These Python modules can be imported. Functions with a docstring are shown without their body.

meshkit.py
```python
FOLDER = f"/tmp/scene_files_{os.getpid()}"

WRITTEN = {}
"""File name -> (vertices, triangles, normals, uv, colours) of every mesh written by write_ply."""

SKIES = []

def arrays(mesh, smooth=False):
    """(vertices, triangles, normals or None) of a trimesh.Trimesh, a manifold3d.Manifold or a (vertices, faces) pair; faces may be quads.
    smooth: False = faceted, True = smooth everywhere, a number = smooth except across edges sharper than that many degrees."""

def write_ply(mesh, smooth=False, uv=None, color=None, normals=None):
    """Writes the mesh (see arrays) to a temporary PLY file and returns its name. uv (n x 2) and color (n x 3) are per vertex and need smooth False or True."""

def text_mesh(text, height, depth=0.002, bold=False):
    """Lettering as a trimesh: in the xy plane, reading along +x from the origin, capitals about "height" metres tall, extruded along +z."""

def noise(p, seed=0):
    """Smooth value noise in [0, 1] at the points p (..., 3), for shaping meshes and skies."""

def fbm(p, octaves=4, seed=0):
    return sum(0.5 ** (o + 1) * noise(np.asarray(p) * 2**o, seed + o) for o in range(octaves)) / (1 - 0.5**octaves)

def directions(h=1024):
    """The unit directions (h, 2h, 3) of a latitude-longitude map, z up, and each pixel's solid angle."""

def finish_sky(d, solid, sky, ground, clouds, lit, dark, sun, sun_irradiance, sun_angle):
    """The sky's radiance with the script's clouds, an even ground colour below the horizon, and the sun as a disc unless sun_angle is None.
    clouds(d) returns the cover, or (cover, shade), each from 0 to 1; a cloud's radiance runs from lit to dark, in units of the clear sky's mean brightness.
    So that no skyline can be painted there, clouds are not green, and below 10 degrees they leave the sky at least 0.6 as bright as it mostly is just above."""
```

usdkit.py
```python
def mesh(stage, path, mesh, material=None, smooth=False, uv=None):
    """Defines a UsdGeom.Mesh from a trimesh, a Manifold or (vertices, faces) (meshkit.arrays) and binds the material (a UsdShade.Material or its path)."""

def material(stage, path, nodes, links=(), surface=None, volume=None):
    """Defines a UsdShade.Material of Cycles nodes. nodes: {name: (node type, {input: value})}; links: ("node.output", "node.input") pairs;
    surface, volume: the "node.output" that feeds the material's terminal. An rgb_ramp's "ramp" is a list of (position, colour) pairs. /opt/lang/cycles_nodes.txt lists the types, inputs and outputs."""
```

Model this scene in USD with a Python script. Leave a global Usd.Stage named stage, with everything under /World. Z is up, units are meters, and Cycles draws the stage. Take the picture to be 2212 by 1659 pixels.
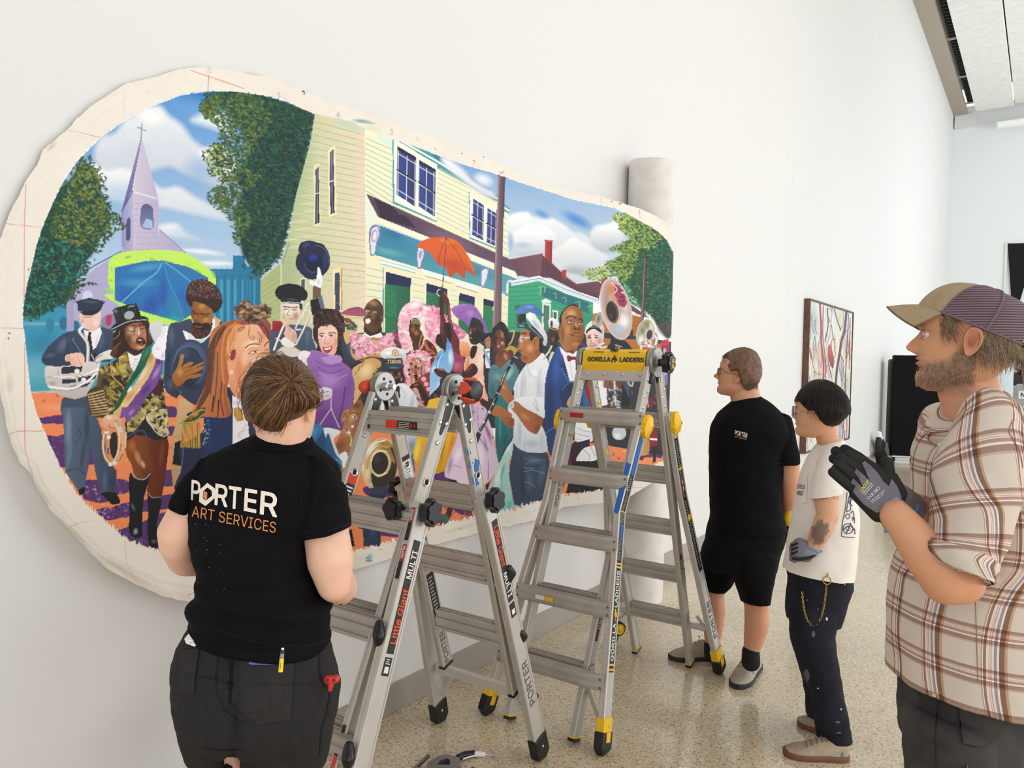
import math, random
import numpy as np, trimesh, usdkit, meshkit
import shapely, shapely.affinity
from shapely.geometry import Polygon, LineString, Point
from manifold3d import Manifold, Mesh as MMesh, CrossSection
from scipy.interpolate import PchipInterpolator
from pxr import Usd, UsdGeom, UsdLux, UsdShade, Sdf, Gf, Vt

random.seed(5)
RNG = np.random.default_rng(5)
stage = Usd.Stage.CreateInMemory()
UsdGeom.SetStageUpAxis(stage, "Z")
UsdGeom.SetStageMetersPerUnit(stage,1.0)
UsdGeom.Xform.Define(stage, "/World")
UsdGeom.Scope.Define(stage, "/World/Looks")

# ------------------------------------------------------------------ camera
WALL, H, FPX, CX, CY = 2.4025,1.62,1661.0,1106.0,829.5
YAW, PITCH, ROLL = np.radians([55.323,-1.704,1.2248])
_fw = np.array([np.sin(YAW) * np.cos(PITCH), np.cos(YAW) * np.cos(PITCH), np.sin(PITCH)])
_r0 = np.array([np.cos(YAW),-np.sin(YAW),0.0])
_u0 = np.cross(_r0, _fw)
CR = np.cos(ROLL) * _r0 + np.sin(ROLL) * _u0
CU = -np.sin(ROLL) * _r0 + np.cos(ROLL) * _u0
CF = _fw
EYE = np.array([0.0,0.0, H])
cam = UsdGeom.Camera.Define(stage, "/World/camera")
M = Gf.Matrix4d(*CR,0, *CU,0, *(-CF),0, *EYE,1)
cam.AddTransformOp().Set(M)
cam.CreateHorizontalApertureAttr(36.0)
cam.CreateVerticalApertureAttr(27.0)
cam.CreateFocalLengthAttr(36.0 * FPX / 2212.0)
cam.CreateClippingRangeAttr(Gf.Vec2f(0.05,500))
cam.CreateExposureAttr(0.0)

# ------------------------------------------------------------------ light: white daylight from the open side of the hall, lamps high over the wall, added unseen fill panels
dome = UsdLux.DomeLight.Define(stage, "/World/daylight")
dome.CreateColorAttr(Gf.Vec3f(0.985,0.99,1.0))
dome.CreateIntensityAttr(0.37)


def area(name, pos, target, w, h, color, power):
 l = UsdLux.RectLight.Define(stage, "/World/" + name)
 l.CreateWidthAttr(w)
 l.CreateHeightAttr(h)
 l.CreateColorAttr(Gf.Vec3f(*color))
 l.CreateIntensityAttr(power)
 z = np.array(pos, float) - np.array(target, float)
 z /= np.linalg.norm(z)
 x = np.cross([0,0,1.0], z)
 x = x / np.linalg.norm(x) if np.linalg.norm(x) > 1e-6 else np.array([1.0,0,0])
 y = np.cross(z, x)
 l.AddTransformOp().Set(Gf.Matrix4d(*x,0, *y,0, *z,0, *pos,1))
 return l


area("lamp_light",(5.0,-2.6,7.4),(5.0,-0.8,0.0),6.0,4.0,(1.0,0.94,0.85),1.7)
area("front_fill_light",(3.5,-8.5,1.3),(3.5,2.4,0.8),18.0,2.6,(1.0,0.975,0.94),2.7)  # added fill panel behind the camera, evens out the mural wall's lower part
area("window_light",(14.0,-6.0,3.2),(9.0,2.4,1.2),8.0,4.0,(0.80,0.92,1.0),2.6)
area("back_wall_fill",(19.0,-5.5,5.0),(24.0,0.0,3.0),6.0,4.0,(0.88,0.95,1.0),4.6)  # added cool fill panel out of view, brightens the far back wall


# ------------------------------------------------------------------ helpers
def lin(c):
 """'#rrggbb' or (r, g, b) 0-255 as seen in the photograph -> linear colour."""
 if isinstance(c, str):
  c = c.lstrip("#")
  c = [int(c[i:i + 2],16) for i in (0,2,4)] if len(c) == 6 else [int(q * 2,16) for q in c]
 a = np.asarray(c, float) / 255.0
 return np.where(a <= 0.04045, a / 12.92,((a + 0.055) / 1.055) ** 2.4)


def ray(x, y):
 return (x - CX) / FPX * CR - (y - CY) / FPX * CU + CF


def at(x, y, dep):
 return EYE + dep * ray(x, y)


def on(x, y, axis, val):
 d = ray(x, y)
 return EYE + d * ((val - EYE[axis]) / d[axis])


def proj(P):
 d = np.asarray(P, float) - EYE
 z = d @ CF
 return CX + FPX * (d @ CR) / z, CY - FPX * (d @ CU) / z, z


LOOK = {}


def mat(name, color, rough=0.6, metal=0.0, noise=None, bump=None, spec=0.5, attr=False, sheen=0, trans=0, coat=0, emit=None):
 """noise: (scale, other colour, amount[, detail]); bump: (scale, strength, distance)."""
 if name in LOOK:
  return LOOK[name]
 n = {"p": ("principled_bsdf", {"base_color": lin(color), "roughness": rough, "metallic": metal, "specular_ior_level": spec})}
 L = []
 if sheen:
  n["p"][1]["sheen_weight"] = sheen
 if trans:
  n["p"][1]["transmission_weight"] = trans
 if coat:
  n["p"][1]["coat_weight"] = coat
 if noise or bump:
  n["co"] = ("texture_coordinate", {})
 if attr:
  n["at"] = ("attribute", {"attribute": "Col"})
  L.append(("at.color", "p.base_color"))
 elif noise:
  n["nz"] = ("noise_texture", {"scale": noise[0], "detail": noise[3] if len(noise) > 3 else 4.0, "roughness": 0.6})
  n["rm"] = ("rgb_ramp", {"ramp": [(0.5 - 0.5 * (1.01 - noise[2]), lin(color)),(0.5 + 0.5 * (1.01 - noise[2]), lin(noise[1]))]})
  L += [("co.object", "nz.vector"),("nz.fac", "rm.fac"),("rm.color", "p.base_color")]
 if bump:
  n["bn"] = ("noise_texture", {"scale": bump[0], "detail": 5.0, "roughness": 0.6})
  n["bp"] = ("bump", {"strength": bump[1], "distance": bump[2]})
  L += [("co.object", "bn.vector"),("bn.fac", "bp.height"),("bp.normal", "p.normal")]
 LOOK[name] = usdkit.material(stage, "/World/Looks/" + name, n, L, surface="p.BSDF")
 return LOOK[name]


_used = {}
_base = {}


def newpath(parent, name):
 k = (parent, name)
 c = _used.get(k,0)
 _used[k] = c + 1
 return parent + "/" + (name if c == 0 else "%s_%03d" % (name, c))


def tag(prim, label=None, cat=None, group=None, kind=None):
 p = prim.GetPrim() if hasattr(prim, "GetPrim") else prim
 for k, v in (("label", label),("category", cat),("group", group),("kind", kind)):
  if v:
   p.SetCustomDataByKey(k, v)
 return prim


def thing(name, label, cat, base, group=None):
 path = newpath("/World", name)
 x = UsdGeom.Xform.Define(stage, path)
 b = np.array(base, float)
 x.AddTranslateOp().Set(Gf.Vec3d(*b))
 _base[path] = b
 tag(x, label, cat, group)
 return path


def tri(m):
 """anything -> (vertices, triangles)."""
 if isinstance(m, list):
  vs, fs, o = [],[],0
  for q in m:
   v, f = tri(q)
   vs.append(v)
   fs.append(f + o)
   o += len(v)
  return np.vstack(vs), np.vstack(fs)
 v, f, _ = meshkit.arrays(m, False)
 return np.asarray(v, float), np.asarray(f, int)


def obj(name, m, material, parent="/World", smooth=30, label=None, col=None, uv=None, cat=None, group=None, kind=None):
 """ONE mesh prim from world-space geometry, under its thing or part."""
 path = newpath(parent, name)
 b = np.zeros(3)
 q = parent
 while q and q != "/World":
  b = b + _base.get(q,0)
  q = q.rsplit("/",1)[0]
 v, f = tri(m)
 if col is not None or uv is not None:
  smooth = True if smooth else False
 g = usdkit.mesh(stage, path,(v - b, f), material, smooth=smooth, uv=uv)
 if col is not None:
  UsdGeom.PrimvarsAPI(g).CreatePrimvar("Col", Sdf.ValueTypeNames.Color3fArray, "vertex").Set(Vt.Vec3fArray.FromNumpy(np.asarray(col, np.float32)))
 tag(g, label, cat, group, kind)
 return path


def box(c, s, rz=0.0):
 m = trimesh.creation.box(s)
 if rz:
  m.apply_transform(trimesh.transformations.rotation_matrix(rz,[0,0,1]))
 m.apply_translation(c)
 return m


def rbox(c, s, r=0.004, R=None):
 """box with bevelled edges (hull of eight chamfered corners)."""
 r = min(r, min(s) * 0.45)
 h = np.array(s) / 2
 pts = []
 for sx in (-1,1):
  for sy in (-1,1):
   for sz in (-1,1):
    q = np.array([sx, sy, sz]) * h
    for k in range(3):
     o = q.copy()
     for j in range(3):
      if j != k:
       o[j] -= np.sign(o[j]) * r
     pts.append(o)
 m = trimesh.convex.convex_hull(np.array(pts))
 if R is not None:
  T = np.eye(4)
  T[:3, :3] = R
  m.apply_transform(T)
 m.apply_translation(c)
 return m


def frame_of(d, side=(0,1,0)):
 """rotation whose columns are (side', other, d)."""
 d = np.array(d, float)
 d /= np.linalg.norm(d)
 s = np.array(side, float)
 s = s - d * (s @ d)
 s /= np.linalg.norm(s)
 return np.stack([s, np.cross(d, s), d],1)


def sweep_bar(p0, p1, poly, side=(0,1,0)):
 """extrudes a 2D profile (x along side, y along d x side) from p0 to p1."""
 p0, p1 = np.array(p0, float), np.array(p1, float)
 L = np.linalg.norm(p1 - p0)
 if not isinstance(poly, Polygon):
  poly = Polygon(poly)
 m = trimesh.creation.extrude_polygon(poly, L, engine="earcut")
 T = np.eye(4)
 T[:3, :3] = frame_of(p1 - p0, side)
 T[:3,3] = p0
 m.apply_transform(T)
 return m


def cyl(p0, p1, r, n=24, r1=None):
 p0, p1 = np.array(p0, float), np.array(p1, float)
 d = p1 - p0
 R = frame_of(d,(0.31,0.87,0.12))
 a = np.linspace(0,2 * np.pi, n, endpoint=False)
 ring = np.cos(a)[:, None] * R[:,0] + np.sin(a)[:, None] * R[:,1]
 r1 = r if r1 is None else r1
 v = np.vstack([p0 + ring * r, p1 + ring * r1,[p0],[p1]])
 f = []
 for i in range(n):
  j = (i + 1) % n
  f += [[i, j, n + j],[i, n + j, n + i],[2 * n, j, i],[2 * n + 1, n + i, n + j]]
 return trimesh.Trimesh(v, f, process=False)


def lathe(p, axis, prof, n=32):
 """prof: (radius, along axis) pairs from one end to the other."""
 R = frame_of(axis,(0.31,0.87,0.12))
 a = np.linspace(0,2 * np.pi, n, endpoint=False)
 ring = np.cos(a)[:, None] * R[:,0] + np.sin(a)[:, None] * R[:,1]
 v = np.vstack([np.array(p) + ring * max(r,1e-5) + R[:,2] * t for r, t in prof])
 return ringmesh(v, len(prof), n)


def ringmesh(v, k, n, caps=True):
 f = []
 i = np.arange(n)
 j = (i + 1) % n
 for a in range(k - 1):
  f.append(np.stack([a * n + i, a * n + j,(a + 1) * n + j],1))
  f.append(np.stack([a * n + i,(a + 1) * n + j,(a + 1) * n + i],1))
 if caps:
  c0, c1 = len(v), len(v) + 1
  v = np.vstack([v, v[:n].mean(0), v[(k - 1) * n:k * n].mean(0)])
  f.append(np.stack([np.full(n, c0), j, i],1))
  f.append(np.stack([np.full(n, c1),(k - 1) * n + i,(k - 1) * n + j],1))
 m = trimesh.Trimesh(v, np.vstack(f), process=False)
 if m.volume < 0:
  m.faces = m.faces[:, ::-1]
 return m


def tube(pts, r, n=10, closed=False):
 P = np.array(pts, float)
 T = np.gradient(P, axis=0) if not closed else np.roll(P,-1,0) - np.roll(P,1,0)
 T /= np.linalg.norm(T, axis=1)[:, None] + 1e-12
 s = np.array([0.31,0.87,0.12])
 v = []
 a = np.linspace(0,2 * np.pi, n, endpoint=False)
 rr = np.broadcast_to(r, len(P))
 for p, t, q in zip(P, T, rr):
  s = s - t * (s @ t)
  s /= np.linalg.norm(s)
  b = np.cross(t, s)
  v.append(p + q * (np.cos(a)[:, None] * s + np.sin(a)[:, None] * b))
 v = np.vstack(v)
 if closed:
  v = np.vstack([v, v[:n]])
  return ringmesh(v, len(P) + 1, n, caps=False)
 return ringmesh(v, len(P), n)


def curve(pts, m=8):
 """smooth open curve through the points (any dimension)."""
 P = np.array(pts, float)
 t = np.r_[0, np.cumsum(np.linalg.norm(np.diff(P[:, :], axis=0), axis=1) + 1e-9)]
 q = np.concatenate([np.linspace(t[i], t[i + 1], m, endpoint=False) for i in range(len(t) - 1)] + [[t[-1]]])
 return PchipInterpolator(t, P)(q)


def man(m):
 v, f = tri(m)
 M_ = Manifold(MMesh(np.ascontiguousarray(v, np.float32), np.ascontiguousarray(f, np.uint32)))
 return M_


def union(ms):
 out = None
 for m in ms:
  q = man(m)
  if q.is_empty():
   tm = trimesh.Trimesh(*tri(m), process=True)
   q = man(tm)
  out = q if out is None else out + q
 mm = out.to_mesh()
 return np.array(mm.vert_properties[:, :3], float), np.array(mm.tri_verts, int)


def smooth_mesh(vf, it=8, lam=0.5, edge=None):
 v, f = vf
 if edge:
  mm = man((v, f)).refine_to_length(edge).to_mesh()
  v, f = np.array(mm.vert_properties[:, :3], float), np.array(mm.tri_verts, int)
 m = trimesh.Trimesh(v, f, process=True)
 trimesh.smoothing.filter_taubin(m, lamb=lam, nu=lam + 0.03, iterations=it)
 return np.array(m.vertices), np.array(m.faces)


def hull(pts_r, n=1):
 """hull of spheres: [(point, radius), ...]."""
 s = trimesh.creation.icosphere(n)
 return trimesh.convex.convex_hull(np.vstack([np.array(p) + s.vertices * r for p, r in pts_r]))


def wrinkle(m, amp, freq, seed=0, axis=None):
 """pushes the surface in and out with soft noise: cloth folds."""
 v, f = tri(m)
 t = trimesh.Trimesh(v, f, process=False)
 n = np.array(t.vertex_normals)
 q = v * np.array(freq)
 d = (meshkit.fbm(q,3, seed) - 0.5) * 2
 return v + n * (amp * d)[:, None], f


def loft(secs, n=44, m=5, cap0=1.0, cap1=1.0, e=2.1, tilt=True):
 """Solid through sections (left x, left y, right x, right y in the photograph's pixels, depth of the middle, half thickness[, roundness]).
    The sections only set where the body's sides are; each becomes a full ring at its own distance. Returns mesh and (u, v) in metres."""
 C, A, h, E = [],[],[],[]
 for s in secs:
  xl, yl, xr, yr, d, hd = s[:6]
  a, b = at(xl, yl, d), at(xr, yr, d)
  C.append((a + b) / 2)
  A.append((b - a) / 2)
  h.append(hd)
  E.append(s[6] if len(s) > 6 else e)
 C, A, h, E = np.array(C), np.array(A), np.array(h), np.array(E)
 t = np.r_[0, np.cumsum(np.linalg.norm(np.diff(C, axis=0), axis=1))]
 q = np.concatenate([np.linspace(t[i], t[i + 1], m, endpoint=False) for i in range(len(t) - 1)] + [[t[-1]]])
 C2, A2, h2, E2 = (PchipInterpolator(t, z)(q) for z in (C, A, h, E))
 T = np.gradient(C2, axis=0)
 T /= np.linalg.norm(T, axis=1)[:, None]
 a = np.linspace(0,2 * np.pi, n, endpoint=False)
 rings, vv = [],[]

 def ring(c, A_, B_, e_):
  ca, sa = np.cos(a), np.sin(a)
  return c + (np.sign(ca) * np.abs(ca) ** (2 / e_))[:, None] * A_ + (np.sign(sa) * np.abs(sa) ** (2 / e_))[:, None] * B_

 def bvec(i):
  B = np.cross(A2[i], T[i])
  B /= np.linalg.norm(B)
  return B * (1 if B @ CF > 0 else -1) * h2[i]

 k0 = (0.35,0.7,0.92)
 for s in k0:
  if cap0:
   L = cap0 * min(h2[0], np.linalg.norm(A2[0]))
   w = np.sqrt(1 - (1 - s) ** 2) if s < 0.9 else 0.985
   rings.append(ring(C2[0] - T[0] * L * (1 - s), A2[0] * w, bvec(0) * w, E2[0]))
   vv.append(q[0] - L * (1 - s))
 for i in range(len(q)):
  rings.append(ring(C2[i], A2[i], bvec(i), E2[i]))
  vv.append(q[i])
 for s in k0[::-1]:
  if cap1:
   L = cap1 * min(h2[-1], np.linalg.norm(A2[-1]))
   w = np.sqrt(1 - (1 - s) ** 2) if s < 0.9 else 0.985
   rings.append(ring(C2[-1] + T[-1] * L * (1 - s), A2[-1] * w, bvec(len(q) - 1) * w, E2[-1]))
   vv.append(q[-1] + L * (1 - s))
 v = np.vstack(rings)
 msh = ringmesh(v, len(rings), n)
 per = np.array([np.linalg.norm(np.diff(np.vstack([r, r[:1]]), axis=0), axis=1).sum() for r in rings])
 u = np.concatenate([np.cumsum(np.r_[0, np.linalg.norm(np.diff(r, axis=0), axis=1)]) for r in rings])
 uv = np.stack([u, np.repeat(vv, n)],1)
 uv = np.vstack([uv, uv[:1], uv[-1:]])
 return msh, uv


def text(s, h, bold=True, depth=0.0006):
 return meshkit.text_mesh(s, h, depth, bold)


def place_text(s, h, origin, xdir, ydir, bold=True, width=None, depth=0.0006, center=False):
 """lettering with capitals h tall, reading along xdir, standing out along xdir x ydir."""
 m = text(s, h, bold, depth)
 v = np.array(m.vertices)
 if width:
  v[:,0] *= width / (v[:,0].max() - v[:,0].min())
 if center:
  v[:,0] -= (v[:,0].max() + v[:,0].min()) / 2
 x = np.array(xdir, float)
 x /= np.linalg.norm(x)
 y = np.array(ydir, float)
 y = y - x * (x @ y)
 y /= np.linalg.norm(y)
 z = np.cross(x, y)
 return trimesh.Trimesh(np.array(origin) + v[:, :1] * x + v[:,1:2] * y + v[:,2:3] * z, m.faces, process=False)


def quad(o, x, y, w, h, t=0.0006):
 """thin plate with its corner at o, sides w along x and h along y, standing out along x cross y."""
 x = np.array(x, float) / np.linalg.norm(x)
 y = np.array(y, float)
 y = y - x * (x @ y)
 y /= np.linalg.norm(y)
 z = np.cross(x, y)
 m = trimesh.creation.box((w, h, t))
 m.apply_translation((w / 2, h / 2, t / 2))
 T = np.eye(4)
 T[:3, :3] = np.stack([x, y, z],1)
 T[:3,3] = o
 m.apply_transform(T)
 return m
# ------------------------------------------------------------------ the hall
wall_m = mat("wall_paint", "#e2e1de",0.55, bump=(55,0.05,0.002), noise=(0.35, "#dfdfde",0.6))
XB = 25.7
obj("wall_left", box((2.9595, WALL + 0.1,4.5),(11.919,0.2,9.0)), wall_m, smooth=False, kind="structure")
obj("wall_left", box(((8.9215 + XB) / 2, WALL + 0.1,4.5),(XB - 8.9215,0.2,9.0)), wall_m, smooth=False, kind="structure")
obj("wall_back", box((XB + 0.1,-3.8,4.6),(0.2,12.6,9.2)), mat("back_wall_paint", "#e6ebeb",0.6), smooth=False, kind="structure")

fl = {
 "co": ("texture_coordinate", {}),
 "v1": ("voronoi_texture", {"scale": 125.0, "randomness": 1.0}),
 "v2": ("voronoi_texture", {"scale": 230.0, "randomness": 1.0}),
 "n1": ("noise_texture", {"scale": 1.6, "detail": 3.0}),
 "n2": ("noise_texture", {"scale": 190.0, "detail": 2.0}),
 "s1": ("separate_color", {}), "s2": ("separate_color", {}),
 "r1": ("rgb_ramp", {"interpolate": False, "ramp": [(0, lin("#b8a68a")),(0.06, lin("#e0d5be")),(0.3, lin("#dacfb6")),(0.5, lin("#d2c5a9")),(0.68, lin("#e6dcc8")),(0.84, lin("#cbbb9c")),(0.9, lin("#dcd1ba")),(0.975, lin("#f2ede2"))]}),
 "r2": ("rgb_ramp", {"interpolate": False, "ramp": [(0, lin("#6a5c4a")),(0.03, lin("#a39680")),(0.065,(1,1,1)),(0.985,(1.25,1.25,1.25))]}),
 "r3": ("rgb_ramp", {"ramp": [(0.3,(0.86,0.82,0.75)),(0.7,(0.97,0.94,0.87))]}),
 "m1": ("mix", {"mix_type": "multiply", "fac": 0.85}), "m2": ("mix", {"mix_type": "multiply", "fac": 1.0}),
 "p": ("principled_bsdf", {"roughness": 0.13, "specular_ior_level": 0.55}),
}
flink = [("co.object", "v1.vector"),("co.object", "v2.vector"),("co.object", "n1.vector"),("v1.color", "s1.color"),("v2.color", "s2.color"),
         ("s1.r", "r1.fac"),("s2.r", "r2.fac"),("n1.fac", "r3.fac"),("r1.color", "m1.color1"),("r2.color", "m1.color2"),("m1.color", "m2.color1"),("r3.color", "m2.color2"),("m2.color", "p.base_color")]
floor_m = usdkit.material(stage, "/World/Looks/terrazzo", fl, flink, surface="p.BSDF")
obj("floor", box(((XB - 3) / 2,-2.8,-0.05),(XB + 3,10.6,0.1)), floor_m, smooth=False, kind="structure")

bb_m = mat("brushed_baseboard", "#a39c92",0.42,0.25, noise=(2.0, "#b0aaa2",0.5))
xs = [-3.0,2.275,4.72,7.16,9.6,12.0,14.5,17,19.5,22, XB - 0.02]
for a, b in zip(xs[:-1], xs[1:]):
 obj("baseboard_left", rbox(((a + b) / 2, WALL - 0.006,0.069),(b - a - 0.003,0.012,0.138),0.002), bb_m, kind="structure")

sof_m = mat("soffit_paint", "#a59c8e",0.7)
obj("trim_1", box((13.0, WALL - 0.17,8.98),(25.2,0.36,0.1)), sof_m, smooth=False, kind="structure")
obj("trim_2", box((25.6,2.1,8.78),(0.18,0.55,0.36)), mat("white_trim", "#dfe0de",0.6), smooth=False, kind="structure")
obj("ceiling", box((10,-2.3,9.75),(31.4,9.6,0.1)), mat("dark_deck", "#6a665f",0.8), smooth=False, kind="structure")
gr = thing("air_grille", "dark ribbed air grille in the slot between soffit and white ceiling panels", "air grille",(18,1.98,9.2))
obj("housing", box((18.5,1.98,9.3),(13.5,0.12,0.3)), mat("grille_dark", "#4a4743",0.7), gr, smooth=False)
for i in range(70):
 obj("fin", box((12.5 + i * 0.18,1.94,9.12),(0.05,0.16,0.06)), mat("grille_fin", "#282624",0.7), gr, smooth=False)
for x in (17.6,19.9,22.6,24.9):
 obj("hanger_bar", box((x,2.0,9.06),(0.04,0.42,0.04)), mat("bar_pale", "#c9c2ac",0.6), gr, smooth=False)
panel_m = mat("ceiling_panel_paint", "#f4f4f2",0.65, noise=(6, "#dededc",0.4))
seam_m = mat("panel_seam", "#c4c3bf",0.7)
cp = thing("ceiling_panel", "white tilted acoustic ceiling panels hung beside the dark slot", "ceiling panel",(20,0,8.9))
pa, pb = np.array([11.0,1.84,8.9]), np.array([26.0,1.84,8.9])
for r in range(3):
 y0, y1 = 1.84 - r * 0.92,1.84 - (r + 1) * 0.92 + 0.02
 for k in range(13):
  x0 = 11.2 + k * 1.08
  obj("panel", rbox((x0 + 0.535,(y0 + y1) / 2,8.93 + r * 0.06),(1.068, y0 - y1,0.06),0.008), panel_m, cp)
obj("beam", rbox((25.2,0.3,8.42),(0.25,2.05,0.16),0.03), mat("white_beam", "#f4f4f2",0.5), label="white beam under the ceiling panels at the far wall", cat="beam")

pts = [on(x, y,0, XB - 0.06) for x, y in [(2177,526),(2260,524),(2260,560),(2232,590),(2212,620),(2204,646),(2195,664),(2188,655),(2184,640),(2181.5,600),(2179,560)]]
pg = Polygon([(p[1], p[2]) for p in pts])
bm = trimesh.creation.extrude_polygon(pg,0.05, engine="earcut")
bv = np.array(bm.vertices)
obj("wall_banner",(np.stack([XB - 0.06 + bv[:,2], bv[:,0], bv[:,1]],1), bm.faces), mat("black_banner", "#060606",0.9), smooth=False, label="black curved banner hanging high on the far wall", cat="banner")
obj("trim_3", box((XB - 0.02,1.0,4.05),(0.05,0.06,2.4)), mat("white_trim", "#dfe0de",0.6), smooth=False, kind="structure")
obj("trim_4", box((XB - 0.02,-0.4,3.36),(0.05,2.9,0.03)), mat("grey_line", "#b9bfc0",0.6), smooth=False, kind="structure")

dr = "/World/door_1"
door = UsdGeom.Xform.Define(stage, dr)
tag(door, kind="structure")
dm = mat("door_frame_white", "#cfdadd",0.5)
for y in (0.1,1.16):
 obj("door_frame", box((XB - 0.03, y,1.6),(0.06,0.07,3.2)), dm, dr, smooth=False)
obj("door_panel", box((XB - 0.02,0.63,1.6),(0.03,1.0,3.2)), mat("door_panel_pale", "#dfeaee",0.25), dr, smooth=False)
obj("door_handle", tube(curve([(XB - 0.04,1.0,0.9),(XB - 0.12,1.0,0.95),(XB - 0.12,1.0,1.5),(XB - 0.04,1.0,1.55)]),0.02), mat("steel", "#b9bdc0",0.3,0.9), dr)

rk = thing("equipment_rack", "red and black equipment rack standing at the far right edge", "rack", on(2212,905,0,14.0))
for (x0, y0, x1, y1, c, nm) in [(2195,766,2199,800, "#b4242e", "post"),(2206,764,2240,800, "#a8232c", "panel"),(2195,792,2240,796, "#f0f0ee", "shelf"),(2199,772,2207,806, "#dfe3e4", "panel"),
        (2197,796,2240,812, "#1c1b1d", "case"),(2190,804,2206,834, "#2a2a2c", "case"),(2206,812,2240,830, "#3a3b3e", "case"),(2190,893,2240,908, "#242426", "base")]:
 a, b = on(x0, y0,0,14.0), on(x1, y1,0,14.0)
 obj(nm, rbox((14.1,(a[1] + b[1]) / 2,(a[2] + b[2]) / 2),(0.3, abs(a[1] - b[1]), abs(a[2] - b[2])),0.01), mat("rack_" + c[1:], c,0.5), rk)
a, b = on(2189,829,0,13.6), on(2245,888,0,13.6)
gc = thing("grey_cabinet", "grey rounded cabinet with a white letter tag below the red rack", "cabinet",(13.7,(a[1] + b[1]) / 2, b[2]))
obj("body", rbox((13.7,(a[1] + b[1]) / 2,(a[2] + b[2]) / 2),(0.25, abs(a[1] - b[1]), a[2] - b[2]),0.05), mat("grey_plastic", "#a3a8ab",0.45), gc)
t0 = on(2200,853,0,13.565)
obj("name_tag", box((13.57, t0[1] - 0.12, t0[2]),(0.01,0.24,0.11)), mat("tag_white", "#eef2f5",0.5), gc, smooth=False)
obj("lettering", place_text("N",0.06, on(2203.5,857,0,13.562),(0,-1,0),(0,0,1)), mat("ink_dark", "#3a3c40",0.6), gc, smooth=False)

bl = thing("black_board", "tall black display board on a low silver caster base", "display board",(15.5,1.7,0))
L0, R0 = on(1924,988,2,0.06), on(2075,995,2,0.06)
dv = (R0 - L0) / np.linalg.norm(R0 - L0)
L0[2] = R0[2] = 0
nv = np.array([-dv[1], dv[0],0])
if nv @ CF < 0:
 nv = -nv
Rb = np.stack([dv, nv,[0,0,1]],1)
W = np.linalg.norm(R0 - L0)
c0 = (L0 + R0) / 2
obj("panel", rbox(c0 + nv * 0.09 + [0,0,0.98],(W,0.14,1.78),0.012, Rb), mat("board_black", "#040405",0.6, spec=.15), bl)
obj("back_box", rbox(c0 + nv * 0.28 - dv * 0.02 + [0,0,0.97],(W * 0.99,0.24,1.66),0.02, Rb), mat("board_side", "#2b2c2e",0.5), bl)
obj("base", rbox(c0 + nv * 0.12 + [0,0,0.085],(W * 0.99,0.34,0.035),0.01, Rb), mat("steel", "#b9bdc0",0.3,0.9), bl)
for s in (-0.46,-0.2,0.2,0.46):
 c = c0 + dv * W * s + [0,0,0.035]
 obj("caster", cyl(c - dv * 0.02, c + dv * 0.02,0.035), mat("rubber_black", "#131314",0.6), bl)
ch = thing("cable_bundle", "black cable bundle with a white plug hanging on the wall beside the black board", "cable", on(1901,960,1, WALL - 0.1))
k = lambda x, y: on(x, y,1, WALL - 0.12)
obj("cord", tube(curve([k(1899,945), k(1897,958), k(1897,972), k(1902,982), k(1908,972), k(1906,958), k(1900,950), k(1903,966), k(1909,984)],6),0.05), mat("rubber_black", "#131314",0.6), ch)
obj("plug", hull([(k(1898.5,936),0.04),(k(1899,946),0.06)]), mat("tag_white", "#eef2f5",0.5), ch)
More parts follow.
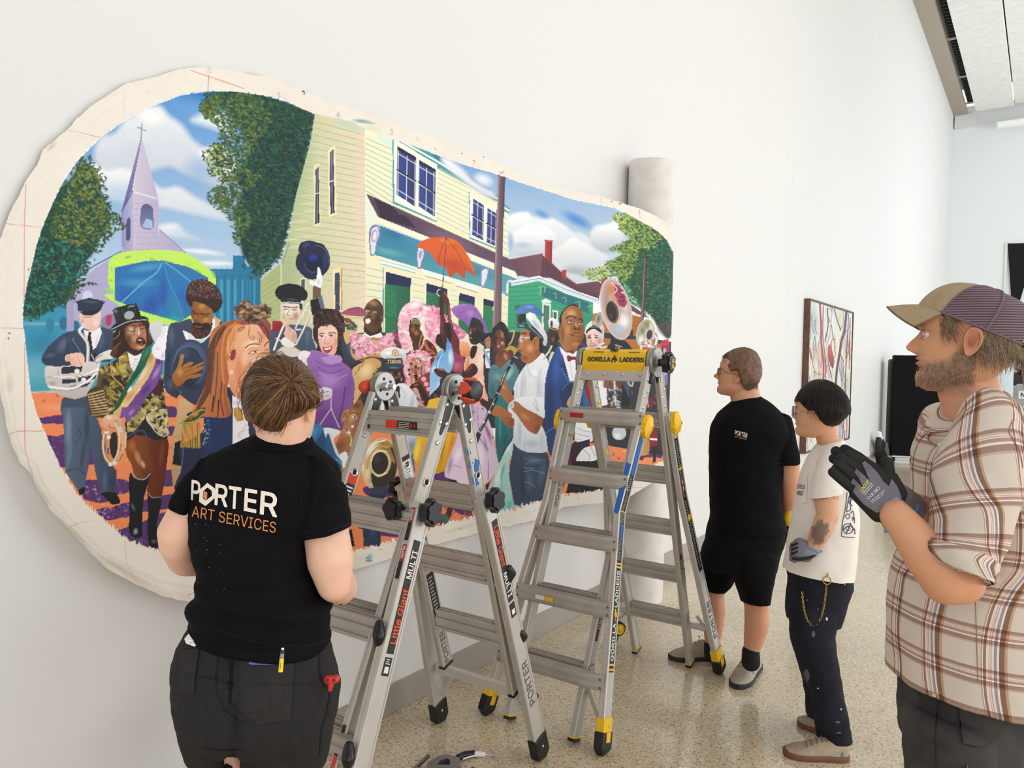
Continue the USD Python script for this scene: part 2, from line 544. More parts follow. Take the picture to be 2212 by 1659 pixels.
obj("box", hull([(k(1908,962),0.08),(k(1909,978),0.09)]), mat("cable_grey", "#55575a",0.6), ch)
# ------------------------------------------------------------------ the painted canvas
class Painter:
 """Colours the canvas's own points. x, y: where each point lies on the flat drawing (the drawing's units), col: its colour."""

 def __init__(s, x, y):
  s.x, s.y = np.asarray(x, float), np.asarray(y, float)
  s.col = np.zeros((len(s.x),3))
  s.bin = 24.0
  kx, ky = np.floor(s.x / s.bin).astype(int), np.floor(s.y / s.bin).astype(int)
  key = kx * 4096 + ky
  o = np.argsort(key, kind="stable")
  u, st = np.unique(key[o], return_index=True)
  s.bins = {int(k): o[a:b] for k, a, b in zip(u, st, np.r_[st[1:], len(o)])}
  s.last = None
  s.f = (0.0,0.0,1.0)
  s.limit = None

 def box(s, x0, y0, x1, y1):
  out = [s.bins[k] for i in range(int(x0 // s.bin), int(x1 // s.bin) + 1) for j in range(int(y0 // s.bin), int(y1 // s.bin) + 1) if (k := i * 4096 + j) in s.bins]
  if not out:
   return np.zeros(0, int)
  q = np.concatenate(out)
  m = (s.x[q] >= x0) & (s.x[q] <= x1) & (s.y[q] >= y0) & (s.y[q] <= y1)
  return q[m]

 @staticmethod
 def color(c, t):
  c0 = lin(c[0])
  return c0 if len(c) == 1 else c0 + (lin(c[1]) - c0) * np.clip(t,0,1)[:, None]

 def put(s, q, a, c, clip):
  if clip and s.last is not None:
   a = a * s.last[q]
  if s.limit is not None:
   a = a * s.limit[q]
  a = a[:, None]
  s.col[q] = s.col[q] * (1 - a) + c * a

 @staticmethod
 def smooth(P, closed, m=6):
  if len(P) < 3:
   return P
  if closed:
   Q = np.vstack([P[-1:], P, P[:2]])
  else:
   Q = np.vstack([2 * P[0] - P[1], P,2 * P[-1] - P[-2]])
  t = np.linspace(0,1, m, endpoint=False)[:, None]
  out = []
  for i in range(1, len(Q) - 2):
   a, b, c, d = Q[i - 1], Q[i], Q[i + 1], Q[i + 2]
   out.append(b + 0.5 * t * (c - a + t * (2 * a - 5 * b + 4 * c - d + t * (3 * (b - c) + d - a))))
  if not closed:
   out.append(P[-1:])
  return np.vstack(out)

 def poly(s, c, P, soft, clip, horiz=False, keep=True):
  pad = soft + 1
  q = s.box(*(P.min(0) - pad), *(P.max(0) + pad))
  if keep and not clip:
   s.last = np.zeros(len(s.x), np.float32)
  if not len(q):
   return
  g = Polygon(P)
  if not g.is_valid:
   g = g.buffer(0)
  shapely.prepare(g)
  a = shapely.contains_xy(g, s.x[q], s.y[q]).astype(float)
  if soft > 0:
   d = shapely.distance(shapely.points(s.x[q], s.y[q]), g.boundary)
   a = np.clip(0.5 + np.where(a > 0, d,-d) / (2 * soft),0,1)
  if keep and not clip:
   s.last[q] = a
  lo, hi = P.min(0), P.max(0)
  t = (s.x[q] - lo[0]) / (hi[0] - lo[0] + 1e-9) if horiz else (s.y[q] - lo[1]) / (hi[1] - lo[1] + 1e-9)
  s.put(q, a, s.color(c, t), clip)

 def stroke(s, c, P, w, clip, soft=0.45):
  r = w / 2
  seg = [s.box(min(a[0], b[0]) - r - 1, min(a[1], b[1]) - r - 1, max(a[0], b[0]) + r + 1, max(a[1], b[1]) + r + 1) for a, b in zip(P[:-1], P[1:])]
  if not len(seg) or not sum(map(len, seg)):
   return
  q = np.unique(np.concatenate(seg))
  best = np.full(len(q),1e9)
  pos = np.zeros(len(q))
  X = np.stack([s.x[q], s.y[q]],1)
  for i,(a, b) in enumerate(zip(P[:-1], P[1:])):
   d = b - a
   t = np.clip(((X - a) @ d) / (d @ d + 1e-12),0,1)
   e = np.hypot(*(X - a - t[:, None] * d).T)
   m = e < best
   best[m], pos[m] = e[m],(i + t[m]) / (len(P) - 1)
  sf = max(soft,0.12 * w)
  a = np.clip(0.5 + (r - best) / (2 * sf),0,1)
  s.put(q, a, s.color(c, pos), clip)

 def blob(s, c, al, cx, cy, rx, ry, rot, clip, hard=False):
  R = max(rx, ry) * (1.05 if hard else 1.0)
  q = s.box(cx - R - 1, cy - R - 1, cx + R + 1, cy + R + 1)
  if hard and not clip:
   s.last = np.zeros(len(s.x), np.float32)
  if not len(q):
   return
  k, z = math.cos(rot), math.sin(rot)
  dx, dy = s.x[q] - cx, s.y[q] - cy
  r = np.hypot((dx * k + dy * z) / rx,(-dx * z + dy * k) / ry)
  a = np.clip(0.5 + (1 - r) * min(rx, ry) / 1.2,0,1) if hard else al * np.clip(1 - r * r,0,1) ** 1.5
  if hard and not clip:
   s.last[q] = a
  t = 0.5 + 0.5 * (dy / ry)
  s.put(q, a, s.color(c, t), clip)

 def run(s, script):
  for line in script.strip().splitlines():
   w = line.split()
   if not w or w[0] == "#":
    continue
   clip = w[0][0] == "+"
   op = w[0].lstrip("+")
   ox, oy, sc = s.f
   xy = lambda v: np.array(v, float).reshape(-1,2) / sc + (ox, oy)
   if op == "@":
    s.f = tuple(map(float, w[1:4]))
    continue
   if op == "t":
    s.leaves(int(w[1]), float(w[2]) / sc, int(w[3]), w[4].split(","), s.smooth(xy(w[5:]), True), clip)
    continue
   cs, soft = w[1],0.0
   if "~" in cs:
    cs, soft = cs.split("~")
    soft = float(soft)
   hz = "}" in cs
   c = cs.replace("}", ">").split(">")
   if op in "pl":
    P = xy(w[2:])
    s.poly(c, s.smooth(P, True) if op == "p" else P, soft, clip, hz)
   elif op in "sz":
    P = xy(w[3:])
    s.stroke(c, s.smooth(P, False,5) if op == "s" else P, float(w[2]) / sc, clip, max(soft,.45))
   elif op == "e":
    v = list(map(float, w[2:]))
    s.blob(c,1, v[0] / sc + ox, v[1] / sc + oy, v[2] / sc, v[3] / sc, math.radians(v[4]) if len(v) > 4 else 0, clip, True)
   elif op == "b":
    v = list(map(float, w[2:]))
    s.blob(c, v[0], v[1] / sc + ox, v[2] / sc + oy, v[3] / sc, v[4] / sc, math.radians(v[5]) if len(v) > 5 else 0, clip)
   elif op == "h":
    n, P = int(w[3]), xy(w[4:])
    for i in range(n):
     t = (i + 0.5) / n
     s.stroke(c, np.array([P[0] + (P[1] - P[0]) * t, P[2] + (P[3] - P[2]) * t]), float(w[2]) / sc, clip)

 def leaves(s, n, size, seed, cols, P, clip):
  rg = np.random.default_rng(seed)
  g = Polygon(P).buffer(0)
  lo, hi = P.min(0), P.max(0)
  c = [lin(k) for k in cols]
  pts = lo + (hi - lo) * rg.random((n * 4,2))
  pts = pts[shapely.contains_xy(g, pts[:,0], pts[:,1])][:n]
  pts = pts[np.argsort(pts[:,1] + rg.normal(0,30, len(pts)))]
  for p in pts:
   k = c[min(int(rg.random() * len(c)), len(c) - 1)] * rg.uniform(0.75,1.2)
   z = size * rg.uniform(0.5,1.25)
   a = rg.normal(0.5,0.7)
   q = s.box(p[0] - z, p[1] - z, p[0] + z, p[1] + z)
   if not len(q):
    continue
   dx, dy = s.x[q] - p[0], s.y[q] - p[1]
   r = np.hypot((dx * math.cos(a) + dy * math.sin(a)) / z,(-dx * math.sin(a) + dy * math.cos(a)) / (z * 0.38))
   s.put(q, np.clip((1 - r) * 2.2,0,1), np.minimum(k,1), clip)


OUTLINE = """-6 520 7 483 24 444 54 386 78 353 90 324 119 297 143 277 161 257 195 228 231 203 268 181 325 167 383 149 434 143 499 151 564 161 615 178 669 203 738 227 811 251 891 280 959 306 1042 338 1115 371
1187 400 1250 415 1292 423 1333 434 1383 451 1416 466 1438 482 1451 497 1466 530 1490 700 1490 900 1470 1015 1440 1030 1408 1043 1346 1080 1215 1096 1168 1120 1067 1142 990 1162 930 1178 770 1228 600 1262 422 1294 399 1297 325 1281 260 1251 195 1214 149 1167 121 1135 86 1098
56 1051 46 1019 21 996 9 968 0 935 -12 860 -22 760 -22 640"""
PAINTED = """47 700 49 660 54 625 65 581 78 527 90 490 108 447 134 393 163 350 213 299 260 266 325 230 391 205 448 197 506 197 564 205 615 218 676 245 760 262 786 277 847 300 872 307 934 331 988 351 1075 377 1129 396 1240 431 1325 448
1358 464 1383 477 1414 494 1439 516 1448 532 1460 560 1490 700 1490 880 1470 985 1423 999 1386 1026 1354 1046 1310 1058 1219 1068 1182 1079 1150 1087 1110 1098 1047 1110 960 1130 917 1144 820 1175 764 1190 600 1226 440 1240 390 1215 344 1191 274 1163 204 1102 176 1075 139 1024 111 972 93 931 74 884 63 838 56 773 51 725"""
BACKGROUND = """
@ 0 0 1
# sky
l 3288d2>cfe1ea 0 150 760 150 760 760 0 760
l 2f86cf>d5e2e6 760 250 1500 250 1500 640 760 640
@ 0 100 2.765
b 1f6fc0 .8 1300 300 420 90 8
b 6aa2d4 .6 1180 420 300 130 30
p e9edf2>c3ccda~7 560 640 600 540 680 520 760 430 930 355 1010 420 1080 470 1150 560 1250 640 1330 740 1400 800 1280 830 1120 770 1000 720 860 760 700 770 590 720
b cfd6e2 .8 780 640 190 90 0
b f6f6f6 .9 900 420 110 70 20
p f2f4f6>cdd8e4~6 440 760 540 700 640 740 740 730 880 790 960 850 1060 840 1160 900 1290 970 1350 1040 1180 1010 960 960 760 940 560 880
p eef2f5>b8cbdf~6 930 1080 1040 1060 1110 1110 1200 1160 1060 1150 940 1130
p f0f3f6>d4e0ea~4 1080 1215 1230 1215 1340 1250 1180 1240
p eef2f5~4 1190 1290 1300 1285 1400 1300 1260 1310
p dbe6ee~8 1140 440 1260 390 1350 420 1380 520 1240 480
p eef2f6~6 1180 640 1280 600 1380 660 1450 760 1300 760
b 7fb0dd .6 1200 740 150 120 0
b 8fb8dc .5 700 900 300 120 0
b 9cc2e2 .6 1250 1090 240 70 0
# church
l b3aed0}a49fc6 395 1500 560 1330 725 1235 730 1180 800 1240 1120 1250 1120 1659 395 1659
z 6a6c9c 8 440 1390 560 1310 722 1225
l bcb2d0}aca6ca 945 1090 1120 1245 1120 1290 940 1290
z 7a78a6 4 948 1092 1118 1245
l 8f8fc0}b7b3d6 720 985 790 880 795 1240 725 1200
l cbbfd2}b9b1cf 790 880 943 915 940 1240 795 1240
+h a8a2c0 3 9 795 920 795 1230 942 930 940 1230
p 55598a>7f86b2 840 1080 838 980 850 950 875 943 905 960 912 990 908 1090
l a9bede 870 1030 905 1040 905 1088 845 1078
p 4a4f82 752 1160 752 1060 762 1025 775 1040 776 1140
l 5d5b96}8b88bb 722 990 785 865 845 545 838 545
l d6c9d6}b7afcf 842 545 943 915 790 872
z e9e4ee 6 790 868 943 912
z 5d5a88 7 722 988 790 868
z 7d6a86 5 843 460 840 550
z 7d6a86 4 815 483 868 505
e c7d7ea 520 1490 30 30
l c7d7ea 492 1490 548 1490 548 1570 492 1570
# blue painted far skyline and haze
l 2b86ad}1f6f98 1250 1330 1390 1330 1390 1250 1460 1250 1460 1310 1560 1330 1560 1659 1150 1659 1180 1400
h 3f9cc0 18 9 1180 1400 1540 1400 1180 1659 1540 1659
h 256d94 12 7 1220 1380 1550 1350 1220 1659 1550 1659
l 2e93ba>3a8fb0~5 120 1480 420 1480 430 1659 120 1659
# left tree
p 1d4436>12403c~3 420 790 470 690 540 720 590 820 620 930 660 1030 600 1130 560 1230 470 1340 440 1480 330 1560 160 1620 100 1400 180 1150 300 900
t 1100 17 1 1e4a34,2c5a35,4f6b2c,163c34 400 780 500 640 620 760 640 900 720 1040 660 1130 600 1230 520 1340 470 1420 420 1520 140 1640 120 1400 200 1150 300 930
t 600 15 2 56682a,74843c,355c35,86904e 420 800 500 690 600 780 600 900 680 1020 620 1120 420 1200 300 1100 380 900
t 520 16 3 0f3a3a,1f6e62,0c2c2c,2a8374 220 1150 420 1180 520 1300 420 1480 150 1640 130 1400
t 90 16 4 26402a,3c5a30,55683a 640 980 750 1070 690 1120 600 1200 560 1160
t 70 16 5 26402a,3c5a30 480 1390 570 1420 520 1440 380 1560 340 1500
# middle tree
p 1f4a3c>123a34~4 1280 290 1500 275 1870 400 1860 500 1810 760 1740 1000 1680 1230 1560 1340 1450 1260 1420 1100 1380 1000 1440 880 1400 760 1480 640 1440 520 1390 430
t 2300 17 11 1c4433,2a553a,16383a,3c6232,0f2f2a 1230 280 1500 270 1870 400 1860 500 1810 760 1740 1000 1680 1240 1540 1380 1460 1240 1390 1150 1400 1000 1290 930 1320 800 1260 650 1320 520 1230 400
t 1000 16 12 486430,6c7c3c,33593a,587238 1250 300 1500 290 1620 420 1560 560 1480 700 1560 800 1420 900 1500 1040 1400 1180 1380 1080 1280 900 1300 780 1220 660 1300 520 1210 380
t 800 15 13 123430,0d2a2a,1f5a50 1500 600 1800 480 1800 780 1720 1060 1640 1260 1520 1250 1560 1000
t 160 18 14 33521f,4c6a32,6f8040 1190 350 1300 300 1290 400 1240 440
t 120 16 15 24402a,3a5a32,a8b86a 1210 620 1330 600 1330 760 1240 760
t 120 16 16 33502f,57703a 1230 880 1330 840 1400 900 1300 980
t 60 14 17 1f4634,2f6f5a 1480 1200 1650 1240 1560 1400 1450 1340
# yellow house, side
@ 500 150 2.765
l b9c493}e9d9bd 495 262 720 310 790 350 800 760 800 1659 290 1659 290 1160 330 1040 380 760 470 430
h d2d7ac 14 13 480 420 300 1100 795 420 800 1000
h a9bd94 5 25 490 290 290 1250 790 375 800 1300
+h d9c9a8 4 10 470 1270 420 1659 800 1150 800 1600
+b a4bb8c .7 380 700 110 420 15
+b 9ab083 .6 330 1250 110 300 0
+b e8cfc2 .7 770 700 60 500 0
b 9cd3cf .5 700 340 130 30 20
l a8b37c>b7bd88 170 1250 290 1150 292 1659 172 1659
h 97a472 4 12 175 1290 175 1659 290 1200 290 1640
z d8dcb4 8 294 1155 292 1500
z c3cba0 9 172 1252 295 1150
z 6f7f6a 4 340 1040 300 1160
# house, front
l f2f0cc>efe9c4 792 350 962 412 1580 770 1650 840 1650 1190 1690 1280 1650 1659 800 1659
h 84b6bd 4 11 797 395 800 740 980 470 990 870
h 84b6bd 3 10 1222 600 1222 900 1430 700 1430 1010
h 8fbfc4 4 7 1590 840 1590 1100 1650 880 1650 1140
l d8ecd9 860 360 960 415 965 470 870 420
l e6f0df 800 745 865 880 870 940 800 940
p 3f97a8 1040 432 1180 490 1400 620 1585 745 1585 790 1400 690 1180 560
z eef3e6 11 1010 428 1200 535 1400 655 1590 775
z d7d88e 4 1240 590 1420 700 1580 800
z 7a3444 4 1195 495 1400 625 1590 762
z 2f6f92 9 1205 515 1400 640 1580 760
l 5a9fae 1590 775 1660 830 1650 860 1590 830
z f2f3e8 9 1590 800 1655 845
# upper windows
l 4f9fb0 958 412 966 412 972 788 1225 905 1218 912 960 800
l f4f4e6 965 418 1225 568 1222 905 970 790
l 3a4a92}2d3468 988 462 1098 528 1096 822 984 748
l 3a4a92}2f3870 1116 545 1216 602 1210 880 1112 815
h e8ecf2 4 3 970 440 1120 532 966 735 1116 835
h e8ecf2 4 3 1094 525 1230 606 1090 795 1226 885
h e8ecf2 4 3 988 446 984 770 1098 512 1096 840
h e8ecf2 4 3 1116 528 1112 840 1216 586 1210 900
z 20263f 9 986 600 1097 668
z 20263f 9 1114 672 1213 740
l 1f2440 988 458 1098 524 1098 545 988 482
l 1f2440 1116 540 1216 598 1216 618 1116 562
l 4f9fb0 1415 730 1422 734 1424 1002 1582 1068 1580 1076 1418 1010
l f4f4e6 1420 735 1592 846 1580 1066 1424 1002
l 3a4a92}2d3468 1436 768 1506 812 1500 1022 1430 986
l 3a4a92}2d3468 1522 826 1582 862 1574 1056 1518 1032
h e8ecf2 3 3 1424 748 1512 804 1418 968 1508 1016
h e8ecf2 3 3 1512 808 1592 856 1508 1018 1586 1056
h e8ecf2 3 3 1436 750 1430 1000 1506 792 1500 1040
h e8ecf2 3 3 1522 806 1518 1044 1582 844 1574 1070
z 20263f 8 1432 868 1502 908
z 20263f 8 1520 920 1580 950
# side windows
l e9dfb4 488 575 522 556 527 928 490 942
l 424a6c 498 600 518 580 521 735 498 740
l 2d3448 498 745 521 740 521 915 498 925
z 9aa0b8 3 509 590 508 920
l f0e4b8 572 482 616 450 626 860 578 888
l 4a5276 583 498 606 476 610 660 584 668
l 2f364e 584 674 610 668 613 855 588 868
z 9aa0b8 3 595 490 599 860
l f0e2b0 600 1192 656 1182 660 1440 606 1440
l c79a54 648 1190 656 1184 660 1440 652 1440
l 39425c 612 1218 642 1212 644 1440 616 1440
h 6f7890 2 3 612 1230 612 1430 642 1226 644 1430
l e9dfb4 408 1248 438 1244 440 1320 410 1320
l 4a5470 412 1256 434 1252 434 1310 414 1310
# porch roof
l 5a4258}7b6276 800 742 1650 1128 1702 1212 872 882
+h 44314a 3 9 812 764 866 872 1655 1136 1698 1206
+l 33273a 850 768 962 822 1000 868 1036 872 1100 950 890 890
+b 8f748a .5 1300 1020 200 60 25
l f4f4e0 870 882 1702 1212 1700 1252 876 925
z b8d2cf 5 876 922 1700 1250
z f7e99a 3 880 912 1690 1236
l 2f77a0>58a5ac 884 932 1140 1030 1700 1252 1640 1345 1300 1240 826 1100
+p 3f8fae 884 932 1140 1030 1110 1060 900 975
+b 2a6496 .8 960 985 110 30 22
+b 5fb0ac .8 930 1090 130 30 12
+b 356f9c .6 1450 1200 160 40 20
z e6df8a 4 890 1120 1080 1180
# corbels
p 7b7fae 822 955 875 930 885 1000 868 1050 850 1108 825 1100
p dfe0ee 832 965 872 940 878 990 862 1030 850 1100 830 1090
e 9a9ec4 850 995 18 38 8
e eceaf2 852 995 11 28 8
s 6b70a6 4 868 945 880 980 866 1030
p 7b7fae 1104 1068 1140 1062 1150 1110 1138 1150 1128 1188 1106 1180
p dfe0ee 1112 1072 1140 1070 1144 1110 1132 1145 1122 1180 1110 1170
e a3a6c8 1125 1105 11 26 8
p 8a8eb8 1488 1200 1530 1188 1530 1240 1508 1302 1486 1290
p e3e2ee 1495 1205 1524 1196 1522 1236 1502 1290 1492 1280
p 8a8eb8 1640 1260 1678 1254 1670 1300 1650 1350 1632 1345
p e3e2ee 1645 1266 1672 1262 1664 1300 1646 1340 1638 1330
# doors
l eaf4ee 878 1120 1098 1182 1096 1212 892 1160
z 5f9aa8 4 892 1162 1094 1216
z 9fd0d2 5 882 1136 1096 1196
l f0ebc6 905 1192 1082 1240 1074 1659 905 1659
l 5b97ae 900 1180 906 1182 906 1659 900 1659
l 1f2450 918 1208 1070 1248 1066 1305 916 1282
l 2f7d55}1f6243 914 1280 1066 1302 1062 1659 910 1659
h 1d5a3d 3 22 918 1300 916 1650 984 1310 982 1650
h 1d5a3d 3 22 996 1312 994 1650 1060 1322 1056 1650
h 3f9a68 2 14 918 1310 916 1480 984 1320 982 1480
z 235f45 5 990 1292 986 1659
l eaf4ee 1136 1192 1312 1246 1312 1272 1146 1225
z 7a3444 3 1150 1232 1310 1278
l f0ebc6 1148 1262 1302 1306 1292 1659 1148 1659
l 1f2450 1160 1276 1288 1312 1286 1352 1158 1330
l 2f7d55}1f6243 1158 1328 1286 1350 1280 1659 1156 1659
h 1d5a3d 3 20 1160 1345 1158 1650 1280 1366 1276 1650
l eaf4ee 1330 1252 1472 1302 1470 1328 1336 1286
z 7a3444 3 1340 1294 1466 1332
l f0ebc6 1346 1316 1462 1350 1454 1659 1344 1659
l 1f2450 1358 1334 1450 1360 1448 1400 1356 1380
l 2f7d55}1f6243 1356 1380 1448 1400 1440 1659 1352 1659
h 1d5a3d 3 18 1356 1395 1354 1650 1446 1412 1440 1650
l f0ebc6 1492 1352 1570 1376 1565 1659 1490 1659
l 1f2450 1502 1368 1562 1384 1560 1420 1502 1404
l 2f7d55 1502 1404 1560 1420 1556 1659 1500 1659
h 84b6bd 4 8 805 1165 805 1500 900 1185 900 1510
h 84b6bd 3 7 1080 1220 1080 1500 1146 1236 1146 1510
h 9fc4c8 3 6 1304 1300 1304 1480 1344 1310 1344 1490
h 9fc4c8 3 6 1606 1300 1604 1560 1648 1320 1646 1570
# right sky clouds
p eef2f6>cfd9e6~5 1250 530 1300 540 1380 600 1460 680 1560 730 1570 770 1480 740 1360 650 1270 570
b ffffff .7 1500 660 80 50 20
@ 900 450 2.37
p f4f6f8>c4cfda~4 470 40 560 20 610 60 690 50 760 90 800 120 850 130 900 180 860 240 760 260 640 220 560 170 470 130
p ffffff>b9c6d2~4 540 100 620 90 690 120 730 170 720 230 640 240 520 240 470 200 470 150
p f3f4f5>b4bfca~4 720 200 800 150 880 190 960 230 1000 290 920 340 840 380 740 360 690 290 660 230
p ffffff>a9b6c2~4 900 100 980 80 1040 60 1060 140 1010 220 940 220 890 170
b 8f9aa6 .6 800 330 130 50 0
b d8dfe4 .8 720 300 60 50 0
b 9fb0be .6 540 190 60 22 0
b e8eef2 .8 600 60 70 30 0
b 4a94d6 .8 640 30 60 26 30
b 3a8ad4 .9 820 60 120 40 28
b 5a9fd8 .7 480 170 20 60 0
p cfd9de~4 760 330 860 350 930 380 900 400 800 370
# green house and roofs
l 3ba47a>2c8f70 470 378 620 372 900 480 900 720 460 800
h 2c8464 3 16 470 395 462 760 640 385 640 760
l 2e6f78 640 395 880 485 880 540 640 450
h 2a7a64 2 14 642 440 642 700 895 520 895 720
l 6a4552}7a5560 472 262 640 234 625 362 512 345
+h 55343f 2 9 475 275 520 340 640 245 628 352
l 5a3a48}6f4a50 636 234 690 280 770 360 860 420 932 452 930 478 860 445 760 395 680 355 626 355
+h 4a2d38 2 7 640 260 630 345 930 458 928 472
z a03a40 5 470 264 640 234
z a03a40 4 640 236 628 355
z a03a40 4 690 282 770 358 860 418 932 452
l e8eef2 480 372 625 345 640 352 760 405 930 462 930 492 760 436 626 372 482 398
z 3f58a8 3 484 384 626 358 760 414 930 474
z 8fa3d8 2 484 392 626 366 760 424 930 484
l b2403c}8f2f30 655 160 693 166 692 282 655 252
+h 7d2a2a 2 9 650 170 650 280 695 175 695 285
z c45048 5 652 165 694 168
l a83c38 742 316 766 316 764 370 742 350
l 6a4650 800 392 930 374 960 400 1190 562 1140 548 1000 470 940 440 930 452
+h 55353f 2 8 800 400 920 445 935 380 1180 555
z 963840 4 800 392 930 374
z 963840 3 960 400 1188 560
l a83a36 936 314 978 320 974 384 946 404
+h 7d2626 2 8 934 325 934 400 980 328 978 390
l b8762e}a8642a 900 540 1000 520 1160 560 1150 740 900 740
h 8a5424 2 10 905 560 905 730 1150 580 1150 730
l e8dfc8 1000 500 1180 558 1178 566 1000 514
l 243a34 1092 620 1108 622 1106 690 1090 690
l 3f6a52 500 500 530 496 526 600 510 600
l dfe6e2 640 480 684 490 682 640 640 640
l 4f7a68 648 494 676 500 674 640 648 640
l e6ecec 636 470 660 462 686 476 684 486 636 482
l dfe6e2 694 520 724 526 720 600 694 600
l 355a50 700 530 716 534 714 600 700 600
s 8fd070 4 622 404 640 400 658 408
s 8fd070 4 632 405 634 430 626 444
s 8fd070 4 655 408 652 430
s 8fd070 3 698 436 712 438 710 462
s 8fd070 3 742 460 760 458 762 484
s 8fd070 3 808 482 832 478 832 508
s 8fd070 3 872 506 896 498 896 526
# right tree and pole
@ 1250 300 3.606
p 2c5c34>123c34~3 270 600 400 590 480 640 590 700 680 780 730 860 740 1400 700 1560 620 1480 560 1380 470 1320 400 1280 330 1180 300 1060 240 980 330 900 300 850 420 760 330 680
t 1100 15 31 2f6236,24523a,4a7a3c,17403a 270 590 400 580 480 640 590 700 680 780 740 860 740 1400 600 1420 470 1320 380 1280 320 1150 180 980 330 900 230 860 380 780 310 700
t 900 15 32 6a8a38,90a850,4f7438,aab86a 270 590 400 580 560 680 640 780 560 860 480 860 440 980 380 1100 300 1080 200 980 330 900 230 860 380 780 310 700
t 520 14 33 0f3530,1c5a50,0c2a28,248068 560 820 740 880 740 1420 640 1480 560 1360 520 1100
t 160 18 34 8aa850,5c8040,b8c878 30 1040 150 1000 250 1000 240 1100 60 1090
t 60 14 35 9ab458,c6d28a 270 590 400 600 360 660 280 630
t 80 14 36 5f9a6a,9ac8a0,2f8068 330 1100 420 1200 480 1320 400 1260
b 5a3a44 .8 670 1480 90 80 0
l b02a34 610 1600 650 1570 690 1560 700 1620
l 8a3a4c 640 1610 705 1610 705 1659 640 1659
# poles
l 6a4f58}3d2e38 506 925 530 920 505 1420 478 1430
z 97808a 5 512 930 488 1420
@ 500 150 2.765
l 8d6f78}4a3a44 1588 628 1630 630 1606 1555 1556 1555
z a98c94 7 1594 640 1562 1540
z b0404a 5 1592 630 1600 618 1610 632 1620 616 1632 634
"""
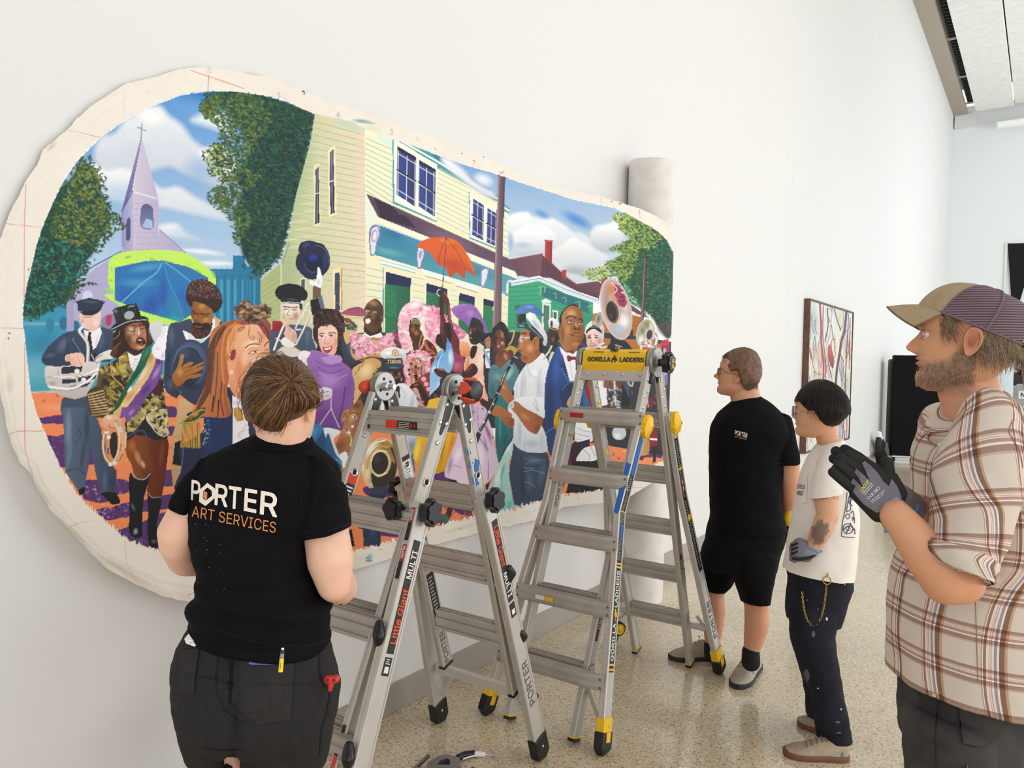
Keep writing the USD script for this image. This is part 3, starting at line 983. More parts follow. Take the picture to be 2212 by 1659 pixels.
FIGURES = """
# ground
@ 0 0 1
l 3a93b5>4aa0b0~4 40 700 420 700 420 830 40 850
b 2a7fa6 .8 90 740 60 40 0
b 7cc0cc .5 70 800 60 40 0
l f08d5c>ee8a55~4 40 850 300 845 700 830 1100 960 1480 920 1480 1200 700 1300 40 1300
p f08d5c 46 856 110 848 150 860 140 900 60 900
b f7b48e .5 150 880 90 12 0
t 160 5 51 f7b08a,d8754a,c06048 50 860 440 880 460 1230 300 1200 120 1040
@ 80 880 5.53
p 57346c 0 135 120 110 310 85 420 100 420 180 330 200 200 195 60 190
p 57346c 100 350 240 345 330 325 680 380 690 650 600 690 260 710 160 560
p 57346c 520 880 700 860 900 850 1080 880 1080 1010 960 1040 900 1100 760 1140 640 1120 540 1080 500 960
p 57346c 680 1240 780 1200 920 1190 1000 1150 1110 1140 1110 1290 980 1320 840 1350 720 1280
p 57346c 900 1480 1040 1440 1120 1400 1320 1340 1560 1260 1560 1659 1260 1659 1060 1580
p 57346c 1240 1120 1640 1030 1640 1180 1480 1220 1240 1240
p 57346c 1470 780 1640 750 1640 920 1480 930
p 57346c 1520 0 1650 0 1650 110 1530 110
p 57346c 1550 240 1640 230 1640 320 1550 330
t 90 26 52 6c4784,4a2a5e,7c5a92 100 350 690 380 690 650 200 650
t 60 26 53 6c4784,4a2a5e,b08aa8 540 900 1080 880 1000 1040 600 1090
t 70 26 54 6c4784,4a2a5e,b08aa8 700 1240 1110 1160 1110 1290 840 1340
t 80 26 55 6c4784,4a2a5e 960 1480 1500 1300 1500 1640 1200 1640
@ 880 860 5.53
p 57346c 240 890 420 880 560 960 700 1010 540 1040 300 970
p 57346c -100 1180 240 1190 440 1230 300 1280 100 1290 -120 1260
p 57346c 520 1290 720 1280 760 1400 640 1390 560 1350
p 57346c 180 1450 400 1400 480 1440 340 1500 240 1520
t 90 22 56 6a4668,c06a48 260 1280 700 1250 760 1420 500 1500 300 1480
@ 700 780 4.148
p 57346c 240 1420 420 1340 560 1300 760 1380 760 1560 480 1560 280 1480
t 60 16 57 7a5a90,452858 300 1400 740 1400 740 1540 300 1480
p 57346c 350 1130 620 1120 650 1200 420 1220
@ 1150 740 4.609
p 57346c 780 960 1000 950 1180 930 1280 1000 1280 1150 1100 1160 1000 1080 860 1010
p f0935e 800 1000 1060 960 1060 1060 840 1100
p f0935e 1000 1160 1270 1150 1240 1260 1000 1240
p f0935e 900 1330 1110 1320 1000 1400 920 1410
t 60 18 58 c86a48,f8b890,6a4668 800 980 1280 960 1280 1240 940 1380
@ 0 0 1
l 33323c>2c2a30 690 745 800 730 1000 720 1200 715 1330 720 1460 740 1470 900 1440 985 1300 960 1100 930 900 900 700 930 640 930 590 840
t 420 9 50 2f3a50,4a2f34,6a4a40,8a7a70,1f2228,3a4a60,7a3040 700 750 1000 735 1330 730 1460 760 1450 900 1100 920 700 920
l e8e0c8 830 720 1000 715 1060 760 1000 770 840 760
l 32473f 1150 735 1240 735 1240 830 1180 830
l b0702c 1290 730 1420 735 1400 800 1300 790
t 50 8 59 2a6a50,1f5a48,3a8a68 1130 720 1240 730 1240 800 1150 790
# ghost crowd left
@ 80 600 5.53
e 2f6f94 310 540 50 80
e 2f7fa4 150 570 48 90
e 2c6c92 450 570 50 60
p 8a86a8~2 760 500 880 430 1000 470 960 640 880 660 800 600
p b43a6a 820 460 880 445 880 540 850 580 820 550
l a89fc0 345 640 345 300 430 260 430 640
# umbrella and lime edge
p c2ec62 840 0 900 -260 1300 -330 1750 -300 2050 -100 2130 60 2000 330 1900 480 1700 580 1500 560 1300 560 1250 480 1000 340 800 210 900 180 860 100
t 60 60 61 b6e85a,d2f47a,98d850 860 -100 960 -260 1300 -300 1700 -300 2050 -80 2100 60 1850 500 1500 540 1250 500 1000 330 860 200
l 2a70b4}2a78b0 920 -120 1300 -200 1500 -205 1800 -130 2040 0 1990 260 1840 440 1700 530 1300 420 1240 400 1030 310 920 270
+b 2c4fa6 .9 1350 330 140 220 30
+b 2c4fa6 .8 1500 180 80 240 0
+b 4a9ec8 .6 1200 60 300 70 0
+b 2a8aa8 .8 1640 380 110 200 -20
+b 2b5ab0 .7 1750 250 80 200 -30
+b 2aa89a .8 1620 500 160 60 0
+b 2c52a8 .6 1050 200 120 130 0
+b 58a8cc .6 1300 -120 260 60 -10
+s 63b4d4 16 1500 -200 1420 -60 1260 60 1000 300
+s 3f8ec4 14 1500 -200 1560 20 1680 300 1740 500
+s 63b4d4 12 1500 -200 1720 -40 1900 120 1960 260
+s 2a62a6 14 1500 -200 1500 100 1420 400
+z 3fae86 10 920 -120 920 270 1240 400 1700 530
# horn man
p 39485f>2e3b52 330 660 500 620 760 590 900 650 920 760 880 900 860 1000 600 1000 540 1020 340 1060 120 1050 50 1000 60 930 130 820 240 720
+b 5a6b86 .8 300 800 70 140 30
+b 54647e .7 760 760 60 150 10
+s 232e42 10 345 680 355 820 365 900
+s 7f8ea6 7 440 720 420 740 460 800 520 900
+s 232e42 8 60 980 150 960 330 910
+b 55657f .7 150 930 90 40 -10
l f1eef4 545 620 620 640 750 590 770 660 700 830 640 880 590 760
l d8d4e4 700 720 740 660 690 840
l 20232c 610 650 640 650 636 690 660 860 640 890 600 870 596 720
p f2d3c6>e6b9a8 500 430 560 400 740 400 745 560 700 620 640 640 560 600 525 560
+b c98f7f .7 600 460 100 30 0
+b f8e6de .6 700 540 50 70 0
+b c08878 .6 540 520 20 40 0
s 9a6456 6 560 470 600 480 640 470
e f2e4dc 556 578 28 26
s b57a6c 6 548 560 570 575 556 600
p 2a3547 410 300 480 275 580 250 640 245 800 285 790 310 740 400 640 440 560 445 490 400 470 300
+b 5a6a80 .6 640 290 120 20 5
p 1c2430 480 380 600 400 750 370 720 420 640 450 540 440
b 8a98ac .8 510 405 40 14 10
s e8e6e6 34 530 590 500 640 560 720 600 800 600 960 590 1080 560 1130 500 1150
s 8c8a90 6 545 600 520 650 580 730 612 800 612 960 600 1090
p e9e2de>bdb4b0 100 1060 240 1060 420 1040 640 990 760 900 900 860 900 960 760 1000 720 1160 640 1300 580 1420 420 1440 260 1400 130 1310 90 1200
+l 2b2f3c 280 1070 540 1040 520 1130 280 1150
+l 2b2f3c 290 1215 460 1210 460 1250 290 1270
+l 2b2f3c 480 1190 700 1160 690 1210 480 1240
+l 2b2f3c 340 1310 480 1280 640 1250 580 1300 360 1310
+s f8f6f4 22 120 1300 400 1320 640 1200 760 1020
+s ffffff 16 200 1190 500 1180 720 1090
+s 97908c 8 100 1180 300 1200 560 1170 720 1120
+s 97908c 7 150 1330 360 1350 600 1290
+s 8f8884 6 240 1080 250 1180
+s 6f6a6a 8 620 940 660 880 800 880
+s 57545a 8 660 980 780 920
+s 57545a 8 700 1020 820 970
+b 9a938e .7 180 1260 60 40 0
e f4f2f0 550 1215 28 22
e f4f2f0 470 1115 30 26
l 23262e 620 900 700 900 690 1000 630 1000
s f2f0ee 7 640 910 680 990
p efc5b4 330 940 400 905 520 900 560 960 550 1040 500 1060 420 1050 380 1000 340 1000
+b d98f7a .7 370 960 40 50 0
+s b07a6c 6 420 960 470 1050
+s b07a6c 6 470 950 520 1040
+s b07a6c 6 400 980 430 1040
p 3c4b62>44556e 300 1440 450 1450 600 1430 640 1659 310 1659
@ 80 880 5.53
l 56677e}34435a 300 0 640 0 720 150 760 250 800 560 900 700 940 760 940 1010 760 1020 700 820 620 420 610 700 560 960 480 990 330 760 320 430
+b 7f90a6 .8 370 250 50 300 0
+b 2c394c .8 590 200 50 300 0
+b 70829a .7 380 560 40 200 8
+b 2c394c .7 540 560 40 250 8
+b 28344a .7 890 880 50 180 0
+b 5a6c84 .6 800 880 40 180 0
+s 28344a 10 330 770 480 730 560 800
+s 2a3448 8 470 230 520 330 440 440
p 15171c 490 990 560 950 560 1010 510 1050
p 17191e>0f1014 760 1030 860 1010 930 1020 985 1110 970 1150 880 1155 820 1090
# top-hat woman
p 8d4a1e}6a3214 1060 380 1200 330 1320 360 1380 560 1390 620 1360 800 1250 860 1160 820 1120 680 1060 560
+b c98a58 .9 1200 600 45 130 -20
+b b0683a .8 1130 460 60 90 0
+b e8c8a8 .7 1260 680 30 60 -20
+b 5a2812 .7 1300 790 90 60 0
p 6a2e12}54220e 1330 390 1550 370 1540 700 1480 1060 1400 1080 1310 1020 1330 860 1380 700
+b 8a431e .6 1480 560 40 200 8
p 101216 1110 780 1160 840 1280 860 1350 780 1320 900 1260 1140 1250 1480 1240 1540 1180 1560 1110 1520 1090 1420 1100 1200 1090 900
+b 5f6a78 .8 1140 1190 24 70 -25
+b 9aa6b4 .9 1170 1480 34 50 10
s aeb6bc 9 1135 800 1200 855 1290 850 1345 790
p 101216 1310 1010 1360 1070 1470 1080 1460 1240 1430 1330 1420 1480 1450 1600 1440 1659 1340 1659 1310 1440 1320 1240
s aeb6bc 7 1310 1010 1370 1075 1470 1070
+b 5f6a78 .7 1390 1600 40 30 0
l 1c1f26 1040 180 1300 120 1560 240 1550 380 1400 390 1330 370 1280 340 1170 330 1070 400
+s 3c4a5c 20 1080 350 1180 290 1260 280 1320 370
@ 80 600 5.53
p 2a1a12}3a2216 930 640 1000 560 1060 520 1320 520 1330 640 1380 760 1320 840 1260 860 1080 880 1040 960 940 960 870 920 900 820 900 700
+b 6a3a1e .8 920 880 50 100 20
+b 7a4a28 .6 1340 700 24 100 0
+s b08a60 7 890 740 960 700 980 640
+s 9a6a40 7 900 860 990 770
p 7a4a2c}b87a50 1040 640 1060 580 1160 540 1260 550 1300 660 1300 760 1270 840 1180 860 1110 820 1060 740
+b e3bfa2 .9 1110 640 50 80 10
+b f0d4bc .9 1200 650 40 70 0
+b d0a080 .8 1140 720 80 60 0
+b d8ac8c .8 1230 830 70 30 0
+b 5a3220 .9 1090 740 60 120 10
+b 4a2818 .7 1240 560 90 30 0
+s 20100a 9 1110 580 1150 570 1180 590
+s 20100a 9 1210 580 1250 560 1270 580
+s 20100a 11 1080 625 1120 645 1160 630
+s 20100a 10 1220 615 1260 610 1280 600
+s 7a4428 8 1195 620 1190 690 1230 700
p 3a1410 1180 730 1230 710 1280 740 1290 790 1260 820 1210 800 1180 770
+b f4e8e0 .9 1225 745 35 12 10
+b b0584a .8 1240 790 30 20 0
s c08a6a 10 1200 800 1240 820 1280 800
l 3c2016 1090 830 1180 870 1270 850 1240 920 1150 930 1080 890
p 1d2026 870 610 940 540 1080 480 1240 460 1320 480 1310 530 1240 530 1100 550 960 610 880 640
l 23272d}15171b 895 390 930 360 1080 320 1180 305 1240 460 1100 480 940 540
+b 8fa4b4 .8 1120 340 60 16 -12
+b 9aa0a6 .5 930 400 40 30 0
+h 5c646c 4 4 900 400 1180 320 920 470 1220 420
e a9a9ac 1095 448 60 50 -15
s c8ccd0 8 880 620 960 580 1100 520 1310 500
# jacket
p 6a5a30>5a4a28 860 1020 960 960 1060 880 1090 900 1130 1100 1100 1240 1060 1400 980 1560 1000 1659 660 1659 600 1500 580 1420 620 1340 700 1280 720 1160 760 1060
+t 240 60 71 a88f40,c4ac58,2a2418,3a2f1c,8a7a48 860 1020 1060 900 1130 1100 1060 1400 980 1560 900 1659 760 1659 780 1300 760 1100
+b 2a1e14 .8 800 1250 80 200 10
+p 4a3a20 600 1340 760 1300 820 1400 800 1659 640 1659 580 1440
+h c8a878 18 9 600 1380 660 1659 780 1330 860 1640
+h 3a2a18 10 9 600 1400 660 1659 780 1360 860 1650
+s 1f180f 12 960 990 980 1120 1000 1280 1010 1300
+s c0a860 14 870 1030 900 1180 1010 1290
+b c4b060 .8 1000 1080 80 60 20
p 6a5a38>4a4028 1240 1300 1380 1180 1480 1150 1510 1300 1520 1480 1540 1659 1180 1659 1220 1500
+t 200 60 72 b0a060,8f8048,1f1a12,2c2416,d0c08a 1240 1300 1480 1150 1520 1480 1540 1659 1180 1659
l 4a1a1c 1380 1340 1470 1180 1480 1420 1380 1400
l f2eef2 1076 890 1160 940 1240 900 1220 1040 1150 1120 1110 1060
+h 8a8090 5 4 1170 960 1110 1060 1210 960 1160 1110
@ 80 880 5.53
p 6a5a38 1080 90 1200 40 1290 100 1180 260 1110 310 1070 260
+t 80 60 73 b0a060,2c2416,d0c08a,8f8048 1080 60 1290 80 1160 290 1080 300
p 6a5a38 1290 100 1530 20 1560 260 1570 310 1500 350 1410 290
+t 120 60 74 b0a060,1f1a12,d0c08a,d8cc9a 1290 100 1530 20 1560 290 1500 350 1400 280
s e0dcd0 8 1300 110 1400 280 1500 345 1570 310
# sash
@ 80 600 5.53
l 1f6a46>155038 1290 830 1360 800 1350 900 1280 1060 1100 1300 960 1580 880 1659 830 1640 920 1560 1000 1380 1060 1280 1160 1110 1230 960
+b 0f3a2a .7 1180 1160 40 140 35
+b 3a9466 .6 1300 900 30 120 30
l d9ae72>e6c890 1360 880 1420 960 1390 1060 1320 1200 1180 1380 1060 1560 980 1659 900 1650 950 1580 1060 1420 1180 1240 1290 1060
+b b47a3c .7 1350 950 40 90 10
+b f2dcb0 .8 1260 1150 40 140 35
+b b98444 .7 1100 1420 40 110 40
+b f0d8a8 .7 1000 1590 40 80 30
l 7a5298>6a3f88 1420 960 1500 990 1490 1130 1420 1290 1290 1440 1160 1659 1000 1659 1060 1560 1190 1390 1320 1210 1390 1070
+b 4a2664 .8 1440 1000 60 40 0
+b b596cc .8 1420 1130 36 120 30
+b 4a2664 .7 1290 1340 40 120 40
+b b090c4 .7 1120 1590 50 80 40
@ 80 880 5.53
l d9ae72 900 60 1000 -20 1060 0 1000 110 920 130
l 7a4f98 1010 0 1220 -30 1160 60 1080 180 1060 190 1040 110 980 130
+b b596cc .7 1120 60 30 60 40
# tambourine
p e7b898>d99a74 770 170 800 110 860 85 940 100 1000 150 1000 180 940 190 920 280 880 270 800 250
+b f8e0cc .8 850 120 60 30 20
+s 7a4a30 8 850 210 870 240 920 250
+s 7a4a30 7 920 150 970 180
p b8743a}e2b98a 930 180 1000 190 1050 280 1060 420 1030 580 960 680 870 690 800 620 765 480 780 330 810 260 840 300 830 470 870 600 900 640 960 500 960 320
p 2a2426 870 330 920 290 950 330 955 480 930 590 905 610 870 540 860 430
s f0e0c4 14 930 190 975 330 965 500 910 640 860 660 800 580 780 430 800 290
s 8a4f20 5 1000 200 1045 300 1050 430 1020 570 950 670
z f0dcb8 9 1060 300 1050 480
e e6e6ea 850 355 24 26
e e6e6ea 830 300 20 18
e c8ccd8 990 265 22 40 -10
l 6a6f92 790 430 815 440 815 530 795 520
l 4a4a72 830 470 850 490 855 560 835 550
l d07a48 985 430 1005 440 995 530 980 530
l c8693a 1000 560 1030 540 990 640 965 650
e dfe2e6 870 680 26 24
e dfe2e6 925 665 24 22
# purple gloved hand and white
@ 80 600 5.53
p d8d4dc 1340 560 1460 520 1520 600 1560 600 1540 700 1440 760 1400 760 1360 680
p f4f2f6 1500 580 1570 590 1540 720 1550 900 1510 980 1420 960 1370 900 1380 820 1440 720 1480 640
+b c9c4da .9 1430 880 50 60 0
+b b8b4d0 .7 1500 930 30 60 20
+s d0ccd8 8 1500 600 1460 700
+s d8cfa8 9 1530 600 1480 720
e f6f4f8 1430 900 50 40
# afro man
p 3a4760>2c384e 1580 560 1700 530 1840 500 1860 720 1960 780 2100 640 2160 560 2212 560 2212 1200 2000 1520 1860 1510 1700 1400 1660 1440 1560 1380 1510 1280 1520 1000 1540 760
+b 55657f .8 1600 700 50 150 0
+b 1f293a .8 1560 1000 50 160 10
+b 4f5f7a .8 1600 1270 70 90 30
+s 1c2636 12 1520 1150 1600 1200 1640 1300 1680 1420
+s 66748c 7 1700 1340 1710 1390 1690 1430
+b 55637a .6 2000 1500 120 60 30
l f4f2f4 1730 625 1900 700 1945 740 1780 750
+b c8c8d8 .6 1820 700 50 40 0
l f0eef2 2095 480 2120 500 2110 620 2060 640 2080 560
l d9a888 2110 455 2190 510 2150 600 2120 560
p 4a2c22}3a2018 1840 560 1920 540 2080 520 2060 660 1980 720 1900 730 1850 690 1830 620
+t 120 20 81 6a4434,3a2018,54342a 1840 580 2060 540 2060 660 1900 720
p 8a5528}a06a34 1850 300 1900 285 1980 300 2080 380 2090 480 2060 560 1960 590 1880 560 1840 480 1830 400
+b c08a4c .9 1960 340 60 50 0
+b 5a3216 .7 1840 420 30 100 0
+b c08a4c .8 2010 500 50 50 0
+b b8803f .9 1900 470 20 50 10
+b 5a3216 .6 1960 430 110 20 8
+s 2a140c 10 1850 390 1890 425 1920 430
+s 2a140c 10 1950 435 2020 440 2060 425
+s 20100a 9 1860 420 1900 450
+s 20100a 9 1970 470 2030 465
+s 4a2a14 8 1920 430 1900 490 1880 510
+b 4a2814 .8 1905 520 40 14 0
p 2e1a12 1850 545 1900 530 1960 545 2040 540 2060 600 1980 620 1880 610
s a8683e 9 1880 575 1920 590 1960 585
p 3f2823>2f1c1a 1770 200 1790 120 1850 40 1950 15 2050 40 2150 120 2200 220 2200 330 2150 400 2100 420 2080 380 2000 320 1940 300 1860 285 1840 350 1790 300
+t 260 14 82 6a4a42,543832,7a5a50,8a6a60 1790 180 1850 50 1950 20 2060 60 2180 180 2190 260 2000 240 1840 220
+t 120 14 83 2a1614,3a221e 1780 250 2000 280 2180 260 2190 380 2100 400 1900 280
# his hat
e 33405a 1810 1035 235 300 8
e 445473 1812 1035 205 270 8
e 2b374f 1800 1060 180 235 8
+b 1d2738 .8 1820 1240 160 110 0
+b 4a5a76 .6 1740 900 100 90 20
s 5f6f8c 9 1630 1000 1690 860 1800 815 1900 850 1970 960
b 141b28 .8 1840 1300 140 60 0
p b87a3a>9a5c24 1700 940 1725 915 1748 930 1735 1010 1720 1060 1780 1020 1850 1005 1862 1025 1800 1080 1960 1010 1972 1030 1880 1080 1975 1055 1978 1080 1900 1130 1840 1150 1950 1150 1958 1170 1880 1200 1790 1210 1740 1260 1660 1300 1620 1250 1610 1170 1660 1080 1690 1000
+b d09a58 .7 1700 1130 50 60 0
+s 7a4418 7 1740 1090 1830 1040
+s 7a4418 7 1760 1130 1860 1085
+s 7a4418 7 1770 1180 1850 1150
l 5f3a20 1610 1240 1680 1310 1650 1350 1610 1300
# tan trousers
@ 80 880 5.53
p d2ae80>b98f62 1700 -100 1860 0 1760 160 1720 330 1720 720 1680 960 1620 940 1600 700 1610 360 1650 200
+h a8835a 6 6 1620 300 1600 900 1720 300 1680 900
l 16161a 1640 420 1740 380 1720 700 1610 680
# red-haired woman
p 26304a>20283e 1700 480 1960 300 2212 0 2212 900 1660 1000 1720 720
s 6a70b0 8 1740 480 1730 620 1700 800
@ 330 600 5.53
p 22304c>1c2740 420 1659 640 1500 900 1300 1100 1480 1300 1659
l 24345a 600 1600 1300 1500 1400 2300 600 2300
l f1eef0 940 1400 1110 1500 1100 1560 1140 1800 1150 2100 940 2100 950 1640
+b c8c4cc .7 1000 1500 80 30 25
l d8a850}b8873a 955 1560 1000 1545 1060 1570 1080 1700 1000 1720 960 1640
z 8a5c20 6 970 1560 985 1690
l e8b890 1080 900 1450 860 1460 1300 1100 1420
p f0b48a>e09468 900 640 1080 560 1250 520 1380 620 1400 860 1440 1000 1400 1250 1130 1450 980 1420 880 1200 880 900
+b f8d0b0 .9 1160 780 130 60 -10
+b fadcc4 .8 1250 980 120 60 0
+b d8825a .8 1020 1100 60 200 0
+b c8704a .7 1080 1350 60 120 -20
+b b05a6a .9 960 930 40 90 10
+b f4c8a4 .8 1100 950 60 120 10
+b e08a5c .7 1300 700 80 80 0
+p 8a3c34 930 880 980 860 970 960 920 980
+s 5a3a34 12 1100 840 1150 800 1220 790 1270 800
+s fbe4d4 12 1100 860 1160 815 1260 815
+s 5a3a34 12 1330 820 1350 780 1390 765
+p f4ece8 1150 900 1190 880 1240 870 1240 890 1200 905
+e 6a5244 1215 884 18 14
+s 6a3a28 8 1130 915 1180 880 1250 865
+s 9a5a40 6 1140 910 1190 908 1240 895
+b e8a078 .9 1180 850 70 20 -10
+e a89888 1360 870 22 14
+s 7a4a38 7 1330 860 1370 850 1400 870
p c87a48}a85a34 700 640 800 560 960 500 1040 510 1100 560 1000 620 980 760 900 860 880 1000 900 1200 880 1380 920 1500 900 1659 600 1659 440 1659 520 1500 620 1260 640 1000 660 800
+p 6a3a2c}4a3428 640 900 760 640 880 560 760 800 720 1000 700 1300 560 1560 480 1640 560 1450 620 1250
+s 8a4a30 16 960 510 800 620 740 820 720 1100 680 1400
+s d88a50 18 980 540 860 660 820 900 830 1150 850 1300
+s e8a060 16 1000 580 900 700 880 860
+s 5a4a30 16 700 800 700 1100 640 1350 540 1580
+s 4f5a3a 18 770 900 760 1150 740 1400 700 1600
+s 8a3024 16 660 1150 620 1330 540 1500
+s 6a2a24 14 820 1240 800 1450 840 1640
+s 7a5a3a 14 850 1280 860 1480 900 1640
+s 3a2a20 16 720 1420 700 1600
+s a86a40 12 900 1300 920 1480 960 1600
+s 2a2020 14 780 1460 770 1659
p e09a5c>c87a44 980 560 1100 580 1030 640 1000 700 960 820 920 900 900 1000 860 900 880 760 920 660
+s b86a38 8 1060 580 980 660 950 760
+s f4c890 9 1000 640 960 760 920 860
+s f8d8b0 8 900 760 890 860 910 920
e f0c8b8 932 1128 26 30
p 9a5048>6a2c30 1040 520 1240 470 1380 520 1410 640 1440 880 1400 900 1380 760 1300 640 1240 560 1160 560 1060 560
+s c87860 10 1140 540 1220 590 1300 690
+s 4a2024 12 1280 520 1360 640 1400 800
+b 5a2440 .8 1260 560 60 60 0
+b b8706a .6 1150 530 70 24 0
p 5a4230 980 430 1000 350 1080 300 1160 340 1240 340 1330 360 1380 430 1300 500 1240 520 1160 500 1060 510
t 180 50 91 3a2a20,6a5038,8a6a48,b08a68,54402e 980 420 1000 330 1100 280 1200 340 1330 340 1400 430 1280 520 1080 510
b e0b098 .8 1060 410 60 22 -20
s 4a5a60 9 1150 580 1140 680 1180 740 1210 720 1180 690
s 4a6a74 9 1240 640 1290 700 1290 760 1270 780 1270 720
s 5a4438 8 1090 590 1020 610 1030 640 1090 600
# epaulette
@ 80 880 5.53
p 4a4820 1710 185 1800 100 1900 30 2000 0 1980 90 1880 170 1760 200
+s b8b84a 12 1720 185 1830 90 1940 30 1990 30
+s d0702c 14 1820 140 1880 70 1950 40
+s a8b858 9 1720 190 1880 160 1980 80
+e b88a4a 1890 80 40 24 -35
h b8a848 9 12 1720 190 1940 160 1700 470 1950 480
h 6a5a24 5 11 1730 200 1940 180 1710 440 1940 470
h d88838 7 8 1730 330 1940 310 1700 480 1940 490
t 60 10 95 d8dce8,aab8d8 1960 100 2080 160 2000 480 1970 440
z 2a4a8a 12 2040 160 2060 440
# trombone man
@ 330 600 5.53
p 46566e>3c4a60 1420 600 1700 560 1880 600 1900 720 1960 900 1900 1000 1440 1000
+b 2c384c .8 1500 720 80 100 0
+b 5f7088 .7 1840 700 40 140 0
l a8222c>8a1a24 1420 515 1540 522 1550 648 1424 640
h 7a1018 3 4 1470 550 1470 610 1520 552 1520 612
p f0dcd0>d8b8a8 1540 320 1640 310 1760 320 1760 440 1720 520 1640 560 1570 500 1535 400
+b fff4ec .9 1610 400 50 60 0
+b 8a6a5c .7 1700 460 50 70 10
+b b8988a .6 1560 460 30 50 0
+s 1c1816 11 1550 345 1600 350 1640 355
+s 1c1816 11 1650 360 1720 350
+s 2a2220 10 1560 380 1610 378
+s 2a2220 10 1660 385 1710 380
+s 6a4a40 8 1625 380 1600 440 1630 450
+b 3a2a24 .6 1640 490 40 14 0
p e8cabc 1750 370 1790 380 1780 440 1740 450
s 9a7464 6 1755 385 1775 400 1760 430
l 2a2826 1740 310 1780 320 1775 390 1745 370
p 15171b 1455 170 1500 100 1620 70 1740 90 1830 160 1840 230 1790 290 1700 300 1560 280 1480 240
p 20242b 1530 290 1560 230 1700 250 1790 270 1780 310 1660 305
b 5a626e .7 1660 260 90 12 3
z c8ccd0 10 1520 298 1640 290 1780 305
e dfe2e6 1780 290 18 18
s e8e4dc 16 1760 620 1700 600 1790 420 1840 310 1860 320
s e4dfd4 18 1700 800 1790 620 1880 420
s 9a8f80 7 1712 806 1802 626 1890 430
s e8e4dc 12 1790 480 1800 400 1850 385 1890 430 1880 540
s f0ece4 22 1560 560 1500 700 1440 860
s 5a5a5a 7 1580 570 1520 700 1460 870
z e8e4dc 12 1460 720 1600 800
p d9cfcb 1440 920 1500 850 1600 815 1700 840 1760 880 1720 940 1440 960
s c9c264 14 1470 900 1540 830 1640 815 1740 870 1780 910
p e8c8b8>d8a898 1545 490 1600 540 1640 600 1700 640 1715 740 1660 800 1590 760 1560 660 1580 600 1530 520
+s a8786a 7 1590 560 1640 640
+b b8887a .6 1680 700 30 70 0
e d8c868 1610 495 20 22
p eae6e4 1530 740 1580 710 1640 760 1700 800 1640 830 1540 800
p e8e6ea 1740 900 1860 880 1900 960 1860 1060 1780 1000
# raised hat
@ 560 500 5.53
p 1d2440 460 220 490 140 580 110 680 130 760 160 830 280 830 420 760 520 660 570 560 560 470 480 430 400 440 300 470 250
+b 3a4a78 .8 560 160 70 40 -20
+b 2c3c70 .7 780 330 40 120 0
+s 5a6a98 7 470 270 560 200 700 170 800 250 828 380
+s 10152a 12 490 250 580 190 660 160
e 131a38 635 370 115 112 0
+b 2438a0 .9 640 310 80 60 0
+b 080b18 .7 630 430 90 40 0
s 3a5298 9 530 370 560 450 640 490 720 450
p f2f2f6 690 440 700 425 722 460 740 540 745 600 720 680 640 650 600 620 600 580 660 600 680 540
+b c4c8d8 .7 700 600 30 60 0
l 6a5844 640 640 730 680 730 760 690 800 630 810 630 720
l 15171c 600 820 690 800 720 780 770 920 690 980 620 1000
l 5f6a7e 690 790 740 760 775 910 730 925
# purple-jumper woman
p 33221f>241614 640 1120 640 1000 700 940 800 920 900 930 980 980 1010 1060 1020 1200 1000 1320 1010 1480 970 1540 920 1480 760 1480 720 1530 680 1480 680 1350 640 1280
+t 260 34 101 4a322c,3a2420,5c4038,1c100e 640 1000 800 920 980 980 1020 1200 1000 1500 920 1400 700 1400 640 1200
p f4c4b8>e8a898 700 1160 760 1120 840 1110 920 1180 930 1320 900 1460 830 1510 770 1480 720 1380 695 1260
+b fbdccf .9 780 1240 60 80 0
+b d08a80 .7 910 1330 30 100 0
+b f8d4c8 .8 860 1180 60 40 0
+b e89a94 .6 880 1360 30 40 0
+s 2a1a18 10 705 1230 740 1215 780 1222
+s 2a1a18 10 820 1215 870 1205 905 1222
+e fbf4f0 735 1252 28 14
+e fbf4f0 848 1246 28 13
+e 241a1a 738 1252 13 13
+e 241a1a 850 1246 13 13
+s 1c1214 7 708 1250 735 1238 765 1252
+s 1c1214 7 820 1242 848 1232 878 1248
+s c88478 8 790 1250 775 1330 800 1345 830 1338
+p a83848 755 1385 800 1385 860 1370 850 1420 810 1450 770 1430
+p fbf6f2 770 1392 810 1392 850 1380 840 1402 790 1415
+s a83848 9 752 1382 800 1392 862 1370 846 1424 806 1450 768 1430 752 1386
t 90 26 102 33221f,241614,4a322c 690 1100 760 1060 880 1060 930 1150 860 1110 760 1130
@ 500 550 3.318
p 9a6cb4>6e3f8a 540 700 620 690 740 740 790 770 860 830 880 900 870 1040 800 1240 700 1260 560 1200 560 900 540 800
+b b48acc .8 700 900 100 80 0
+b 7a4a98 .8 840 940 40 140 10
+b 6a3a86 .8 640 1150 120 60 0
+s 7c4f9a 9 600 760 680 800 780 790
+s c09ad6 8 640 740 700 780 790 760
+s 7c4f9a 9 610 800 700 850 800 820
+s b48acc 8 620 840 720 900 820 860
+s 5c2f78 10 810 950 790 1100 760 1200
p b48acc 650 740 760 720 790 760 720 780
p ece8ea 560 700 540 740 500 760 470 730 500 690
p e8dfe6>c9b0c4 610 970 660 950 720 970 700 1030 640 1050 590 1060
+s 9a6a80 5 640 990 690 980
+s 9a6a80 5 630 1020 690 1010
s d8d0e0 6 716 980 712 1100 770 1240
z d8d0e0 6 712 1100 630 1220
# bald man with flowers
p 3a4658>2c3848 800 600 930 560 1100 560 1130 640 1060 720 900 760 830 780 790 700
+b 55657a .7 850 660 40 70 0
p 3c2418 945 560 960 480 1060 500 1070 570 1000 600
l f2f0f2 945 555 990 585 1065 560 1085 590 1000 605 940 580
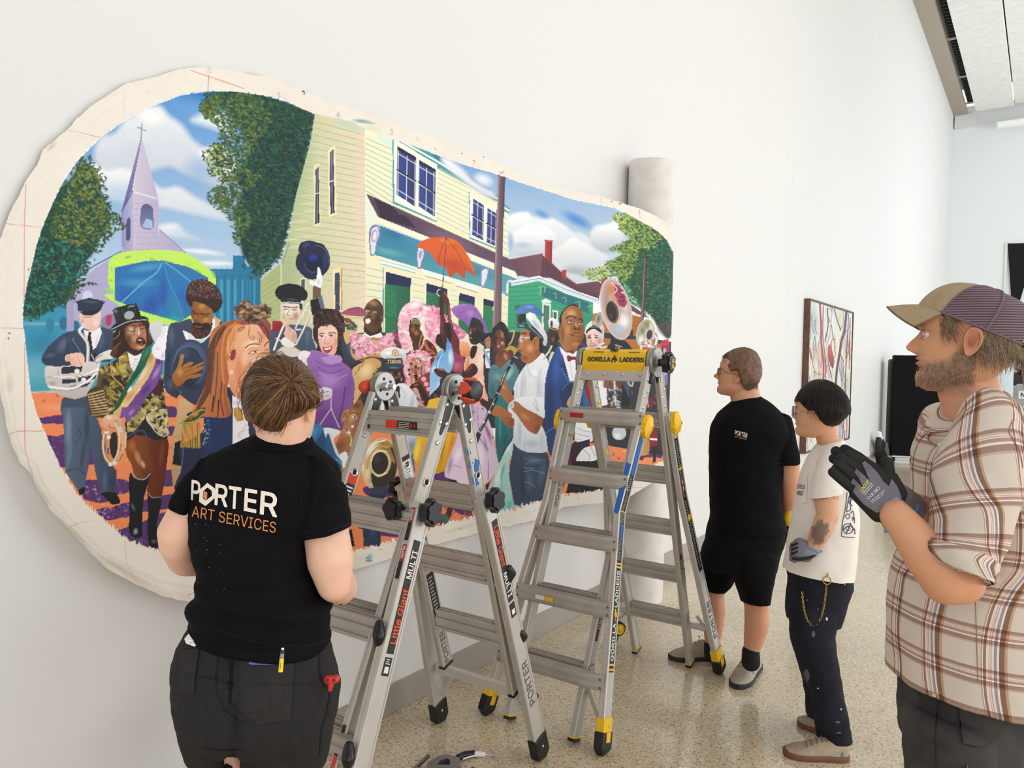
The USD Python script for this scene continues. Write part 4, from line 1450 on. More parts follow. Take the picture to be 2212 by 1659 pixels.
p 6a4832}4a3020 945 440 950 380 990 330 1040 320 1080 370 1085 450 1060 520 1010 560 960 520 940 470
+b b08060 .8 1010 345 50 30 20
+b a87a58 .8 965 420 24 40 0
+b 3a2214 .8 1040 470 40 70 0
+b 8a5f42 .7 1000 440 40 40 0
+s 20120c 7 955 390 980 385 1000 395
+s 20120c 7 1015 385 1040 400
+e f0e4d8 972 405 13 6
+e f0e4d8 1022 412 12 6
+e 1c100c 974 405 6 6
+e 1c100c 1022 412 6 6
+s 2a180e 7 990 410 970 440 1000 445
+p f4efe8 955 465 985 460 990 485 965 495
+s 5a2a20 6 950 460 990 455 995 485
s 8a5a40 8 1070 440 1082 470 1065 490
p 8a3f5e>a85474 780 420 830 390 900 375 950 400 945 440 860 440 790 430
h b46a88 3 5 800 400 940 390 820 430 930 438
s d8d878 9 790 432 860 446 945 448
s a8c060 5 800 440 870 454 940 452
p 8a4a40 800 455 850 462 860 490 820 490
t 70 20 105 2f4a30,4a6a48,7a8a6a 820 500 880 490 880 560 830 570
p d8b070 800 560 870 540 860 600 820 640
p dcb486>c89a68 860 600 930 570 1010 600 1150 590 1200 640 1160 700 1100 720 1050 740 900 760 850 700
t 60 24 106 c09058,e8c89a,b08048 880 620 1150 600 1100 720 900 750
t 50 22 107 3f5a34,5a7a48,2c4428 850 560 890 740 930 760 870 700
e e8a8bc 870 590 34 40
e e49ab4 880 645 32 34
e efb4c6 940 620 40 38
e e8a2ba 1000 670 44 38
e e69ab4 1080 640 36 34
e f0b0c8 1140 610 56 50
e e8a4bc 915 705 34 36
t 150 16 108 f8d4e0,d07a9a,f4c4d4,c46a8c 850 560 960 590 1050 640 1180 570 1190 640 1090 680 1000 700 930 730 860 650
t 60 26 109 7a3a54,94506a,5a2a40 1160 560 1210 570 1220 680 1180 660
# feather suit figure
@ 820 600 5.53
p e88aa8>c86a8c 580 350 700 370 800 480 820 600 940 620 1020 640 1000 720 900 740 700 760 620 560
t 120 50 111 d8729a,f0a0bc,b85a80 580 350 720 390 820 520 1000 640 900 740 660 700
p f4b4c6>e896b2 210 620 220 460 280 340 360 290 460 275 560 330 640 440 690 560 720 660 700 820 600 740 540 640 520 520 440 450 360 500 350 620 380 780 300 860 240 780
+t 260 60 112 fbd6de,f2a6bc,fae4e8,e890ae,f8c2ce 220 460 360 290 560 330 690 560 700 800 560 640 440 450 350 560 360 800 240 780
b fdf0f0 .9 400 330 130 60 -20
p 3a2218}6a3a20 345 580 370 500 430 480 480 520 500 620 520 720 480 840 400 870 380 760 350 680
+b b07040 .8 390 610 30 60 0
+b c88a50 .7 430 660 30 40 0
+b 2a1610 .8 460 760 50 80 0
+s 140a08 9 360 590 390 590
+s 140a08 9 420 580 450 580
+s 8a5030 8 395 600 380 650 400 660
+s 5a2420 10 375 690 410 690
p 4a3020 350 560 390 490 440 490 480 540 440 530 380 545
h c8a870 4 8 370 500 440 495 370 550 470 550
s e8e4e4 20 440 470 480 530 500 620 530 700
s 4a4a4e 5 440 475 480 540 500 610
e f6f4f4 495 605 20 30
p 8a3424>702a20 350 870 420 880 500 830 540 740 620 780 680 880 660 1000 600 1100 560 1180 500 1160 330 1200 320 1000 340 920
+t 160 40 113 b05a3c,6a2018,c8785a,501810 350 880 540 760 670 880 600 1100 340 1180
s c87a60 12 500 680 470 780 480 860 540 760
p d0988a>b87468 320 930 560 900 600 1100 560 1250 340 1330 300 1100
+t 120 34 114 c07a70,e8b4a8,a85f58 320 930 560 900 600 1100 560 1250 340 1330
h e8a8b8 44 8 330 940 560 915 331 941 561 916
s f0a8bc 50 310 960 400 930 540 905 570 1000 560 1100 590 1140
s f0a8bc 50 310 980 300 1100 330 1200 350 1310
t 90 30 115 f8d0dc,e48aa8,fbe0e6 290 920 560 890 600 1100 570 1250 540 1000 350 960 340 1330 300 1300
e 1f1410 370 1030 14 18
e 1f1410 345 1100 13 16
e 1f1410 425 1065 16 20
e 1f1410 455 1080 10 14
e 1f1410 380 1090 8 8
e 1f1410 345 1155 12 14
e 1f1410 425 1140 10 14
p 1f1410 405 1160 450 1165 430 1240
e 1f1410 483 990 7 20
e 1f1410 492 1090 7 26
e 1f1410 492 1150 7 20
p 8a3424 440 1220 520 1160 590 1130 620 1200 590 1420 520 1330
e f0a8bc 520 1210 30 30
e f0a8bc 550 1270 28 28
e f0a8bc 575 1330 24 26
p 3a2018 350 1320 420 1250 480 1260 560 1400 550 1560 460 1580 430 1440
+b b07a50 .7 430 1280 40 20 -20
p d8a0a0 380 1350 440 1320 500 1480 540 1560 460 1600 380 1560
t 80 34 116 b0808a,e8c0c4,804850 390 1340 540 1560 460 1600 380 1500
# dome-cap man
p f4f4f6>c4c8d0 0 900 80 840 180 830 260 860 310 900 300 960 260 970 60 970
+b ffffff .9 100 900 80 30 -5
+b a8aeba .7 240 930 60 30 0
e c89040 180 895 42 42
e f0e0c0 180 895 28 28
e c89040 180 895 14 20
l 171a20 68 965 270 960 272 1030 72 1035
h c8b070 4 2 68 968 68 1032 270 964 272 1028
z e0cc88 6 85 985 115 985
z e0cc88 6 100 985 100 1025
z e0cc88 6 122 985 122 1020 138 1020 138 985
z e0cc88 6 146 985 164 1022
z e0cc88 6 164 985 146 1022
z e0cc88 6 190 985 173 985 173 1020 190 1020
z e0cc88 6 173 1003 186 1003
z e0cc88 6 200 985 200 1020 214 1014 216 992 200 985
z e0cc88 6 226 985 242 985 242 1020 226 1020 226 985
p 33445c>22304a 50 1040 270 1035 270 1080 200 1100 100 1095
+b 8aa0bc .7 160 1075 80 12 0
p 3a2418>2a180f 70 1090 180 1105 270 1080 270 1240 230 1290 150 1290 80 1200
+b 7a5438 .7 130 1150 40 50 0
+b 8a6040 .7 230 1160 30 60 0
+e 100a08 120 1150 24 12
+e 100a08 215 1150 24 12
+e d8d0c4 128 1150 8 6
+e d8d0c4 222 1150 8 6
+b 9a7050 .7 190 1190 24 30 0
+s 1c100a 10 150 1220 190 1235 220 1220
+b e8dccc .6 255 1215 12 30 0
# drum
@ 500 550 3.318
p d8b478}c89a58 860 830 920 780 1000 740 1060 760 1070 790 1040 830 960 940 900 1040 870 1080 880 930
+b f4dca8 .8 960 830 80 60 -50
s 4a3418 9 900 760 1000 735 1060 745
s 4a3418 9 1075 800 980 920 900 1050
t 60 18 121 3a2a16,6a5028 1060 780 1080 800 920 1040 900 1050
z 8a6430 6 880 860 890 845
z 8a6430 6 900 835 915 822 905 812 918 800
z 8a6430 6 925 805 938 792 930 782 942 772
l 2c3a50 1050 820 1110 790 1110 860 1060 880
# white shirts below the cap
@ 820 600 5.53
p eef0f4>c4ccd8 170 1300 260 1260 340 1300 420 1400 440 1500 440 1659 200 1659 180 1450
+b a8b4c4 .7 380 1500 40 150 10
+s b0b8c4 8 240 1300 300 1400 290 1430
l e8eaee -60 1350 40 1380 60 1659 -60 1659
l 3a2418 180 1300 230 1290 240 1420 200 1500
@ 700 780 4.148
p c8d0dc>8f9cb0 410 620 640 620 830 640 840 740 800 840 760 880 640 640
+b 707f94 .7 780 760 50 90 20
l 5a6a80 760 880 800 800 810 1000 790 1000
# boy with horn
p b07850}8a5834 290 360 330 350 360 480 350 700 260 760 200 870 130 860 80 780 110 720 160 600 200 450
+b d8a070 .8 250 500 40 80 20
+b 6a3c20 .7 140 760 60 90 30
+b c8906a .7 200 620 50 80 30
+b 4a3428 .8 290 400 50 40 -20
+s 20120c 7 235 470 270 460 300 475
+e f4ece4 268 505 22 12 20
+e 20120c 270 505 10 11
+e f0e8e0 250 585 12 12
+s 7a3c30 9 200 600 205 640 230 660
+p f0e4dc 205 620 235 640 215 660
p b88058 150 500 180 440 215 435 200 500 160 550
s 6a3c24 7 165 500 190 460 195 500
p eef0f2>ccd4dc -20 600 100 610 140 640 80 700 110 790 130 860 60 860 -20 700
p eceef0 130 850 200 820 210 1000 160 940
s d8c488 14 200 640 240 690 230 760
s 8a7038 5 210 650 250 700
# blue hat and jacket
@ 500 550 3.318
p 3a82b4>2a6896 440 1360 480 1270 560 1220 640 1225 655 1280 600 1340 520 1390 450 1400
+b 5aa0cc .7 570 1270 60 40 -20
+b 2a5f8c .7 510 1350 60 30 0
l 26486a}1f5a86 655 1260 690 1370 720 1480 740 1560 700 1500 560 1400 600 1340
p 2f5f88 690 1280 740 1420 780 1480 760 1560 700 1460 670 1360
p 2a7096>1f5578 710 1500 750 1450 790 1490 780 1560 740 1590
+s 6ab0d0 7 730 1520 750 1470 785 1500
l 9a6a48 780 1560 840 1480 860 1659 800 1659
# big bell
@ 700 780 4.148
e e8d6a8 500 930 165 240 8
e b08a48 500 930 158 232 8
+b f8f0dc .95 420 800 90 130 20
+b f0e0b8 .9 380 1000 50 150 0
+b 8a6a30 .8 560 820 90 120 -30
+b f4e8cc .9 480 1110 120 40 5
+s fbf6ea 12 340 1000 360 850 440 740 540 710
+s c8a050 16 380 960 400 860 480 770 570 770
+s 3a3222 22 600 780 640 900 620 1020
p 332f28 420 1000 440 1130 540 1130 620 1060 640 960 600 900 560 1000 480 1040
e d0a868 500 912 96 122 8
e f0dca8 496 914 86 112 8
e 2e2b28 496 914 76 102 8
+b 4a463c .6 470 880 40 50 0
s f8eccc 8 420 900 440 830 500 800 560 810
s fbf2dc 8 430 990 480 1030 560 1000
l 2f3f58 380 1140 640 1110 560 1200 440 1190
l 2a3a54}22304a 400 1180 500 1200 560 1150 500 1350 500 1659 350 1659 340 1500 380 1340
+b 55667f .6 440 1450 40 160 5
l 16171b 180 1560 240 1500 270 1659 190 1659
s c8cc3c 12 250 1320 260 1440 300 1480 310 1330
s e0d84a 8 270 1320 280 1440
# dancers
@ 820 600 5.53
p 8a3050>a84868 860 760 960 840 1000 1000 980 1110 880 1120 840 1040 850 880
+b d87898 .6 920 1050 60 60 0
p 4f9ad8>b0d4f4 730 860 770 880 800 720 830 760 870 880 880 1000 850 1100 800 1180 720 1200 700 1300 600 1400 585 1460 590 1300 600 1100 640 1000 690 900
+b e4f2fc .9 840 950 40 120 0
+b 3a84c8 .8 700 960 60 50 -40
+b 8ac2ee .9 650 1200 60 130 10
+b f4fafe .8 640 1090 24 60 20
+b d8ecfa .8 720 1280 60 60 0
+s f0f8fe 9 740 920 700 1000 680 1100
p 3a1c1c>4a2220 720 180 760 260 760 420 790 560 800 700 780 880 750 860 720 760 720 560 710 380 700 220 690 150 710 140
+b 7a3a38 .7 740 560 24 200 0
p 4a2420>6a2c30 760 150 800 220 830 300 850 480 880 620 950 760 960 920 880 860 820 700 810 520 780 320 750 220
+b a85a50 .8 830 450 20 200 -5
+b d89080 .6 780 190 14 40 -20
p 2a1a16 660 760 680 680 720 680 760 800 740 850 680 800
p 1f1412 780 560 830 540 850 640 840 780 800 700
s c8d4dc 10 715 140 690 150 680 190 710 220
s 2a2a3a 5 750 0 745 60 730 150
p f4b488>e07a4c 950 760 1050 780 1080 840 1150 830 1080 960 1000 940 960 920
p f8d4c0>f0a888 1150 830 1200 850 1240 920 1250 1300 1290 1450 1220 1540 1060 1540 1010 1500 990 1300 1000 1100 1020 960 1080 930
+b fbeae0 .9 1200 1000 60 140 10
+b e0783c .8 1040 1040 40 160 8
+b f08a4a .8 1060 1330 40 130 0
+b fbe4d8 .9 1200 1300 60 160 0
+s d8703c 12 1010 1240 1060 1320 1090 1440
+s f4c4a8 12 1140 1240 1160 1360 1200 1440
+s e88850 10 1080 1280 1120 1400
p 2a1814 1090 830 1160 820 1130 940 1080 960
p 34201a}20120e 1060 620 1080 560 1130 540 1180 600 1200 680 1180 780 1120 800 1070 760
+b a06848 .8 1085 640 20 50 0
+b 8a5438 .6 1130 620 30 30 0
+s f0e0d4 7 1068 715 1090 722
+s 0c0605 7 1110 635 1135 640
+s f4e8dc 7 1075 655 1080 670
p 171413 1080 500 1120 470 1190 490 1240 560 1250 680 1220 760 1190 700 1180 620 1120 560 1070 560
+t 60 26 131 2c2826,3a3634 1080 490 1240 560 1240 740 1180 620
p 9a6cb8>8458a8 850 380 920 330 1020 310 1130 340 1200 430 1260 560 1300 660 1290 690 1240 640 1230 560 1180 500 1100 480 1060 580 1000 520 920 480
+b b48ad0 .7 1080 420 80 60 30
+s 6a4088 5 920 470 1000 400 1140 370
+s 6a4088 5 1140 370 1120 450
+s c49ade 6 860 380 940 340 1020 320
p 4a2620}3a1a18 640 1110 680 1080 760 1090 800 1130 900 1140 1000 1120 1100 1020 1170 1100 1110 1180 1000 1230 880 1220 780 1190 700 1180
+b c88a78 .8 730 1095 60 16 10
+b 8a4a44 .7 1060 1090 30 80 40
+b d8a090 .6 920 1150 80 14 0
p 3a201a 1100 1380 1130 1300 1180 1350 1180 1410 1280 1480 1330 1560 1240 1560 1170 1450 1120 1440
p c8a0c4}e4cadc 1010 1510 1240 1540 1260 1659 1030 1659
+h 6a4084 14 5 1030 1530 1040 1659 1230 1550 1250 1659
# background pair between dancers and clarinet
p 2a2a30 1240 840 1300 800 1340 860 1340 1400 1280 1400 1240 1200
l f0f0f2 1250 850 1310 830 1310 1080 1260 1080
l 8fa8d8 1225 860 1250 850 1320 1000 1310 1060
p b87a5c 1250 730 1300 700 1320 760 1310 840 1270 840
p 15171c 1230 680 1320 660 1330 720 1300 700 1240 740
s 2a1a14 5 1262 752 1280 750
s 2a1a14 5 1292 750 1310 752
l 20262c 1270 880 1310 880 1290 900
# green-dress woman
p 3a2018}8a4c30 1340 720 1370 640 1440 620 1480 660 1500 760 1480 860 1430 910 1380 870 1350 800
+b c07850 .8 1460 680 24 60 0
+b e8b898 .8 1460 780 24 30 0
+b 2a140e .8 1370 740 30 90 0
+s 140a08 9 1360 730 1400 715
+s 140a08 9 1440 715 1470 735
+s 100806 10 1440 745 1475 755
+s 7a3c34 9 1390 840 1420 850 1440 830
+b f4dcd0 .8 1415 820 20 16 0
+s a86848 7 1425 740 1400 790 1430 800
p 1b1a1c 1340 620 1380 570 1440 520 1500 560 1540 660 1560 780 1520 860 1490 780 1480 680 1440 620 1380 640 1340 700
+t 50 30 133 2f2c2e,0e0c0d 1380 570 1500 560 1550 760 1480 680
s d8b85a 16 1560 640 1600 640 1580 740 1540 800
p b8a048 1500 850 1560 810 1640 850 1640 900 1560 940 1500 930
e 6a2c30 1555 910 40 50
p 6a3a24>8a5034 1390 900 1440 920 1500 860 1560 980 1440 1080 1380 1040
+b d89068 .8 1500 940 30 60 -20
p 5a8a92>3f7078 1310 1080 1380 1040 1440 1080 1550 980 1640 1080 1660 1160 1600 1300 1560 1420 1500 1480 1320 1440 1290 1300
+b 7aa8ac .7 1400 1180 80 60 0
+b a8d8c8 .8 1540 1150 50 120 30
+b 2c5a60 .7 1340 1340 40 100 0
+s 3a6a70 9 1320 1100 1400 1090 1460 1100
# yellow, lilac and green skirts
@ 880 860 5.53
p f0c034>d89a20 0 300 220 100 260 20 440 0 530 120 570 430 500 620 460 840 350 900 260 900 100 780 60 660 100 460
+b f8e060 .8 110 620 50 200 10
+b b87414 .8 420 560 30 300 8
+b b06c10 .7 330 700 30 200 8
+b e8b030 .8 380 300 50 200 0
+b a8640c .6 520 560 30 200 10
+s c88818 12 460 420 420 620 380 860
+s f8d858 10 350 440 330 640 290 860
s 5a8a3a 9 260 895 360 900 440 860
p d4b4d4>e8d0e4 570 520 680 90 870 110 1000 360 1050 640 1090 760 1060 860 960 1000 860 1020 680 1030 500 960 440 920 480 740
+b 5a3a78 .9 740 250 60 220 6
+b f4e6f2 .9 600 680 60 140 20
+b 9a7cb8 .8 500 800 40 160 10
+b f6eaf4 .9 860 700 70 200 0
+b 8a4a78 .8 960 420 30 200 -18
+b f4e4ee .8 980 300 30 150 -18
+b 7a6aa0 .7 930 560 24 140 -10
+b b08ab4 .7 700 560 50 120 20
+s 7a3f6a 9 900 300 1000 460 1020 480 1030 400
+s 6a4a80 9 860 480 940 600 960 620
+s 7a5a8a 8 960 720 960 980
+s 9a80a8 8 540 800 640 830
+s 6f6288 6 830 110 840 300 860 420
+h 4a2c68 8 3 720 100 740 480 800 110 800 420
+t 30 20 141 8a6aa8,c8a8d0 720 120 800 120 800 420 740 420
l 33201c 490 960 580 980 580 1010 490 1010
p 4a2830 470 1230 520 1230 530 1350 500 1440 440 1500 360 1530 420 1440 470 1320
p 3f6a56 390 1410 430 1380 500 1430 450 1500 390 1440
l 33201c 930 1040 980 990 960 1080 920 1110
p 2a7a80>24626c 1060 0 1200 0 1260 200 1260 460 1160 640 1090 780 1050 560 1040 200
+b 4aa0a0 .8 1100 350 24 220 0
+b 1a4a54 .8 1180 450 24 200 15
+b 3a9294 .7 1210 330 20 180 12
+b 1c5660 .7 1060 500 20 160 0
+s 163f48 12 1250 470 1160 600 1100 760
p c8e4dc>7ac4ba 1260 490 1290 520 1240 700 1210 780 1230 1100 1270 1300 1200 1340 1100 1390 960 1380 920 1290 960 1100 1040 900 1100 760 1180 600
+b eaf4f0 .9 1080 950 60 200 12
+b b0d0c8 .8 1180 1050 40 220 0
+b 3aa8a0 .8 1130 880 24 140 15
+b 4ab0aa .9 1000 1330 100 60 0
+b 52b8ae .8 1220 1280 50 80 0
+b f4faf8 .8 1200 600 30 100 25
+s 6ab8b0 9 1130 820 1120 1000 1140 1200
s 8adcd4 5 990 1390 985 1560
s 5ab0b8 5 1160 1340 1160 1410
s a8e0dc 5 1220 1330 1222 1500
s c4e8a8 6 960 1380 960 1420
# clarinet man
p 33445a>2c3a50 1270 540 1360 620 1480 650 1640 640 1690 740 1680 1000 1660 1240 1400 1290 1360 1320 1280 1300 1240 1100 1210 900 1250 640
+b 55687f .8 1500 740 140 60 10
+b 1c2838 .8 1370 1000 40 300 0
+b 4a5e76 .7 1450 1000 60 160 0
+b 4f637b .7 1600 900 60 200 10
+s 7588a0 7 1380 880 1480 860 1640 900
+s 7588a0 7 1360 830 1500 840
+s 7588a0 6 1390 1000 1460 1020 1520 1060
+s 1a2434 8 1350 680 1360 860 1390 1200
+s 6a7c94 7 1400 790 1520 740 1640 740
+s 1a2434 7 1240 760 1320 800
t 60 40 145 33445a,2c3a50,e8e2da 1280 1290 1660 1230 1640 1280 1340 1330
@ 820 600 5.53
p f4f4f6>dfe4ea 1760 1020 1920 900 2000 980 2030 1080 1990 1200 1980 1659 1530 1659 1560 1540 1600 1400 1600 1300 1660 1160
+b c0cad6 .8 1700 1300 40 300 5
+b c8d0da .8 1900 1300 60 250 -5
+b ffffff .8 1850 1150 60 80 -20
+s b0bac8 8 1760 1020 1780 1140 1880 1190 1930 1080
+s b8c2ce 7 1740 1160 1740 1500
+s aeb8c4 7 1640 1250 1620 1500
+s b8c2ce 7 1900 1260 1860 1500
e e4e8ec 1742 1420 8 8
@ 880 860 5.53
p f2f4f6>ccd4dc 1290 0 1630 0 1640 180 1620 240 1540 200 1640 420 1660 630 1480 650 1360 620 1270 540 1260 360 1270 100
+b b4c0cc .8 1340 400 30 220 0
+b c0cad4 .8 1600 520 40 120 0
+b a8b4c0 .7 1480 540 120 60 5
+s b0bcc8 7 1400 420 1390 620
+s b8c2cc 7 1320 300 1310 560
+s c0c8d0 6 1480 460 1500 640
+s a8b2be 8 1520 0 1560 160 1500 60
p b4703c}9a5428 1250 60 1300 40 1400 120 1520 180 1600 230 1620 260 1560 400 1520 430 1420 370 1300 200 1220 110
+b d09058 .8 1400 220 90 40 35
+b 7a3c1c .8 1540 360 40 70 30
+b 8a4820 .6 1560 240 50 40 0
p b4703c}a05a2c 1040 180 1090 150 1180 150 1260 200 1260 350 1180 330 1100 240
+b 7a4020 .7 1230 290 40 60 20
p f0f2f4 1190 110 1240 140 1270 250 1230 200
@ 820 600 5.53
p c07a48}a8602f 1420 1200 1470 1200 1500 1240 1540 1330 1600 1440 1540 1510 1460 1420 1400 1350 1440 1280
+b e0a878 .7 1470 1300 24 60 -25
+s 7a4420 7 1430 1260 1500 1290
+s 7a4420 7 1410 1320 1490 1340
p b4703c 1340 1560 1400 1520 1480 1560 1580 1640 1500 1659 1340 1640
s d4d8dc 22 1540 1530 1580 1480 1610 1460
e f2f4f6 1568 1525 32 36
e b8bec4 1568 1525 22 26
# clarinet
s 1d252e 34 1640 900 1560 1040 1480 1190 1420 1340 1360 1460 1280 1640
@ 880 860 5.53
s 1d252e>26323c 40 1060 0 980 160 900 320 830 440 800 520
l 22303a 850 400 780 620 800 640 880 420
z c8d0d6 6 1040 0 860 380
z c4ccd4 14 840 390 870 415
e dfe4e8 975 170 14 16
e dfe4e8 905 285 14 16
e dfe4e8 1020 70 10 12
@ 820 600 5.53
z dfe4e8 8 1545 1040 1580 1060
z dfe4e8 8 1600 940 1640 960
z dfe4e8 6 1500 1140 1440 1280
s c8d0d6 7 1470 1180 1510 1120
z dfe4e8 8 1390 1370 1420 1390
e e8ecf0 1300 1600 12 14
# his head
p b8743e}a8642f 1640 860 1660 790 1650 760 1670 700 1690 640 1760 620 1860 680 1930 820 1930 900 1800 1020 1720 1010 1680 960 1690 910
+b d89a64 .8 1740 720 50 40 -10
+b e0a878 .7 1790 840 60 70 0
+b 7a4420 .8 1730 960 60 40 20
+b 8a4c24 .7 1880 900 40 90 0
+b c88450 .8 1690 800 20 40 0
s 1c1412 14 1690 670 1730 660 1750 675
s d8dce0 9 1690 720 1760 715 1850 712
e c8b4a4 1690 730 16 44 -5
s f0f0f0 5 1680 700 1670 740 1690 770
s 2a1a14 10 1640 880 1670 870 1690 880
s 1a1210 8 1690 730 1720 728
p b06a38 1830 800 1850 720 1890 710 1900 780 1880 850 1840 860
s 7a4420 8 1850 820 1845 760 1880 740
p 1e1a1a 1790 640 1860 680 1960 740 1960 830 1930 900 1900 860 1900 720 1860 700 1800 760
p f0f0f2>c4c8cc 1740 460 1790 410 1830 400 1870 470 1930 560 1990 680 2000 740 1980 810 1950 800 1940 720 1850 600
+b a8aeb6 .8 1860 560 30 100 -35
+b ffffff .8 1800 470 30 60 -20
p 22262c 1740 480 1760 560 1850 600 1940 700 1960 760 1940 740 1840 660 1740 560 1720 520
p 33485c>22303e 1640 560 1700 545 1740 560 1900 680 1860 690 1760 620 1700 600 1650 600
+b a8bccc .8 1690 575 50 14 10
s c8ced4 5 1780 580 1860 650 1930 720
# blue umbrella behind and band man with white cap
@ 1120 560 6.506
p 5a84c4}3f64a4 -60 760 0 680 80 640 160 625 240 660 320 740 350 800 280 790 200 760 130 740 80 760
+b 8ab0e0 .7 150 670 80 30 0
p 1c2428 0 790 90 770 90 860 0 900
p e8e4c4>d8d4a8 480 1280 560 1300 560 1440 500 1520 420 1420
p 4a2e22}2a1a14 430 1040 520 1030 550 1100 520 1280 460 1290 430 1180
+b 8a5a44 .7 480 1120 30 60 0
+s 100a08 8 440 1090 480 1085
p f4f4f4>c8ccd0 420 850 480 825 560 880 560 990 500 980 430 960
e 2a2a30 460 910 18 50
p 3a3428 430 960 540 980 540 1030 430 1030
s d8b860 8 430 970 540 1000
s dfe2e6 22 340 1400 420 1300 460 1220
s 8a9098 8 350 1410 430 1310
p 2a3030 340 1220 400 1240 400 1300 350 1320
# blue-suit man
@ 900 450 2.37
p 2a4a94>243a66 700 740 740 700 830 760 860 900 860 1100 800 1180 760 1250 690 1280 660 1160 655 900
+b 3a62b0 .8 720 800 30 120 10
+b 1c2c54 .8 680 1000 30 200 0
+b 38486a .7 740 1080 40 120 0
+b 1a2a58 .8 760 830 24 100 -30
+s 5a80c8 4 660 1150 700 1120 740 1095
+s 5a80c8 4 740 820 780 900 800 980
l 3a1420>5a1828 690 1280 770 1230 820 1180 800 1300 740 1450 685 1440
+b 8a1c30 .7 760 1330 30 100 15
l f4f4f6 735 715 760 740 820 730 830 800 820 900 800 960 760 800
+s c8ccd4 4 780 780 810 940
l f8f8fa 740 1090 760 1080 760 1260 745 1250
@ 1120 560 6.506
p b47c4c}8a5228 570 1060 590 900 590 800 650 700 740 640 830 660 890 760 910 900 915 1060 880 1160 830 1240 780 1330 700 1310 640 1280 590 1200
+b d8a470 .9 740 760 90 70 0
+b c89058 .9 690 1000 60 100 0
+b 6a3c1c .8 610 1050 40 200 0
+b 5a3014 .7 860 1180 60 60 0
+b e0b080 .8 800 930 24 60 0
+b c08850 .8 800 1190 80 40 -10
+b 4a2810 .7 740 1300 80 40 0
+s 2a1408 16 660 840 700 805 760 800 800 830
+s 2a1408 15 840 850 870 840 900 870
+e f0e8dc 725 880 34 16
+e f0e8dc 870 905 26 14
+e 20140c 730 880 15 15
+e 20140c 872 905 13 14
+s 1c0f08 9 680 885 720 862 765 880
+s 1c0f08 9 840 900 870 885 905 905
+s 6a3c1c 9 690 910 740 910 770 890
+p 7a4824 760 960 800 930 860 940 870 980 820 1000 770 990
+b d09c68 .9 820 945 30 20 0
+e 20100a 785 980 16 8
+e 20100a 850 985 14 8
+s 7a4420 8 740 950 720 1020 700 1060
+s 5a2c14 10 730 1065 790 1035 840 1040 870 1070
+p a86848 740 1065 790 1050 850 1055 870 1080 820 1095 770 1090
+s 2c140a 9 735 1068 800 1078 870 1082
p a86c3c 555 960 580 940 590 1040 580 1100 560 1060
s 6a3c1c 8 565 970 575 1060
p 1d1614 565 960 570 820 620 720 700 650 790 635 830 670 740 650 650 710 600 810 590 930
l f4f4f6 565 1220 640 1290 740 1370 800 1290 815 1370 740 1420 690 1460 600 1330
p 8a1f30 680 1350 720 1360 760 1370 820 1380 825 1430 760 1410 700 1440 675 1400
+b b03a48 .7 700 1370 20 20 0
# hat held by the blue-suit man and white gloves
@ 1150 740 4.609
p 1c2c58>1a3a68 270 480 330 400 420 390 460 450 440 600 360 720 300 760 290 620
+s 4a80b0 8 290 470 350 405 420 395
p d8a070 340 600 370 540 410 520 400 580 360 640
p 2a6a9a>1f5a8c 500 480 560 520 590 620 580 740 560 800 520 760
l b01c24>8a1420 550 290 620 290 640 640 590 650 520 500
l f4f4f6 620 290 720 300 740 420 740 620 660 640 640 400
+b c8ccd4 .7 700 400 30 80 0
l f0f0f2 420 790 560 780 610 830 600 900 600 980 540 1000 420 980
p f6f6f8 430 800 520 790 600 830 590 890 520 880 450 840
p eeeef2 430 860 520 880 590 900 560 940 470 930 430 900
p f2f2f6 430 920 520 940 560 960 540 1000 440 980
s 9aa0aa 5 440 850 520 880 590 890
s 9aa0aa 5 430 905 500 925 570 940
s 9aa0aa 5 430 960 480 960
l 23203a>3a1024 420 1000 570 960 560 1080 430 1180 380 1250 390 1100
l 141416>101014 640 800 700 800 740 1300 740 1480 330 1500 360 1380 420 1180 600 1180 660 1000
p f4f4f6 430 1170 500 1060 580 1030 650 1040 660 1140 600 1180 520 1180
s 9aa0aa 6 500 1060 560 1120 560 1170
s 9aa0aa 6 580 1040 620 1130
l 141518 400 1180 740 1180 740 1460 340 1490
p 8a5a3c}6a4028 710 380 760 330 850 320 880 360 880 430 850 470 820 510 790 450 710 450
+b c08a60 .7 780 350 40 24 0
s 4a2818 7 770 360 760 430
s 4a2818 7 830 350 850 420
s d8dce0 20 800 300 815 420 825 630
s 6a7078 6 812 300 826 420 836 630
t 60 24 151 c8ccd0,3a3a3e,8a8e94,6a5448 750 460 890 460 880 640 750 620
l 16171b 890 360 980 420 960 640 890 630
l 3a5068 880 300 980 300 960 560 890 400
p d8a0a8 770 600 800 580 790 620
s b8bca0 16 960 340 950 400 990 430 1000 330
e c8ccd0 860 900 70 70
+b f6f8fa .9 840 930 50 40 0
+b 3a4048 .8 880 840 40 20 0
# tan trousers man and child at the right
p c8a468>b08848 1120 320 1160 320 1170 430 1110 440
p e8d8a8 1100 440 1150 430 1130 530 1090 560
p 6a3c28 1170 440 1130 560 1090 640 1080 600 1120 520
p d0a45e}b88440 1060 800 1160 800 1160 1080 1130 1120 1060 1110 1060 960
+b e8c488 .7 1090 950 20 140 0
p 8a1c2c 1160 840 1230 840 1240 1020 1170 1020
l f4f0f2 1165 950 1235 955 1235 975 1165 970
l 2c1c18 1195 1030 1235 1030 1225 1190 1200 1190
l 6a3a24 1050 1140 1110 1140 1100 1170 1050 1170
l 7a1c2c 1140 540 1200 560 1190 660 1130 650
s f0e8ea 6 1140 560 1150 640
# right edge people
@ 1120 560 6.506
p 15171c>1c2028 820 1290 960 1270 1000 1659 820 1659
